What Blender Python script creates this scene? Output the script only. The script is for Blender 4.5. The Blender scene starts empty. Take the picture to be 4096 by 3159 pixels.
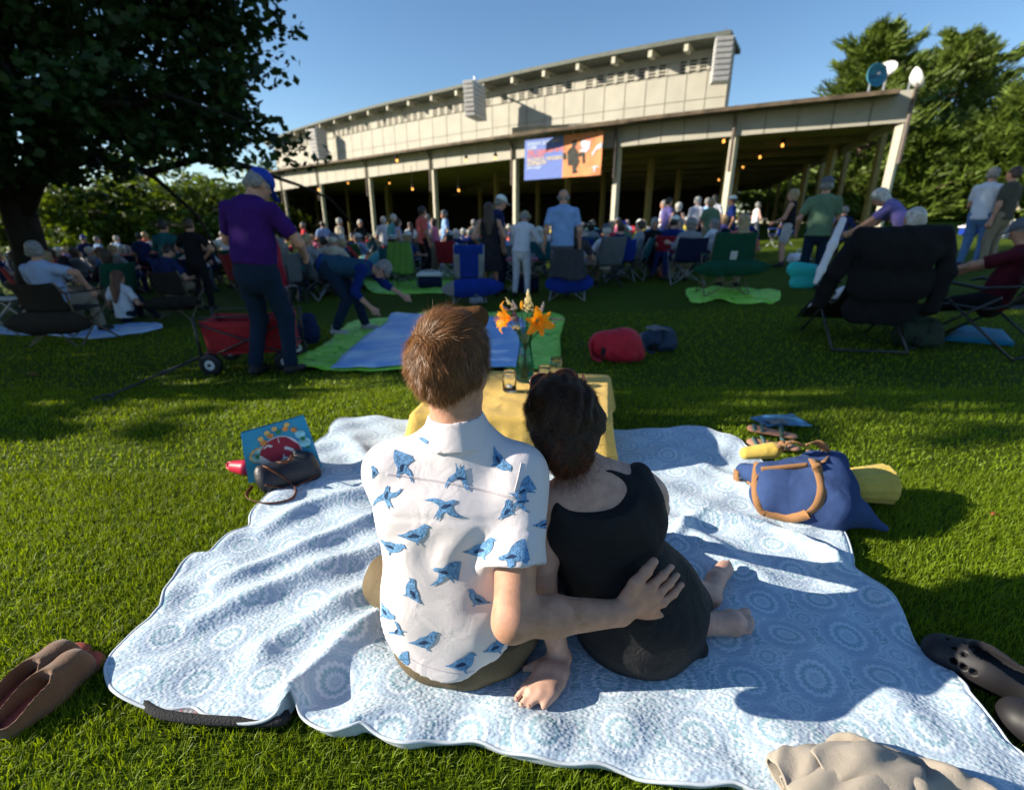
import bpy, bmesh, math, random
import numpy as np
from mathutils import Vector, Matrix, Euler, bvhtree
from math import sin, cos, pi, radians as R
random.seed(7); rng = np.random.default_rng(7)
scene = bpy.context.scene
C = scene.collection
# ------------------------------------------------------------------ camera
FPX = 1960.0; PITCH = R(19.13); CH = 1.08
cam_d = bpy.data.cameras.new('camera'); cam = bpy.data.objects.new('camera', cam_d); C.objects.link(cam)
cam.location = (0, 0, CH); cam.rotation_euler = (R(90)-PITCH, 0, 0)
cam_d.sensor_width = 36; cam_d.lens = 36*FPX/4096; cam_d.clip_start = .02; cam_d.clip_end = 2000
cam_d.dof.use_dof = True; cam_d.dof.focus_distance = 1.12; cam_d.dof.aperture_fstop = 2.6
scene.camera = cam
# ------------------------------------------------------------------ sky and sun
SUN_EL = 22.0; SUN_PHI = 2.0           # light travels towards +x, turned SUN_PHI degrees towards +y
world = bpy.data.worlds.new('World'); scene.world = world; world.use_nodes = True
wn = world.node_tree; bg = wn.nodes['Background']
sky = wn.nodes.new('ShaderNodeTexSky'); sky.sky_type = 'NISHITA'; sky.sun_disc = False
sky.sun_elevation = R(SUN_EL); sky.sun_rotation = R(-90-SUN_PHI)
sky.air_density = 1.0; sky.dust_density = .25; sky.ozone_density = 2.2; sky.altitude = 600
hs = wn.nodes.new('ShaderNodeHueSaturation'); hs.inputs['Saturation'].default_value = 1.12; wn.links.new(sky.outputs[0], hs.inputs['Color']); wn.links.new(hs.outputs[0], bg.inputs[0]); bg.inputs[1].default_value = .085
sun_d = bpy.data.lights.new('sun', 'SUN'); sun = bpy.data.objects.new('sun', sun_d); C.objects.link(sun)
sun_d.energy = 5.0; sun_d.angle = R(.53); sun_d.color = (1, .90, .74)
_d = Vector((cos(R(SUN_EL))*cos(R(SUN_PHI)), cos(R(SUN_EL))*sin(R(SUN_PHI)), -sin(R(SUN_EL))))
sun.rotation_euler = _d.to_track_quat('-Z', 'Y').to_euler(); sun.location = (-20, -3, 12)
scene.view_settings.view_transform = 'Standard'; scene.view_settings.look = 'None'
scene.view_settings.exposure = 1.05; scene.view_settings.gamma = 1.0
scene.view_settings.use_curve_mapping = False
scene.cycles.max_bounces = 8; scene.cycles.diffuse_bounces = 3; scene.cycles.transparent_max_bounces = 16
scene.cycles.glossy_bounces = 3; scene.cycles.transmission_bounces = 8
scene.cycles.use_denoising = True; scene.cycles.use_adaptive_sampling = True; scene.cycles.adaptive_threshold = .02
# ------------------------------------------------------------------ projection helpers (metres from measured photo pixels)
_c, _s = cos(PITCH), sin(PITCH)
def ray(px, py):
    u = (px-2048)/FPX; v = (1579.5-py)/FPX
    return np.array((u, _c+v*_s, v*_c-_s))
def atY(px, py, Y):
    r = ray(px, py); return np.array((0, 0, CH)) + r*(Y/r[1])
def ss(a, b, x):
    t = np.clip((x-a)/(b-a), 0, 1); return t*t*(3-2*t)
def ground(x, y):
    x = np.asarray(x, float); y = np.asarray(y, float)
    xs = np.where(x > 0, .055*np.minimum(x, 26), .045*np.maximum(x, -24))
    return -.17*ss(2.6, 4.2, y) + ss(3, 9, y)*xs
def onground(px, py, dz=0.0):
    r = ray(px, py); k = (dz-CH)/r[2] if r[2] < -.02 else 20
    for _ in range(30):
        p = r*k; g = float(ground(p[0], p[1]))+dz
        k = .5*k+.5*min(max((g-CH)/r[2], .1), 60)
    p = r*k; return np.array((p[0], p[1], float(ground(p[0], p[1]))+dz))
# ------------------------------------------------------------------ materials
_mats = {}
def _mk(name):
    m = bpy.data.materials.new(name); m.use_nodes = True
    return m, m.node_tree, m.node_tree.nodes['Principled BSDF']
def N(nt, t, **kw):
    n = nt.nodes.new(t)
    for k, v in kw.items(): setattr(n, k, v)
    return n
def Mt(name, col=(.5, .5, .5), rough=.8, var=.15, scale=6, bump=0.0, bscale=120, spec=.3, metal=0, sheen=0, detail=4, sub=0, wave=None):
    if name in _mats: return _mats[name]
    m, nt, b = _mk(name); L = nt.links
    tc = N(nt, 'ShaderNodeTexCoord'); no = N(nt, 'ShaderNodeTexNoise'); no.inputs['Scale'].default_value = scale; no.inputs['Detail'].default_value = detail
    L.new(tc.outputs['Object'], no.inputs['Vector'])
    mr = N(nt, 'ShaderNodeMapRange'); mr.inputs[1].default_value = .3; mr.inputs[2].default_value = .7
    mr.inputs[3].default_value = 1-var; mr.inputs[4].default_value = 1+var
    L.new(no.outputs['Fac'], mr.inputs[0])
    mx = N(nt, 'ShaderNodeVectorMath', operation='SCALE'); mx.inputs[0].default_value = col[:3]
    L.new(mr.outputs[0], mx.inputs['Scale']); L.new(mx.outputs[0], b.inputs['Base Color'])
    b.inputs['Roughness'].default_value = rough; b.inputs['Specular IOR Level'].default_value = spec; b.inputs['Metallic'].default_value = metal
    if sheen: b.inputs['Sheen Weight'].default_value = sheen
    if sub: b.inputs['Subsurface Weight'].default_value = sub; b.inputs['Subsurface Radius'].default_value = (.012, .004, .002); b.inputs['Subsurface Scale'].default_value = 1
    if bump:
        n2 = N(nt, 'ShaderNodeTexNoise'); n2.inputs['Scale'].default_value = bscale; n2.inputs['Detail'].default_value = 3
        L.new(tc.outputs['Object'], n2.inputs['Vector'])
        bp = N(nt, 'ShaderNodeBump'); bp.inputs['Strength'].default_value = bump; bp.inputs['Distance'].default_value = .01
        src = n2.outputs['Fac']
        if wave:
            wv = N(nt, 'ShaderNodeTexNoise'); wv.inputs['Scale'].default_value = wave; wv.inputs['Detail'].default_value = 2; wv.inputs['Distortion'].default_value = .8
            L.new(tc.outputs['Object'], wv.inputs['Vector'])
            ad = N(nt, 'ShaderNodeMath', operation='MULTIPLY_ADD'); L.new(wv.outputs['Fac'], ad.inputs[0]); ad.inputs[1].default_value = 5; L.new(n2.outputs['Fac'], ad.inputs[2]); src = ad.outputs[0]
        L.new(src, bp.inputs['Height']); L.new(bp.outputs[0], b.inputs['Normal'])
    _mats[name] = m; return m
def cloth(name, col, **k):
    a = dict(rough=.9, var=.12, scale=9, bump=.45, bscale=260, wave=11, spec=.12, sheen=.08 if sum(col) > .3 else 0); a.update(k); return Mt(name, col, **a)
def metalm(name, col, rough=.35): return Mt(name, col, rough=rough, metal=.9, var=.05)
def plastic(name, col, rough=.4): return Mt(name, col, rough=rough, var=.05, spec=.5)
def foliage(name, col, var=.45, scale=.6, trans=.35):
    if name in _mats: return _mats[name]
    m, nt, b = _mk(name); L = nt.links
    nt.nodes.remove(b); out = nt.nodes['Material Output']
    tc = N(nt, 'ShaderNodeTexCoord'); no = N(nt, 'ShaderNodeTexNoise'); no.inputs['Scale'].default_value = scale; no.inputs['Detail'].default_value = 6
    L.new(tc.outputs['Object'], no.inputs['Vector'])
    wn_ = N(nt, 'ShaderNodeTexWhiteNoise'); geo = N(nt, 'ShaderNodeNewGeometry')
    L.new(geo.outputs['Random Per Island'], wn_.inputs['Vector'])
    ad = N(nt, 'ShaderNodeMath', operation='ADD'); L.new(no.outputs['Fac'], ad.inputs[0]); L.new(geo.outputs['Random Per Island'], ad.inputs[1])
    mr = N(nt, 'ShaderNodeMapRange'); mr.inputs[1].default_value = .3; mr.inputs[2].default_value = 1.5; mr.inputs[3].default_value = 1-var; mr.inputs[4].default_value = 1+var
    L.new(ad.outputs[0], mr.inputs[0])
    sc = N(nt, 'ShaderNodeVectorMath', operation='SCALE'); sc.inputs[0].default_value = col; L.new(mr.outputs[0], sc.inputs['Scale'])
    d = N(nt, 'ShaderNodeBsdfPrincipled'); d.inputs['Roughness'].default_value = .5; d.inputs['Specular IOR Level'].default_value = .25
    t = N(nt, 'ShaderNodeBsdfTranslucent'); mix = N(nt, 'ShaderNodeMixShader'); mix.inputs[0].default_value = trans
    tcx = N(nt, 'ShaderNodeVectorMath', operation='MULTIPLY'); tcx.inputs[1].default_value = (1.5, 1.35, .5); L.new(sc.outputs[0], tcx.inputs[0])
    L.new(sc.outputs[0], d.inputs['Base Color']); L.new(tcx.outputs[0], t.inputs['Color'])
    L.new(d.outputs[0], mix.inputs[1]); L.new(t.outputs[0], mix.inputs[2]); L.new(mix.outputs[0], out.inputs[0])
    _mats[name] = m; return m
def glassm(name, col=(1, 1, 1), rough=.02, ior=1.45):
    if name in _mats: return _mats[name]
    m, nt, b = _mk(name); L = nt.links
    b.inputs['Base Color'].default_value = (*col, 1); b.inputs['Transmission Weight'].default_value = 1; b.inputs['Roughness'].default_value = rough; b.inputs['IOR'].default_value = ior
    tc = N(nt, 'ShaderNodeTexCoord'); v = N(nt, 'ShaderNodeTexVoronoi'); v.inputs['Scale'].default_value = 90; L.new(tc.outputs['Object'], v.inputs['Vector'])
    bp = N(nt, 'ShaderNodeBump'); bp.inputs['Strength'].default_value = .25; bp.inputs['Distance'].default_value = .003; L.new(v.outputs['Distance'], bp.inputs['Height']); L.new(bp.outputs[0], b.inputs['Normal'])
    _mats[name] = m; return m
# ------------------------------------------------------------------ objects
def tag(o, label=None, cat=None, group=None, kind=None):
    if label: o['label'] = label
    if cat: o['category'] = cat
    if group: o['group'] = group
    if kind: o['kind'] = kind
    return o
def thing(name, loc, label, cat, group=None, rz=0.0):
    o = bpy.data.objects.new(name, None); C.objects.link(o); o.empty_display_size = .1
    o.location = loc; o.rotation_euler = (0, 0, rz)
    return tag(o, label, cat, group)
def mesh_obj(name, V, Fc, mat, parent=None, smooth=False, world=False, uv=None):
    me = bpy.data.meshes.new(name)
    V = np.asarray(V, dtype=np.float32).reshape(-1, 3)
    if world and parent is not None: V = V-np.array(parent.location, dtype=np.float32)
    if isinstance(Fc, np.ndarray):
        nf, k = Fc.shape
        me.vertices.add(len(V)); me.vertices.foreach_set('co', V.ravel())
        me.loops.add(nf*k); me.loops.foreach_set('vertex_index', Fc.astype(np.int32).ravel())
        me.polygons.add(nf); me.polygons.foreach_set('loop_start', np.arange(0, nf*k, k, dtype=np.int32))
        try: me.polygons.foreach_set('loop_total', np.full(nf, k, dtype=np.int32))
        except Exception: pass
    else:
        me.from_pydata([tuple(map(float, v)) for v in V], [], Fc)
    me.update(calc_edges=True)
    me.validate()
    if uv is not None:
        l = me.uv_layers.new(name='UVMap'); idx = np.empty(len(me.loops), dtype=np.int32); me.loops.foreach_get('vertex_index', idx)
        l.data.foreach_set('uv', np.asarray(uv, dtype=np.float32)[idx].ravel())
    if mat is not None:
        if isinstance(mat, str): mat = _mats[mat]
        me.materials.append(mat)
    if smooth:
        me.polygons.foreach_set('use_smooth', np.ones(len(me.polygons), dtype=bool))
    o = bpy.data.objects.new(name, me); C.objects.link(o)
    if parent is not None: o.parent = parent
    return o
class MB:
    def __init__(s): s.v = []; s.f = []
    def add(s, V, Fc):
        n = len(s.v); s.v += [tuple(map(float, p)) for p in V]; s.f += [tuple(int(i)+n for i in f) for f in Fc]; return s
    def box(s, c, size, rz=0, rx=0, ry=0):
        m = Euler((rx, ry, rz)).to_matrix(); h = [.5*q for q in size]
        P = [Vector(c)+m@Vector((a*h[0], b*h[1], d*h[2])) for a in (-1, 1) for b in (-1, 1) for d in (-1, 1)]
        return s.add(P, [(0, 1, 3, 2), (4, 6, 7, 5), (0, 4, 5, 1), (2, 3, 7, 6), (0, 2, 6, 4), (1, 5, 7, 3)])
    def bar(s, a, b, w, h, up=(0, 0, 1)):
        a, b = Vector(a), Vector(b); d = (b-a).normalized(); u = Vector(up)
        if abs(d.dot(u)) > .98: u = Vector((0, 1, 0))
        r = d.cross(u).normalized()*w*.5; q = r.cross(d).normalized()*h*.5
        P = [a-r-q, a-r+q, a+r-q, a+r+q, b-r-q, b-r+q, b+r-q, b+r+q]
        return s.add(P, [(0, 1, 3, 2), (4, 6, 7, 5), (0, 4, 5, 1), (2, 3, 7, 6), (0, 2, 6, 4), (1, 5, 7, 3)])
    def tube(s, path, r, n=7, cap=True, flat=1.0):
        path = [Vector(p) for p in path]; m = len(path)
        rs = [float(q) for q in r] if hasattr(r, '__len__') else [float(r)]*m
        P = []; prev = None
        for i, p in enumerate(path):
            d = (path[min(i+1, m-1)]-path[max(i-1, 0)]).normalized()
            if prev is None: u = d.orthogonal().normalized()
            else: u = (prev-d*prev.dot(d)).normalized()
            prev = u; w = d.cross(u)
            for k in range(n):
                a = 2*pi*k/n; P.append(p+rs[i]*(cos(a)*u+flat*sin(a)*w))
        Fc = [(i*n+k, i*n+(k+1) % n, (i+1)*n+(k+1) % n, (i+1)*n+k) for i in range(m-1) for k in range(n)]
        if cap: Fc += [tuple(range(n))[::-1], tuple((m-1)*n+k for k in range(n))]
        return s.add(P, Fc)
    def strap(s, path, w, t, side=(0, 0, 1)):
        path = [Vector(p) for p in path]; m = len(path); P = []
        for i, p in enumerate(path):
            d = (path[min(i+1, m-1)]-path[max(i-1, 0)]).normalized(); sd = Vector(side if not callable(side) else side(i/(m-1)))
            sd = (sd-d*sd.dot(d)).normalized(); q = d.cross(sd)
            P += [p-sd*w/2-q*t/2, p+sd*w/2-q*t/2, p+sd*w/2+q*t/2, p-sd*w/2+q*t/2]
        Fc = [(i*4+k, i*4+(k+1) % 4, (i+1)*4+(k+1) % 4, (i+1)*4+k) for i in range(m-1) for k in range(4)]+[(3, 2, 1, 0), tuple((m-1)*4+k for k in range(4))]
        return s.add(P, Fc)
    def lathe(s, prof, c=(0, 0, 0), n=20, closed=False):
        P = [(c[0]+r*cos(2*pi*k/n), c[1]+r*sin(2*pi*k/n), c[2]+z) for r, z in prof for k in range(n)]
        Fc = [(i*n+k, i*n+(k+1) % n, (i+1)*n+(k+1) % n, (i+1)*n+k) for i in range(len(prof)-1) for k in range(n)]
        if not closed:
            if prof[0][0] > 1e-6: Fc.append(tuple(range(n))[::-1])
            if prof[-1][0] > 1e-6: Fc.append(tuple((len(prof)-1)*n+k for k in range(n)))
        return s.add(P, Fc)
    def grid(s, fn, nu, nv, thick=0.0):
        P = [Vector(fn(i/nu, j/nv)) for i in range(nu+1) for j in range(nv+1)]
        id_ = lambda i, j: i*(nv+1)+j
        Fc = [(id_(i, j), id_(i+1, j), id_(i+1, j+1), id_(i, j+1)) for i in range(nu) for j in range(nv)]
        if not thick: return s.add(P, Fc)
        Nn = []
        for i in range(nu+1):
            for j in range(nv+1):
                a = P[id_(min(i+1, nu), j)]-P[id_(max(i-1, 0), j)]; b = P[id_(i, min(j+1, nv))]-P[id_(i, max(j-1, 0))]
                q = a.cross(b); Nn.append(q.normalized() if q.length > 1e-9 else Vector((0, 0, 1)))
        n0 = len(P); P2 = [p-q*thick for p, q in zip(P, Nn)]
        F2 = [tuple(k+n0 for k in f[::-1]) for f in Fc]
        E = [id_(i, 0) for i in range(nu+1)]+[id_(nu, j) for j in range(1, nv+1)]+[id_(i, nv) for i in range(nu-1, -1, -1)]+[id_(0, j) for j in range(nv-1, 0, -1)]
        F3 = [(E[(k+1) % len(E)], E[k], E[k]+n0, E[(k+1) % len(E)]+n0) for k in range(len(E))]
        return s.add(P+P2, Fc+F2+F3)
    def build(s, name, mat, parent=None, smooth=False, world=False):
        return mesh_obj(name, s.v, s.f, mat, parent, smooth, world)
def catmull(P, n=8, closed=False):
    P = [np.array(p, float) for p in P]; out = []; m = len(P)
    rngi = range(m) if closed else range(m-1)
    for i in rngi:
        g = (lambda k: P[k % m]) if closed else (lambda k: P[min(max(k, 0), m-1)])
        a, b, c, d = g(i-1), g(i), g(i+1), g(i+2)
        for t in np.linspace(0, 1, n, endpoint=False):
            out.append(.5*((2*b)+(-a+c)*t+(2*a-5*b+4*c-d)*t*t+(-a+3*b-3*c+d)*t**3))
    if not closed: out.append(P[-1])
    return out
def copy_tree(o, parent=None, mats=None):
    c = o.copy(); C.objects.link(c)
    if parent is not None: c.parent = parent
    if mats and o.type == 'MESH' and o.name.split('.')[0] in mats:
        c.material_slots[0].link = 'OBJECT'; c.material_slots[0].material = mats[o.name.split('.')[0]]
    for ch in list(o.children): copy_tree(ch, c, mats)
    return c
# ------------------------------------------------------------------ smooth solid modeller (signed distance field -> one continuous mesh)
class Blob:
    def __init__(s, h=.01): s.h = h; s.ops = []
    def cone(s, a, b, ra, rb=None, k=None, w=None, q=1.0, cutb=False, cuta=False, sub=False):
        a = np.array(a, float); b = np.array(b, float); rb = ra if rb is None else rb
        s.ops.append(('c', a, b, ra, rb, s.h*2 if k is None else k, None if w is None else np.array(w, float)/np.linalg.norm(w), q, cuta, cutb, sub)); return s
    def chain(s, pts, rs, k=None, **kw):
        for i in range(len(pts)-1): s.cone(pts[i], pts[i+1], rs[i], rs[i+1], k, **kw)
        return s
    def ell(s, c, r, rot=None, k=None, sub=False):
        s.ops.append(('e', np.array(c, float), np.array(r, float), rot, s.h*2 if k is None else k, sub)); return s
    def plane(s, p, n):     # keep the side that n points away from
        s.ops.append(('p', np.array(p, float), np.array(n, float)/np.linalg.norm(n))); return s
    def cut(s, fn): s.ops.append(('f', fn)); return s
    def noise(s, fn): s.ops.append(('n', fn)); return s
    def mesh(s):
        lo = np.full(3, 1e9); hi = -lo
        for o in s.ops:
            if o[0] == 'c' and not o[10]:
                m = max(o[3], o[4]); lo = np.minimum(lo, np.minimum(o[1], o[2])-m); hi = np.maximum(hi, np.maximum(o[1], o[2])+m)
            elif o[0] == 'e' and not o[5]:
                m = o[2].max(); lo = np.minimum(lo, o[1]-m); hi = np.maximum(hi, o[1]+m)
        h = s.h; lo = lo-4*h; hi = hi+4*h; n = np.ceil((hi-lo)/h).astype(int)+1
        ax = [(lo[i]+h*np.arange(n[i])).astype(np.float32) for i in range(3)]
        D = np.full(tuple(n), .25, dtype=np.float32)
        for o in s.ops:
            if o[0] == 'c':
                _, a, b, ra, rb, k, w, q, cuta, cutb, sub = o; m = max(ra, rb)*1.05+k+3*h
                l0 = np.minimum(a, b)-m; h0 = np.maximum(a, b)+m
            elif o[0] == 'e':
                _, c, r, rot, k, sub = o; m = r.max()+k+3*h; l0 = c-m; h0 = c+m
            elif o[0] == 'f':
                X, Y, Z = np.meshgrid(*ax, indexing='ij'); D = np.maximum(D, o[1](X, Y, Z).astype(np.float32)); continue
            elif o[0] == 'p':
                P = ax[0][:, None, None]*o[2][0]+ax[1][None, :, None]*o[2][1]+ax[2][None, None, :]*o[2][2]-float(o[1]@o[2])
                D = np.maximum(D, P.astype(np.float32)); continue
            else:
                X, Y, Z = np.meshgrid(*ax, indexing='ij'); D = D+o[1](X, Y, Z).astype(np.float32); continue
            i0 = np.clip(((l0-lo)/h).astype(int), 0, n-1); i1 = np.clip(((h0-lo)/h).astype(int)+2, 1, n)
            sl = tuple(slice(i0[j], i1[j]) for j in range(3))
            X = ax[0][sl[0]][:, None, None]; Y = ax[1][sl[1]][None, :, None]; Z = ax[2][sl[2]][None, None, :]
            if o[0] == 'c':
                px, py, pz = X-a[0], Y-a[1], Z-a[2]; ba = b-a; L2 = float(ba@ba)+1e-12
                t = (px*ba[0]+py*ba[1]+pz*ba[2])/L2; tc = np.clip(t, 0, 1)
                dx, dy, dz = px-tc*ba[0], py-tc*ba[1], pz-tc*ba[2]
                r2 = dx*dx+dy*dy+dz*dz
                if w is not None:
                    dw = dx*w[0]+dy*w[1]+dz*w[2]; r2 = r2+dw*dw*(1/(q*q)-1)
                d = np.sqrt(r2)-(ra+tc*(rb-ra))
                if q < 1: d = d*(.5+.5*q)
                Ln = math.sqrt(L2)
                if cutb: d = np.maximum(d, (t-1)*Ln)
                if cuta: d = np.maximum(d, -t*Ln)
            else:
                P = [X-c[0], Y-c[1], Z-c[2]]
                if rot is not None:
                    P = [P[0]*rot[0][j]+P[1]*rot[1][j]+P[2]*rot[2][j] for j in range(3)]
                e = np.sqrt((P[0]/r[0])**2+(P[1]/r[1])**2+(P[2]/r[2])**2); d = (e-1)*float(r.min())
            S = D[sl]
            if sub: D[sl] = np.maximum(S, -d)
            elif k <= 0: D[sl] = np.minimum(S, d)
            else:
                hh = np.maximum(k-np.abs(S-d), 0)/k; D[sl] = np.minimum(S, d)-hh*hh*k*.25
        return surface_nets(D, lo, h)
    def build(s, name, mat, parent=None, world=False, fn=None):
        V, Q = s.mesh()
        if fn is not None: V = fn(V)
        return mesh_obj(name, V, Q, mat, parent, True, world)
def surface_nets(D, lo, h):
    I = D < 0; nx, ny, nz = D.shape
    cnt = np.zeros((nx-1, ny-1, nz-1), dtype=np.int8); 
    for a in (0, 1):
        for b in (0, 1):
            for c in (0, 1): cnt += I[a:nx-1+a, b:ny-1+b, c:nz-1+c]
    cell = (cnt > 0) & (cnt < 8); idx = np.argwhere(cell); M_ = len(idx)
    vid = np.full(cell.shape, -1, dtype=np.int64); vid[cell] = np.arange(M_)
    acc = np.zeros((M_, 3)); num = np.zeros(M_)
    i, j, k = idx.T
    for ax in range(3):
        o = [q for q in range(3) if q != ax]
        for a in (0, 1):
            for b in (0, 1):
                p = [i, j, k]; d = [0, 0, 0]; d[o[0]] = a; d[o[1]] = b
                p0 = (i+d[0], j+d[1], k+d[2]); e = [d[0], d[1], d[2]]; e[ax] = 1; p1 = (i+e[0], j+e[1], k+e[2])
                v0 = D[p0]; v1 = D[p1]; m = (v0 < 0) != (v1 < 0)
                t = np.where(m, v0/np.where(m, v0-v1, 1), 0)
                pos = np.stack(p0, 1).astype(float); pos[:, ax] += t
                acc[m] += pos[m]; num += m
    V = acc/np.maximum(num, 1)[:, None]*h+np.asarray(lo)
    Q = []
    for ax in range(3):
        o = [q for q in range(3) if q != ax]
        sl0 = [slice(None)]*3; sl1 = [slice(None)]*3; sl0[ax] = slice(0, -1); sl1[ax] = slice(1, None)
        a = I[tuple(sl0)]; b = I[tuple(sl1)]; ch = a != b
        for q in o:
            z = [slice(None)]*3; z[q] = slice(0, 1); ch[tuple(z)] = False; z[q] = slice(-1, None); ch[tuple(z)] = False
        E = np.argwhere(ch)
        if not len(E): continue
        flip = a[ch]
        c = []
        for da, db in ((0, 0), (1, 0), (1, 1), (0, 1)):
            p = E.copy(); p[:, o[0]] -= da; p[:, o[1]] -= db; c.append(vid[p[:, 0], p[:, 1], p[:, 2]])
        q4 = np.stack(c, 1)
        if ax == 1: flip = ~flip
        q4[~flip] = q4[~flip][:, ::-1]
        Q.append(q4)
    Q = np.concatenate(Q); Q = Q[(Q >= 0).all(1)]
    return V, Q
# ================================================================== LAWN
def lawn_material():
    m, nt, b = _mk('lawn'); L = nt.links
    tc = N(nt, 'ShaderNodeTexCoord')
    n1 = N(nt, 'ShaderNodeTexNoise'); n1.inputs['Scale'].default_value = .35; n1.inputs['Detail'].default_value = 6
    n2 = N(nt, 'ShaderNodeTexNoise'); n2.inputs['Scale'].default_value = 55; n2.inputs['Detail'].default_value = 5; n2.inputs['Roughness'].default_value = .7
    mp = N(nt, 'ShaderNodeMapping'); mp.inputs['Scale'].default_value = (1, .45, 1)
    L.new(tc.outputs['Object'], n1.inputs['Vector']); L.new(tc.outputs['Object'], mp.inputs['Vector']); L.new(mp.outputs[0], n2.inputs['Vector'])
    r1 = N(nt, 'ShaderNodeValToRGB'); e = r1.color_ramp.elements
    e[0].position = .3; e[0].color = (.048, .085, .004, 1); e[1].position = .72; e[1].color = (.09, .14, .007, 1)
    r2 = N(nt, 'ShaderNodeValToRGB'); e = r2.color_ramp.elements
    e[0].position = .32; e[0].color = (.45, .45, .45, 1); e[1].position = .72; e[1].color = (1.35, 1.35, 1.2, 1)
    L.new(n1.outputs['Fac'], r1.inputs[0]); L.new(n2.outputs['Fac'], r2.inputs[0])
    mx = N(nt, 'ShaderNodeMix', data_type='RGBA', blend_type='MULTIPLY'); mx.inputs[0].default_value = 1
    L.new(r1.outputs[0], mx.inputs[6]); L.new(r2.outputs[0], mx.inputs[7]); L.new(mx.outputs[2], b.inputs['Base Color'])
    b.inputs['Roughness'].default_value = .9; b.inputs['Specular IOR Level'].default_value = .1
    bp = N(nt, 'ShaderNodeBump'); bp.inputs['Strength'].default_value = .9; bp.inputs['Distance'].default_value = .04; L.new(n2.outputs['Fac'], bp.inputs['Height']); L.new(bp.outputs[0], b.inputs['Normal'])
    _mats['lawn'] = m; return m
lawn_material()
def axis(a, b, near, far, c=0, d0=4):
    out = [c]; x = c
    while x < b: x += near if abs(x) < d0 else near+(abs(x)-d0)*far; out.append(x)
    x = c
    while x > a: x -= near if abs(x) < d0 else near+(abs(x)-d0)*far; out.append(x)
    return np.array(sorted(out))
ax_, ay_ = axis(-220, 220, .25, .07), axis(-25, 330, .25, .07)
GX, GY = np.meshgrid(ax_, ay_, indexing='ij'); GZ = ground(GX, GY)
nx_, ny_ = GX.shape; idg = np.arange(nx_*ny_).reshape(nx_, ny_)
FQ = np.stack([idg[:-1, :-1], idg[1:, :-1], idg[1:, 1:], idg[:-1, 1:]], -1).reshape(-1, 4)
lawn = mesh_obj('lawn', np.stack([GX, GY, GZ], -1).reshape(-1, 3), FQ, 'lawn', smooth=True); tag(lawn, kind='structure')
# ------------------------------------------------------------------ quilt outline (measured), used by the grass too
QPX = [(1016, 2015), (996, 2046), (992, 2088), (961, 2108), (920, 2129), (872, 2170), (831, 2201), (769, 2208), (728, 2239), (694, 2287), (659, 2348), (642, 2410), (622, 2435), (590, 2470), (538, 2509), (487, 2554), (442, 2599), (417, 2643), (417, 2682), (436, 2727), (474, 2765), (526, 2791), (596, 2813), (680, 2817), (763, 2807), (808, 2833), (872, 2852), (961, 2871), (1038, 2871), (1103, 2852), (1144, 2817), (1160, 2795), (1186, 2817), (1205, 2855), (1256, 2894), (1320, 2916), (1400, 2910), (1447, 2897), (1493, 2918), (1548, 2946), (1618, 2965), (1711, 2953), (1789, 2950), (1898, 2950), (2007, 2988), (2100, 3012), (2217, 3035), (2295, 3043), (2404, 3043), (2490, 3066), (2567, 3093), (2676, 3113), (2764, 3121), (2828, 3125), (2924, 3117), (2968, 3125), (3020, 3144), (3115, 3159), (3300, 3230), (3600, 3300), (3900, 3330), (4200, 3300), (4260, 3200), (4180, 3070), (4096, 2990), (4049, 2959), (3998, 2907), (3934, 2850), (3876, 2792), (3857, 2748), (3825, 2690), (3774, 2632), (3697, 2585), (3665, 2553), (3633, 2495), (3601, 2444), (3576, 2386), (3531, 2335), (3467, 2284), (3422, 2252), (3416, 2214), (3397, 2163), (3371, 2111), (3333, 2080), (3290, 2000), (3150, 1900), (3060, 1840), (3010, 1800), (2981, 1779), (2956, 1744), (2860, 1715), (2770, 1698), (2620, 1710), (2457, 1711), (2300, 1690), (1900, 1670), (1628, 1670), (1500, 1660), (1415, 1660), (1360, 1669), (1325, 1696), (1312, 1724), (1270, 1751), (1230, 1800), (1180, 1850), (1110, 1930), (1050, 1985)]
def flat(px, py, z=0.045):
    r = ray(px, py); k = (z-CH)/r[2]; return np.array((r[0]*k, r[1]*k, z))
QP = np.array([flat(*p)[:2] for p in QPX])
def inside(P, poly):
    x, y = P[:, 0], P[:, 1]; n = len(poly); r = np.zeros(len(P), bool); j = n-1
    for i in range(n):
        xi, yi = poly[i]; xj, yj = poly[j]
        if yi != yj: r ^= ((yi > y) != (yj > y)) & (x < (xj-xi)*(y-yi)/(yj-yi)+xi)
        j = i
    return r
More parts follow.
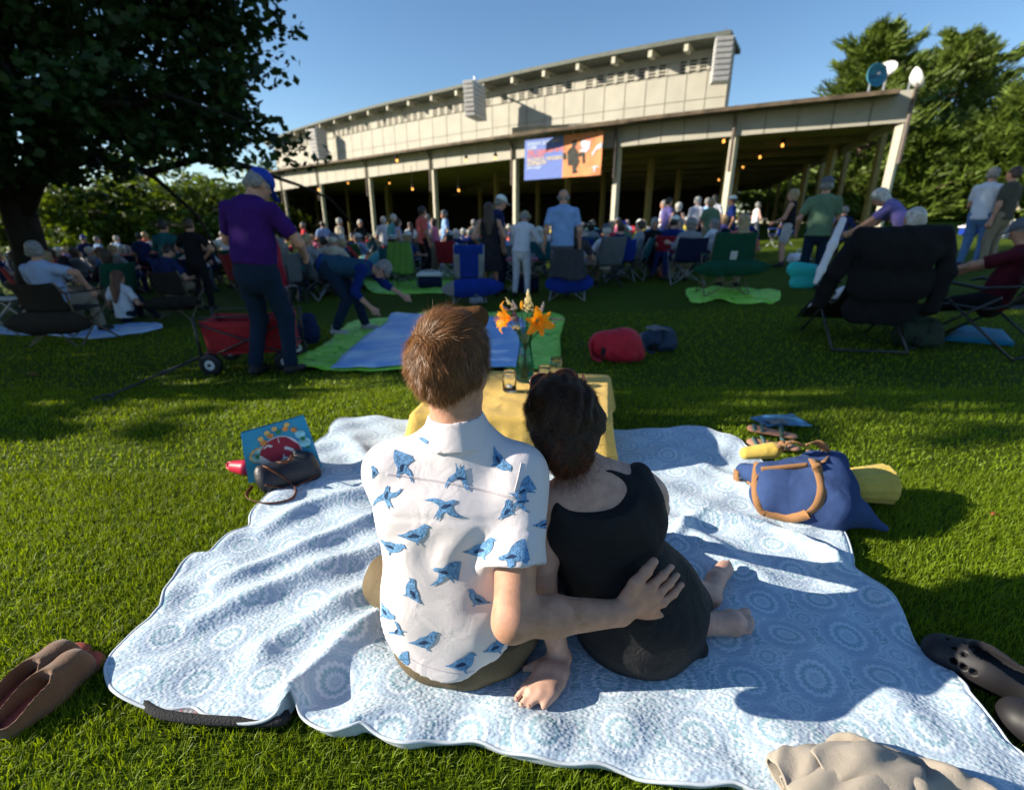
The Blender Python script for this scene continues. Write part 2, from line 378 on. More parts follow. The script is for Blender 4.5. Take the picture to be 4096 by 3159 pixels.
# ------------------------------------------------------------------ grass blades near the camera
foliage('grass_blade', (.145, .215, .007), var=.6, scale=1.2, trans=.42)
def blades(n, x0, x1, y0, y1, h, w, excl):
    P = np.stack([rng.uniform(x0, x1, n), rng.uniform(y0, y1, n)], 1)
    cl = np.sin(P[:, 0]*23+np.sin(P[:, 1]*17)*2)*np.sin(P[:, 1]*29+np.sin(P[:, 0]*13)*2)
    P = P[rng.random(len(P)) < .72+.28*cl]
    keep = np.abs(P[:, 0]) < 1.15*P[:, 1]+.55
    P = P[keep]
    for poly in excl: P = P[~inside(P, poly)]
    n = len(P); z = ground(P[:, 0], P[:, 1])
    a = rng.uniform(0, 2*pi, n); hh = h*rng.uniform(.45, 1.15, n); ww = w*rng.uniform(.7, 1.3, n); ln = rng.uniform(.1, .95, n)*hh; la = rng.normal(.4, 1.3, n)
    B = np.stack([P[:, 0], P[:, 1], z-.004], 1); sd = np.stack([np.cos(a), np.sin(a), 0*a], 1)*ww[:, None]*.5
    ld = np.stack([np.cos(la), np.sin(la), 0*la], 1)*ln[:, None]
    up = np.array((0, 0, 1.0))
    m1 = B+up*hh[:, None]*.55+ld*.3; tp = B+up*(hh*.95)[:, None]*np.sqrt(np.maximum(1-(ln/hh)**2*.6, .2))[:, None]+ld
    V = np.stack([B-sd, B+sd, m1+sd*.8, m1-sd*.8, tp+sd*.12, tp-sd*.12], 1).reshape(-1, 3)
    i = np.arange(n)[:, None]*6
    F_ = np.concatenate([i+np.array([[0, 1, 2, 3]]), i+np.array([[3, 2, 4, 5]])])
    return V, F_
def shrink(poly, d):
    c = poly.mean(0); v = poly-c; L = np.linalg.norm(v, axis=1, keepdims=True); return c+v*(1-d/L)
qsh = shrink(QP, .05)
parts_ = [blades(290000, -2.6, 2.8, .55, 2.0, .032, .0024, [qsh]), blades(105000, -4.4, 4.6, 1.95, 3.6, .030, .0048, [qsh]), blades(60000, -8.2, 8.2, 3.55, 7.0, .034, .011, [])]
Vs, Fs, o_ = [], [], 0
for V, F_ in parts_: Vs.append(V); Fs.append(F_+o_); o_ += len(V)
gr = mesh_obj('grass', np.concatenate(Vs), np.concatenate(Fs), 'grass_blade'); tag(gr, 'short mown green grass blades of the lawn', 'grass', kind='stuff')
# ================================================================== TREES
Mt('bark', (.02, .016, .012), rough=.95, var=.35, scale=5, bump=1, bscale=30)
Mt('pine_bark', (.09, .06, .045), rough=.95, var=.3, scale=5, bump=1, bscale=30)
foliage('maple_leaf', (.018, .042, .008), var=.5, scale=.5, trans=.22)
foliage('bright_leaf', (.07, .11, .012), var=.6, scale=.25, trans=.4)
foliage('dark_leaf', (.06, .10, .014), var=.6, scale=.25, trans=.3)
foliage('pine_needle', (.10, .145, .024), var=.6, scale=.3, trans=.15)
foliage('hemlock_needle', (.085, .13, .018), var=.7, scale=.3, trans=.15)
def leaves(cent, per, cr, size, flatten=.55, up=.3, seed=1):
    g = np.random.default_rng(seed); n = len(cent)*per
    c = np.repeat(cent, per, 0); d = g.normal(size=(n, 3)); d /= np.linalg.norm(d, axis=1, keepdims=True); d *= (g.random(n)**.45)[:, None]*cr*np.repeat(g.uniform(.6, 1.3, len(cent)), per)[:, None]
    d[:, 2] *= flatten; P = c+d
    a = g.normal(size=(n, 3)); a[:, 2] *= .6; a /= np.linalg.norm(a, axis=1, keepdims=True)
    b = g.normal(size=(n, 3)); b -= a*(a*b).sum(1, keepdims=True); b /= np.linalg.norm(b, axis=1, keepdims=True)
    s = (size*g.uniform(.6, 1.25, n))[:, None]
    V = np.stack([P-a*s*.55, P+b*s*.42-a*s*.05, P+a*s*.6, P-b*s*.42-a*s*.05], 1).reshape(-1, 3)
    F_ = np.arange(n*4).reshape(-1, 4); return V, F_
def shell(blobs, n, seed=1, inner=.35):
    g = np.random.default_rng(seed); out = []; vol = np.array([b[3]*b[4]*b[5] for b in blobs])**.66; cnt = (n*vol/vol.sum()).astype(int)+1
    for b, k in zip(blobs, cnt):
        d = g.normal(size=(k, 3)); d /= np.linalg.norm(d, axis=1, keepdims=True); r = 1-(1-inner)*g.random(k)**1.6
        r *= 1+.13*np.sin(d[:, 0]*7+b[0])*np.cos(d[:, 2]*6+d[:, 1]*5)
        out.append(np.array(b[:3])+d*r[:, None]*np.array(b[3:]))
    return np.concatenate(out)
def limb(mb, a, b, r0, r1, n=6, wob=.25, seed=0):
    g = np.random.default_rng(seed); a = np.array(a, float); b = np.array(b, float); P = []
    for t in np.linspace(0, 1, n):
        P.append(a+(b-a)*t+g.normal(size=3)*wob*np.sin(pi*t)+np.array((0, 0, 1))*np.sin(pi*t)*.12*np.linalg.norm((b-a)[:2]))
    mb.tube(P, list(np.linspace(r0, r1, n)), 7); return P
def decid(loc, blobs, ncl, per, cr, size, mat, label, cat='tree', group=None, tr=.35, th=3, name='tree', seed=1, inner=.35, limbs=7):
    t = thing(name, loc, label, cat, group); g = np.random.default_rng(seed)
    mb = MB(); base = np.array((0, 0, -.3)); z1 = th
    mb.tube([(0, 0, -.3), (0, 0, .3), (.05, .03, z1*.5), (.1, 0, z1)], [tr*1.5, tr*1.12, tr*.95, tr*.9], 12)
    bl = np.array(blobs); top = bl[:, :3].mean(0)
    for k in range(limbs):
        tgt = bl[k % len(bl), :3]+g.normal(size=3)*bl[k % len(bl), 3:]*.45
        P = limb(mb, (.1*(k % 2), 0, z1*(.75+.25*g.random())), tgt, tr*.5, tr*.08, 7, .25, seed+k)
        for q in range(2): limb(mb, P[3+q], tgt+g.normal(size=3)*bl[k % len(bl), 3:]*.4, tr*.2, tr*.04, 5, .2, seed+k*7+q)
    mb.build('trunk', 'bark', t, smooth=True)
    V, F_ = leaves(shell(blobs, ncl, seed, inner), per, cr, size, seed=seed+5)
    mesh_obj('crown', V, F_, mat, t)
    return t
# the big maple on the left
MX, MY = -9.9, 10.4; MZ = float(ground(MX, MY))
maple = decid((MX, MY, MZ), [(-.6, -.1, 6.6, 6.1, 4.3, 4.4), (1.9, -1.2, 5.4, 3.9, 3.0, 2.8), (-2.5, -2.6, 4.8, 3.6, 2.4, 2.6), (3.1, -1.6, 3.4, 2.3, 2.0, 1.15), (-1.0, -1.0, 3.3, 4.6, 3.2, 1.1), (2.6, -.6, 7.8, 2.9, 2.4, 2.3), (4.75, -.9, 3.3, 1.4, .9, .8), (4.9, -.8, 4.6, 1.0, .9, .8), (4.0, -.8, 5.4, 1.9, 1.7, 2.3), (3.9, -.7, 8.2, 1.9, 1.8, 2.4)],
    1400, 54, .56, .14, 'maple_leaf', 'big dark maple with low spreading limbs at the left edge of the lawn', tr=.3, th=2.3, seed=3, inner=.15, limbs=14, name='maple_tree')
# trees standing left of the picture: their shade lies over the middle of the lawn
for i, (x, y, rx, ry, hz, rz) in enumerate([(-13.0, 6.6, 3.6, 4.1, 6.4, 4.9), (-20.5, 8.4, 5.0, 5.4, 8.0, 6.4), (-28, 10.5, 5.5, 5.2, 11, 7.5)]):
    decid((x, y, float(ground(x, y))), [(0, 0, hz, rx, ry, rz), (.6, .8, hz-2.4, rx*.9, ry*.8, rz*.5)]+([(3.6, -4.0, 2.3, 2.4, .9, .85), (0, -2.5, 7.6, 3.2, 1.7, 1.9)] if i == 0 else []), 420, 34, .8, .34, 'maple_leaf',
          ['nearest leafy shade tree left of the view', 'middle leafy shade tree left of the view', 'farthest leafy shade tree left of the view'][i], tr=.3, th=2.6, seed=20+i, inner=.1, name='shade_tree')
# sunlit wood far behind the maple
for i, (px, Y, h, w) in enumerate([(-150, 44, 8, 6), (60, 48, 6.0, 5), (260, 40, 6.2, 4.2), (420, 46, 7.0, 4.6), (600, 42, 5.8, 4.0), (760, 48, 6.6, 4.4), (900, 44, 6.0, 4.2), (1050, 56, 8.5, 5.5), (1180, 64, 9, 6), (350, 58, 11, 7), (700, 62, 12, 8), (0, 60, 12, 8)]):
    p = atY(px, 900, Y); gz = float(ground(p[0], p[1]))
    decid((p[0], p[1], gz), [(0, 0, h*.55, w, w*.8, h*.45), (w*.3, -.5, h*.3, w*.8, w*.7, h*.3)], 130, 24, .95, .42, 'bright_leaf' if i % 3 else 'dark_leaf',
          ['tree %s, left wood' % q for q in ('at the far left edge', 'just right of the maple trunk', 'low and round right of the trunk', 'rounded between the trunk and the purple shirt', 'lower and bright green behind standing couple', 'olive green behind standing couple', 'bright green left of the purple shirt', 'tall beside the shed end', 'tallest beside the shed end', 'tall dark behind the others', 'tallest dark one in the back row', 'tall dark at the left edge in the back row')][i],
          group='trees of the wood beyond the left crowd', tr=.2, th=2.2, seed=50+i, limbs=4, name='tree')
def conifer(loc, h, r, ntier, nb, seed, mat, label, group=None, z0=.12, tuft=.9, shape=1.0, asym=0):
    t = thing('pine_tree', loc, label, 'pine tree', group); g = np.random.default_rng(seed)
    mb = MB(); mb.tube([(0, 0, -.3), (.1, 0, h*.5), (0, .1, h*.97)], [h*.022, h*.014, .03], 9)
    cent = []; dirs = []; sz = []
    for i in range(ntier):
        f = i/(ntier-1); z = h*(z0+(1-z0)*f); rr = r*(.22+.9*np.sin(pi*min(.97, (.28+.72*f)**shape)))*g.uniform(.75, 1.15)
        if f > .9: rr *= .75
        for k in range(nb):
            a = 2*pi*(k+g.random())/nb+i*.7; L_ = rr*g.uniform(.5, 1.3)
            d = np.array((cos(a), sin(a), .12+.3*f)); e = np.array((0, 0, z))+d*L_; s0 = np.array((0, 0, z))
            mb.tube([s0, s0+(e-s0)*.5, e], [.06, .04, .015], 5, cap=False)
            for q in range(5):
                u = .35+.65*(q+g.random())/5; c = s0+(e-s0)*u; side = np.array((-sin(a), cos(a), 0))
                for m in range(14):
                    cent.append(c+side*g.normal()*L_*.16*(1.1-u*.5)+np.array((0, 0, g.normal()*.16))); dd = d+side*g.normal()*.7+np.array((0, 0, .35+g.normal()*.25)); dirs.append(dd/np.linalg.norm(dd)); sz.append(tuft*g.uniform(.6, 1.2))
    mb.build('trunk', 'pine_bark', t)
    c = np.array(cent); d = np.array(dirs); s = np.array(sz)[:, None]; n = len(c); V = []
    for k in range(2):
        b = g.normal(size=(n, 3)); b -= d*(b*d).sum(1, keepdims=True); b /= np.linalg.norm(b, axis=1, keepdims=True); dd = d+b*.35*(k-1)
        V.append(np.stack([c-dd*s*.4-b*s*.07, c-dd*s*.3+b*s*.08, c+dd*s*.65+b*s*.02, c+dd*s*.6-b*s*.03], 1))
    V = np.concatenate(V, 0).reshape(-1, 3); mesh_obj('crown', V, np.arange(len(V)).reshape(-1, 4), mat, t)
    return t
def cplace(px, py_top, Y):
    p = atY(px, py_top, Y); gz = float(ground(p[0], p[1])); return (p[0], p[1], gz), p[2]-gz
for i, (px, py, Y, r, nt_, nb, lab) in enumerate([
    (3530, 150, 38, 3.9, 15, 8, 'tall rounded white pine rising behind the shed roof dishes'),
    (3850, 190, 41, 5.0, 16, 9, 'tall broad white pine right of the roof dishes'),
    (4110, 400, 34, 3.9, 13, 9, 'rounded green pine at the right edge of the picture'),
    (3400, 600, 44, 4.4, 12, 10, 'low dark pine seen under the shed roof edge'),
    (3700, 560, 36, 4.2, 13, 11, 'dark bushy pine right of the corner post'),
    (3960, 540, 37, 4.4, 13, 11, 'dark bushy pine behind the man in the white shirt'),
    (4230, 480, 33, 5.0, 13, 11, 'dark pine just beyond the right edge'),
    (3230, 640, 52, 5, 11, 10, 'bright pine seen through the open shed')]):
    loc, h = cplace(px, py, Y)
    conifer(loc, h, r, nt_, nb, 80+i, 'pine_needle' if i < 3 else 'hemlock_needle', lab, z0=.2 if i < 2 else .03, tuft=.8 if i < 3 else .85, shape=1.0 if i < 3 else .8)
for i, (px, Y) in enumerate([(3090, 58), (3200, 60), (3330, 62), (2980, 66)]):
    p = atY(px, 860, Y)
    decid((p[0], p[1], float(ground(p[0], p[1]))), [(0, 0, 4.2, 4, 3.4, 4.0)], 110, 26, .95, .45, 'bright_leaf', ['bright green tree seen under the shed roof, %s' % q for q in ('leftmost but one', 'third from the left', 'rightmost of the four', 'leftmost of the four')][i], group='trees seen through the shed', tr=.2, th=2, seed=120+i, limbs=3)
# ================================================================== THE OPEN CONCERT SHED
Mt('panel_paint', (.37, .35, .29), rough=.75, var=.07, scale=1.5, bump=.15, bscale=40)
Mt('panel_seam', (.27, .255, .21), rough=.8)
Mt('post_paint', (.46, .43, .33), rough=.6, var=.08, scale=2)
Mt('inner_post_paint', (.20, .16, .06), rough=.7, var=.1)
Mt('roof_edge', (.10, .11, .09), rough=.7, var=.15)
Mt('rusty_gutter', (.095, .07, .045), rough=.8, var=.5, scale=2.5)
Mt('downpipe', (.14, .11, .09), rough=.6)
Mt('interior_dark', (.018, .013, .009), rough=.9)  # dark tone stands in for hall shade on the added walls; lamp shades share it
Mt('vent_dark', (.03, .028, .022), rough=.9)
Mt('shed_floor', (.05, .045, .035), rough=.9)
Mt('soffit', (.16, .13, .075), rough=.9, var=.2, scale=1)
FC = [((3630, 489), (3650, 355)), ((2935, 545), (2957, 429)), ((2465, 589), (2465, 485)), ((2053, 636), (2043, 541)), ((1725, 676), (1707, 589)), ((1470, 710), (1450, 629)), ((1275, 738), (1255, 657))]
pts = []
for a, b in FC:
    r = ray(*a); k = 3.0/r[2]; q = atY(b[0], b[1], r[1]*k); pts.append((r[0]*k, r[1]*k, 4.08, q[2]))
pts = [np.array(p) for p in pts]
pts += [pts[-1]+(pts[-1]-pts[-2])*np.array((1.05, 1.1, 1, 1)), pts[-1]+(pts[-1]-pts[-2])*np.array((2.1, 2.3, 1, 2))]
NB = len(pts)-1
def cpt(t):       # t in bays from the right end: x, y, eave, fascia top
    i = int(min(max(math.floor(t), 0), NB-1)); f = t-i
    g = lambda k: pts[min(max(k, 0), NB)]
    a, b, c, d = g(i-1), g(i), g(i+1), g(i+2)
    if i == 0: a = 2*b-c
    return .5*((2*b)+(-a+c)*f+(2*a-5*b+4*c-d)*f*f+(-a+3*b-3*c+d)*f**3)
def cnorm(t):
    d = cpt(min(t+.05, NB))-cpt(max(t-.05, 0)); n = np.array((-d[1], d[0])); n /= np.linalg.norm(n)
    return n if n[1] < 0 else -n      # outward, towards the lawn
shed = thing('concert_shed', (0, 24, 0), 'long beige open-sided concert shed with curved fascia across the lawn', 'building')
def wallquad(mb, t0, t1, off, z0, z1, thick=.04, n=1):
    for k in range(n):
        a, b = t0+(t1-t0)*k/n, t0+(t1-t0)*(k+1)/n; P = []
        for t in (a, b):
            p = cpt(t); nn = cnorm(t)
            for zz in (z0, z1):
                z = zz(t) if callable(zz) else zz
                P += [(p[0]+nn[0]*off, p[1]+nn[1]*off, z), (p[0]+nn[0]*(off-thick), p[1]+nn[1]*(off-thick), z)]
        # order a:z0 out,in ; z1 out,in ; b: ...
        mb.add(P, [(0, 4, 6, 2), (1, 3, 7, 5), (0, 2, 3, 1), (4, 5, 7, 6), (2, 6, 7, 3), (0, 1, 5, 4)])
ftop = lambda t: cpt(t)[3]
# backing walls, then the panels proud of them so the joints read as recesses
SB = -2.3   # setback of the upper wall
def utop(t):     # top of the upper wall, measured along the facade
    return np.interp(t, [0, 1.1, 2, 3, 4, 5, 6, 7, 8], [7.55, 7.6, 7.72, 7.95, 8.12, 8.42, 8.65, 8.85, 9.0])
def ubot(t): return ftop(t)+.1
T0 = 1.19
mb = MB(); wallquad(mb, 0, NB, -.05, 4.1, ftop, .12, 64); mb.build('fascia_backing', 'panel_seam', shed, world=True)
mb = MB(); wallquad(mb, T0, NB, SB-.05, ubot, utop, .15, 64); mb.build('upper_wall', 'panel_seam', shed, world=True)
NPB = 5
for i in range(NB*NPB):
    t0 = i/NPB; t1 = (i+1)/NPB; g = .0035
    mb = MB(); wallquad(mb, t0+g, t1-g, 0, 4.08, lambda t: ftop(t)-.02, .045); mb.build('fascia_panel', 'panel_paint', shed, world=True)
    if t1 > T0+.05:
        a = max(t0, T0)
        zm = lambda t: ubot(t)+(utop(t)-ubot(t))*.30; zt = lambda t: ubot(t)+(utop(t)-ubot(t))*.68
        for z0, z1 in ((ubot, lambda t: zm(t)-.012), (lambda t: zm(t)+.012, lambda t: zt(t)-.02)):
            mb = MB(); wallquad(mb, a+g, t1-g, SB, z0, z1, .045); mb.build('wall_panel', 'panel_paint', shed, world=True)
        # vents: louvred openings
        za = lambda t: zt(t)+.04; zb = lambda t: za(t)+.40
        if i % 6 != 5 or True:
            for hh in range(2):
                u0 = a+(t1-a)*(hh*.5)+.012; u1 = a+(t1-a)*(hh*.5+.5)-.012
                if (i*2+hh) % 9 == 8:
                    mb = MB(); wallquad(mb, u0-.012, u1+.012, SB, za, zb, .045); mb.build('wall_panel', 'panel_paint', shed, world=True); continue
                v = MB(); wallquad(v, u0+.008, u1-.008, SB-.03, za, zb, .01); vo = v.build('vent', 'vent_dark', shed, world=True)
                s = MB()
                for q in range(3):
                    f0 = .12+.3*q
                    wallquad(s, u0, u1, SB+.01, lambda t, f0=f0: za(t)+.40*f0, lambda t, f0=f0: za(t)+.40*(f0+.12), .06)
                wallquad(s, u0-.012, u0+.006, SB+.02, za, zb, .06); wallquad(s, u1-.006, u1+.012, SB+.02, za, zb, .06)
                so = s.build('louvre', 'panel_paint', None, world=False); so.data.transform(Matrix.Translation(-Vector(shed.location))); so.parent = vo
        mb = MB(); wallquad(mb, a, t1, SB-.01, lambda t: zb(t)+.02, lambda t: utop(t), .045); mb.build('wall_panel', 'panel_paint', shed, world=True)
# roofs
def rim(mb, t0, t1, n, o0, o1, z0, z1, th):
    for k in range(n):
        P = []
        for t in (t0+(t1-t0)*k/n, t0+(t1-t0)*(k+1)/n):
            p = cpt(t); nn = cnorm(t)
            for o, zf in ((o0, z0), (o1, z1)):
                z = zf(t); P += [(p[0]+nn[0]*o, p[1]+nn[1]*o, z), (p[0]+nn[0]*o, p[1]+nn[1]*o, z-th)]
        mb.add(P, [(0, 4, 6, 2), (1, 3, 7, 5), (0, 2, 3, 1), (4, 5, 7, 6), (2, 6, 7, 3), (0, 1, 5, 4)])
mb = MB(); rim(mb, -.05, NB, 60, .62, SB-.3, lambda t: ftop(t)-.10, lambda t: ubot(t)+.0, .07); mb.build('lower_roof', 'roof_edge', shed, world=True)
mb = MB(); rim(mb, -.05, NB, 60, .78, .60, lambda t: ftop(t)-.10, lambda t: ftop(t)-.10, .12); mb.build('gutter', 'rusty_gutter', shed, world=True)
mb = MB(); rim(mb, T0-.01, NB, 60, SB+1.0, SB-1.0, lambda t: utop(t)+.17, lambda t: utop(t)+.02, .15); mb.build('upper_roof', 'roof_edge', shed, world=True)
for i in range(int((NB-T0)*3)+1):
    t = T0+.04+i/3
    if t > NB: break
    mb = MB(); p = cpt(t); nn = cnorm(t); z = utop(t)
    mb.bar((p[0]+nn[0]*(SB-.02), p[1]+nn[1]*(SB-.02), z+.0), (p[0]+nn[0]*(SB+.5), p[1]+nn[1]*(SB+.5), z+.02), .12, .14); mb.bar((p[0]+nn[0]*(SB+.5), p[1]+nn[1]*(SB+.5), z-.08), (p[0]+nn[0]*(SB+.9), p[1]+nn[1]*(SB+.9), z-.06), .16, .42); mb.build('bracket', 'post_paint', shed, world=True)
# end wall of the upper part and the deck over the hall
p = cpt(T0); nn = cnorm(T0); a = np.array((p[0]+nn[0]*SB, p[1]+nn[1]*SB)); _ra = a/np.linalg.norm(a); bk = a+(np.array((_ra[0]*cos(.12)-_ra[1]*sin(.12), _ra[0]*sin(.12)+_ra[1]*cos(.12))))*1.0
mb = MB(); mb.add([(a[0], a[1], ubot(T0)), (bk[0], bk[1], ubot(T0)), (bk[0], bk[1], utop(T0)+.0), (a[0], a[1], utop(T0)+.05), (a[0]-.1, a[1], ubot(T0)), (bk[0]-.1, bk[1], ubot(T0)), (bk[0]-.1, bk[1], utop(T0)+.0), (a[0]-.1, a[1], utop(T0)+.05)], [(0, 1, 2, 3), (7, 6, 5, 4), (0, 3, 7, 4), (1, 5, 6, 2), (3, 2, 6, 7), (0, 4, 5, 1)]); mb.build('end_wall', 'panel_paint', shed, world=True)
rim_pts = [cpt(t) for t in np.linspace(0, NB, 33)]
back = [(-60, 95), (24, 62), (23.5, 50)]
poly = [(q[0], q[1]) for q in rim_pts]+back; n = len(poly)
insp = [(q[0]-cnorm(t)[0]*.2, q[1]-cnorm(t)[1]*.2) for q, t in zip(rim_pts, np.linspace(0, NB, 33))]+back
mb = MB(); mb.add([(x, y, 4.30) for x, y in insp]+[(x, y, 4.8) for x, y in insp], [tuple(range(n))[::-1], tuple(range(n, 2*n))]+[(i, (i+1) % n, (i+1) % n+n, i+n) for i in range(n)]); mb.build('ceiling', 'soffit', shed, world=True)
for k in range(9):
    f = (k+.5)/9; y0 = 19+f*30; x1 = 12.6+(23-12.6)*(y0-17)/31
    mb = MB(); L_ = 11.5+k*2.4; mb.bar((x1-.2, y0, 4.17), (x1-L_, y0+L_*.47, 4.17), .25, .24); mb.build('ceiling_beam', 'soffit', shed, world=True)
mb = MB(); mb.bar((12.3, 17.2, 4.5), (23.6, 50.2, 4.5), .12, .9); mb.build('side_fascia', 'panel_paint', shed, world=True)
mb = MB()  # added walls closing off the sky behind, coloured dark so the hall reads unlit
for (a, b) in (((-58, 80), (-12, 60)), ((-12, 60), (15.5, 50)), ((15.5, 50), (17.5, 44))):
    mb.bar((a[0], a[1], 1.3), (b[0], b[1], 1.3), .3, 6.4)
mb.build('added_dark_wall', 'interior_dark', shed, world=True)
mb = MB(); mb.bar((-38, 66, 1.3), (-28, 50, 1.3), .3, 6.4); mb.build('added_dark_wall', 'interior_dark', shed, world=True)
# posts with downpipes
for i in range(NB):
    p = cpt(i); nn = cnorm(i); x, y = p[0]-nn[0]*.2, p[1]-nn[1]*.2; gz = float(ground(x, y))
    if i == 0: x, y = x-.12, y+.05
    mb = MB(); mb.box((x, y, (gz-.2+4.28)/2), (.22, .22, 4.28-gz+.2), rz=.6); mb.box((x, y, gz+.14), (.36, .36, .3), rz=.6); mb.build('post', 'post_paint', shed, world=True)
    xo, yo = p[0]+nn[0]*.1, p[1]+nn[1]*.1; tt = np.array((-nn[1], nn[0]))*.17
    if tt[0] > 0: tt = -tt
    mb = MB(); mb.tube([(xo+nn[0]*.25, yo+nn[1]*.25, p[3]-.02), (xo+nn[0]*.1, yo+nn[1]*.1, p[3]-.25), (xo, yo, p[3]-.45), (xo, yo, 2.9)], .06, 7); mb.build('downpipe', 'downpipe', shed, world=True)
# inner posts and pendant lamps
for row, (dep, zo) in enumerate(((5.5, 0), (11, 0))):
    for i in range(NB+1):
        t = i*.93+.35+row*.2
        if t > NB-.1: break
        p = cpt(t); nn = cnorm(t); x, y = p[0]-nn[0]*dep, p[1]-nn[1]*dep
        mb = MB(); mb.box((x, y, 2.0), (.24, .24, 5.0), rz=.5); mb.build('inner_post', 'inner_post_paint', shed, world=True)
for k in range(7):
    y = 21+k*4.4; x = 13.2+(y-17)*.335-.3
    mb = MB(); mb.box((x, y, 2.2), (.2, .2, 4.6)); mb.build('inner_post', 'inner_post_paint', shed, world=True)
def emis(name, col, s):
    m, nt, b = _mk(name); b.inputs['Base Color'].default_value = (*col, 1); b.inputs['Emission Color'].default_value = (*col, 1); b.inputs['Emission Strength'].default_value = s; _mats[name] = m
emis('lamp_glow', (1, .42, .08), 1.4)
LAMPW = ['above the second shed opening', 'high left of the banner', 'just left of the banner post', 'low in the second bay', 'low by the third post', 'in the leftmost lit bay', 'right of the banner, upper one', 'right of the banner, lower one', 'beside the second post from the right', 'nearest the right corner, highest', 'right bay, second from the corner', 'right bay, third from the corner', 'at the far left end of the shed', 'lowest in the right bay', 'low behind the third bay']
for k, (px, py) in enumerate([(1588, 643), (1865, 643), (1982, 634), (1558, 733), (1650, 757), (1392, 733), (2480, 604), (2482, 652), (2895, 565), (3130, 582), (3040, 629), (2972, 668), (1275, 760), (2875, 720), (1835, 762)]):
    r = ray(px, py); Y = 3.0/max(r[2], .06)*r[1]; Y = min(max((2.95)/r[2]*r[1] if r[2] > .07 else 30, 18), 60)
    p = atY(px, py, Y if r[2] > .09 else min(Y, 44)); p = p if p[2] < 4.2 else atY(px, py, Y*.96)
    z1 = min(4.32, p[2]+1.2)
    lt = thing('pendant_lamp', (p[0], p[1], p[2]), 'glowing orange pendant lamp %s' % LAMPW[k], 'lamp', 'pendant lamps under the shed ceiling')
    mb = MB(); mb.lathe([(.0, -.07), (.04, -.05), (.055, 0), (.03, .05), (.015, .07)], n=10); mb.build('bulb', 'lamp_glow', lt, smooth=True)
    mb = MB(); mb.lathe([(.02, .26), (.05, .24), (.10, .1), (.085, .1), (.04, .22)], n=10); mb.tube([(0, 0, .24), (0, 0, z1-p[2])], .012, 5); mb.build('shade', 'interior_dark', lt)
# ------------------------------------------------------------------ loudspeakers hung in front of the upper wall
Mt('speaker_white', (.55, .55, .53), rough=.6, var=.05); Mt('speaker_grille', (.40, .38, .37), rough=.7, var=.1); metalm('steel', (.35, .35, .36))
def line_array(t, off, px, y0, y1, w, dp, label, tilt=0, rz=0):
    p = cpt(t); nn = cnorm(t); Y = p[1]+nn[1]*off; top = atY(px, y0, Y); bot = atY(px, y1, Y); H_ = top[2]-bot[2]
    s = thing('line_array_speaker', (top[0], Y, bot[2]), label, 'loudspeaker', 'loudspeakers hung on the shed'); s.rotation_euler = (0, 0, rz); n = 8
    for k in range(n):
        z = H_*(k+.5)/n; q = tilt*(1-(k+.5)/n)**2
        m = MB(); m.box((0, q, z), (w, dp, H_/n-.03)); b_ = m.build('cabinet', 'speaker_white', s)
        m = MB(); m.box((0, q-dp/2-.012, z), (w*.88, .02, H_/n-.07)); m.build('grille', 'speaker_grille', b_)
    m = MB(); m.bar((0, 0, H_+.06), (0, dp*2.2, H_+.25), .07, .07); m.tube([(0, 0, H_-.02), (0, 0, H_+.3)], .03, 6); m.build('boom', 'steel', s)
    return s
line_array(3.35, -.75, 1898, 335, 475, .55, 1.5, 'white loudspeaker column hung mid-way along the upper wall', .15, rz=-.35)
line_array(1.3, -1.3, 2898, 152, 335, .62, .5, 'grey loudspeaker column hung at the right end of the upper wall', 0, rz=-.25)
line_array(6.3, .3, 1268, 520, 640, .8, 1.1, 'shadowed loudspeaker column at the left end near the tree', .1, rz=-.5)
# ------------------------------------------------------------------ dishes on the roof
Mt('dish_blue', (.05, .22, .33), rough=.6); Mt('dish_white', (.7, .68, .66), rough=.5)
for px, py, Y, rad, m_, yaw, tiltx, lab in [(3485, 312, 19.5, .37, 'dish_blue', .1, 1.45, 'round blue dish on a short post on the roof'), (3545, 302, 20.2, .35, 'dish_white', -.9, .9, 'white dish facing right next to the blue dish'), (3640, 330, 19.6, .37, 'dish_white', 1.2, 1.1, 'white dish facing away nearest the roof corner')]:
    p = atY(px, py, Y); t = thing('roof_dish', (p[0], p[1], 4.9), lab, 'dish')
    h = p[2]-4.9; m = MB(); m.tube([(0, 0, -.1), (0, 0, h)], .04, 7); m.build('mast', 'steel', t)
    m = MB(); m.lathe([(0, .0), (rad*.5, .05), (rad*.85, .16), (rad, .25), (rad*.98, .27), (rad*.8, .17), (rad*.5, .07), (0.001, .03)], n=22)
    o = m.build('bowl', m_, t, smooth=True); o.location = (0, 0, h); o.rotation_euler = (tiltx, 0, yaw)
    m = MB(); m.tube([(0, 0, .03), (0, 0, rad*.9)], .02, 6); m.lathe([(.001, rad*.85), (.06, rad*.86), (.05, rad)], n=10); f = m.build('feed_horn', 'steel', t); f.location = (0, 0, h); f.rotation_euler = (tiltx, 0, yaw)
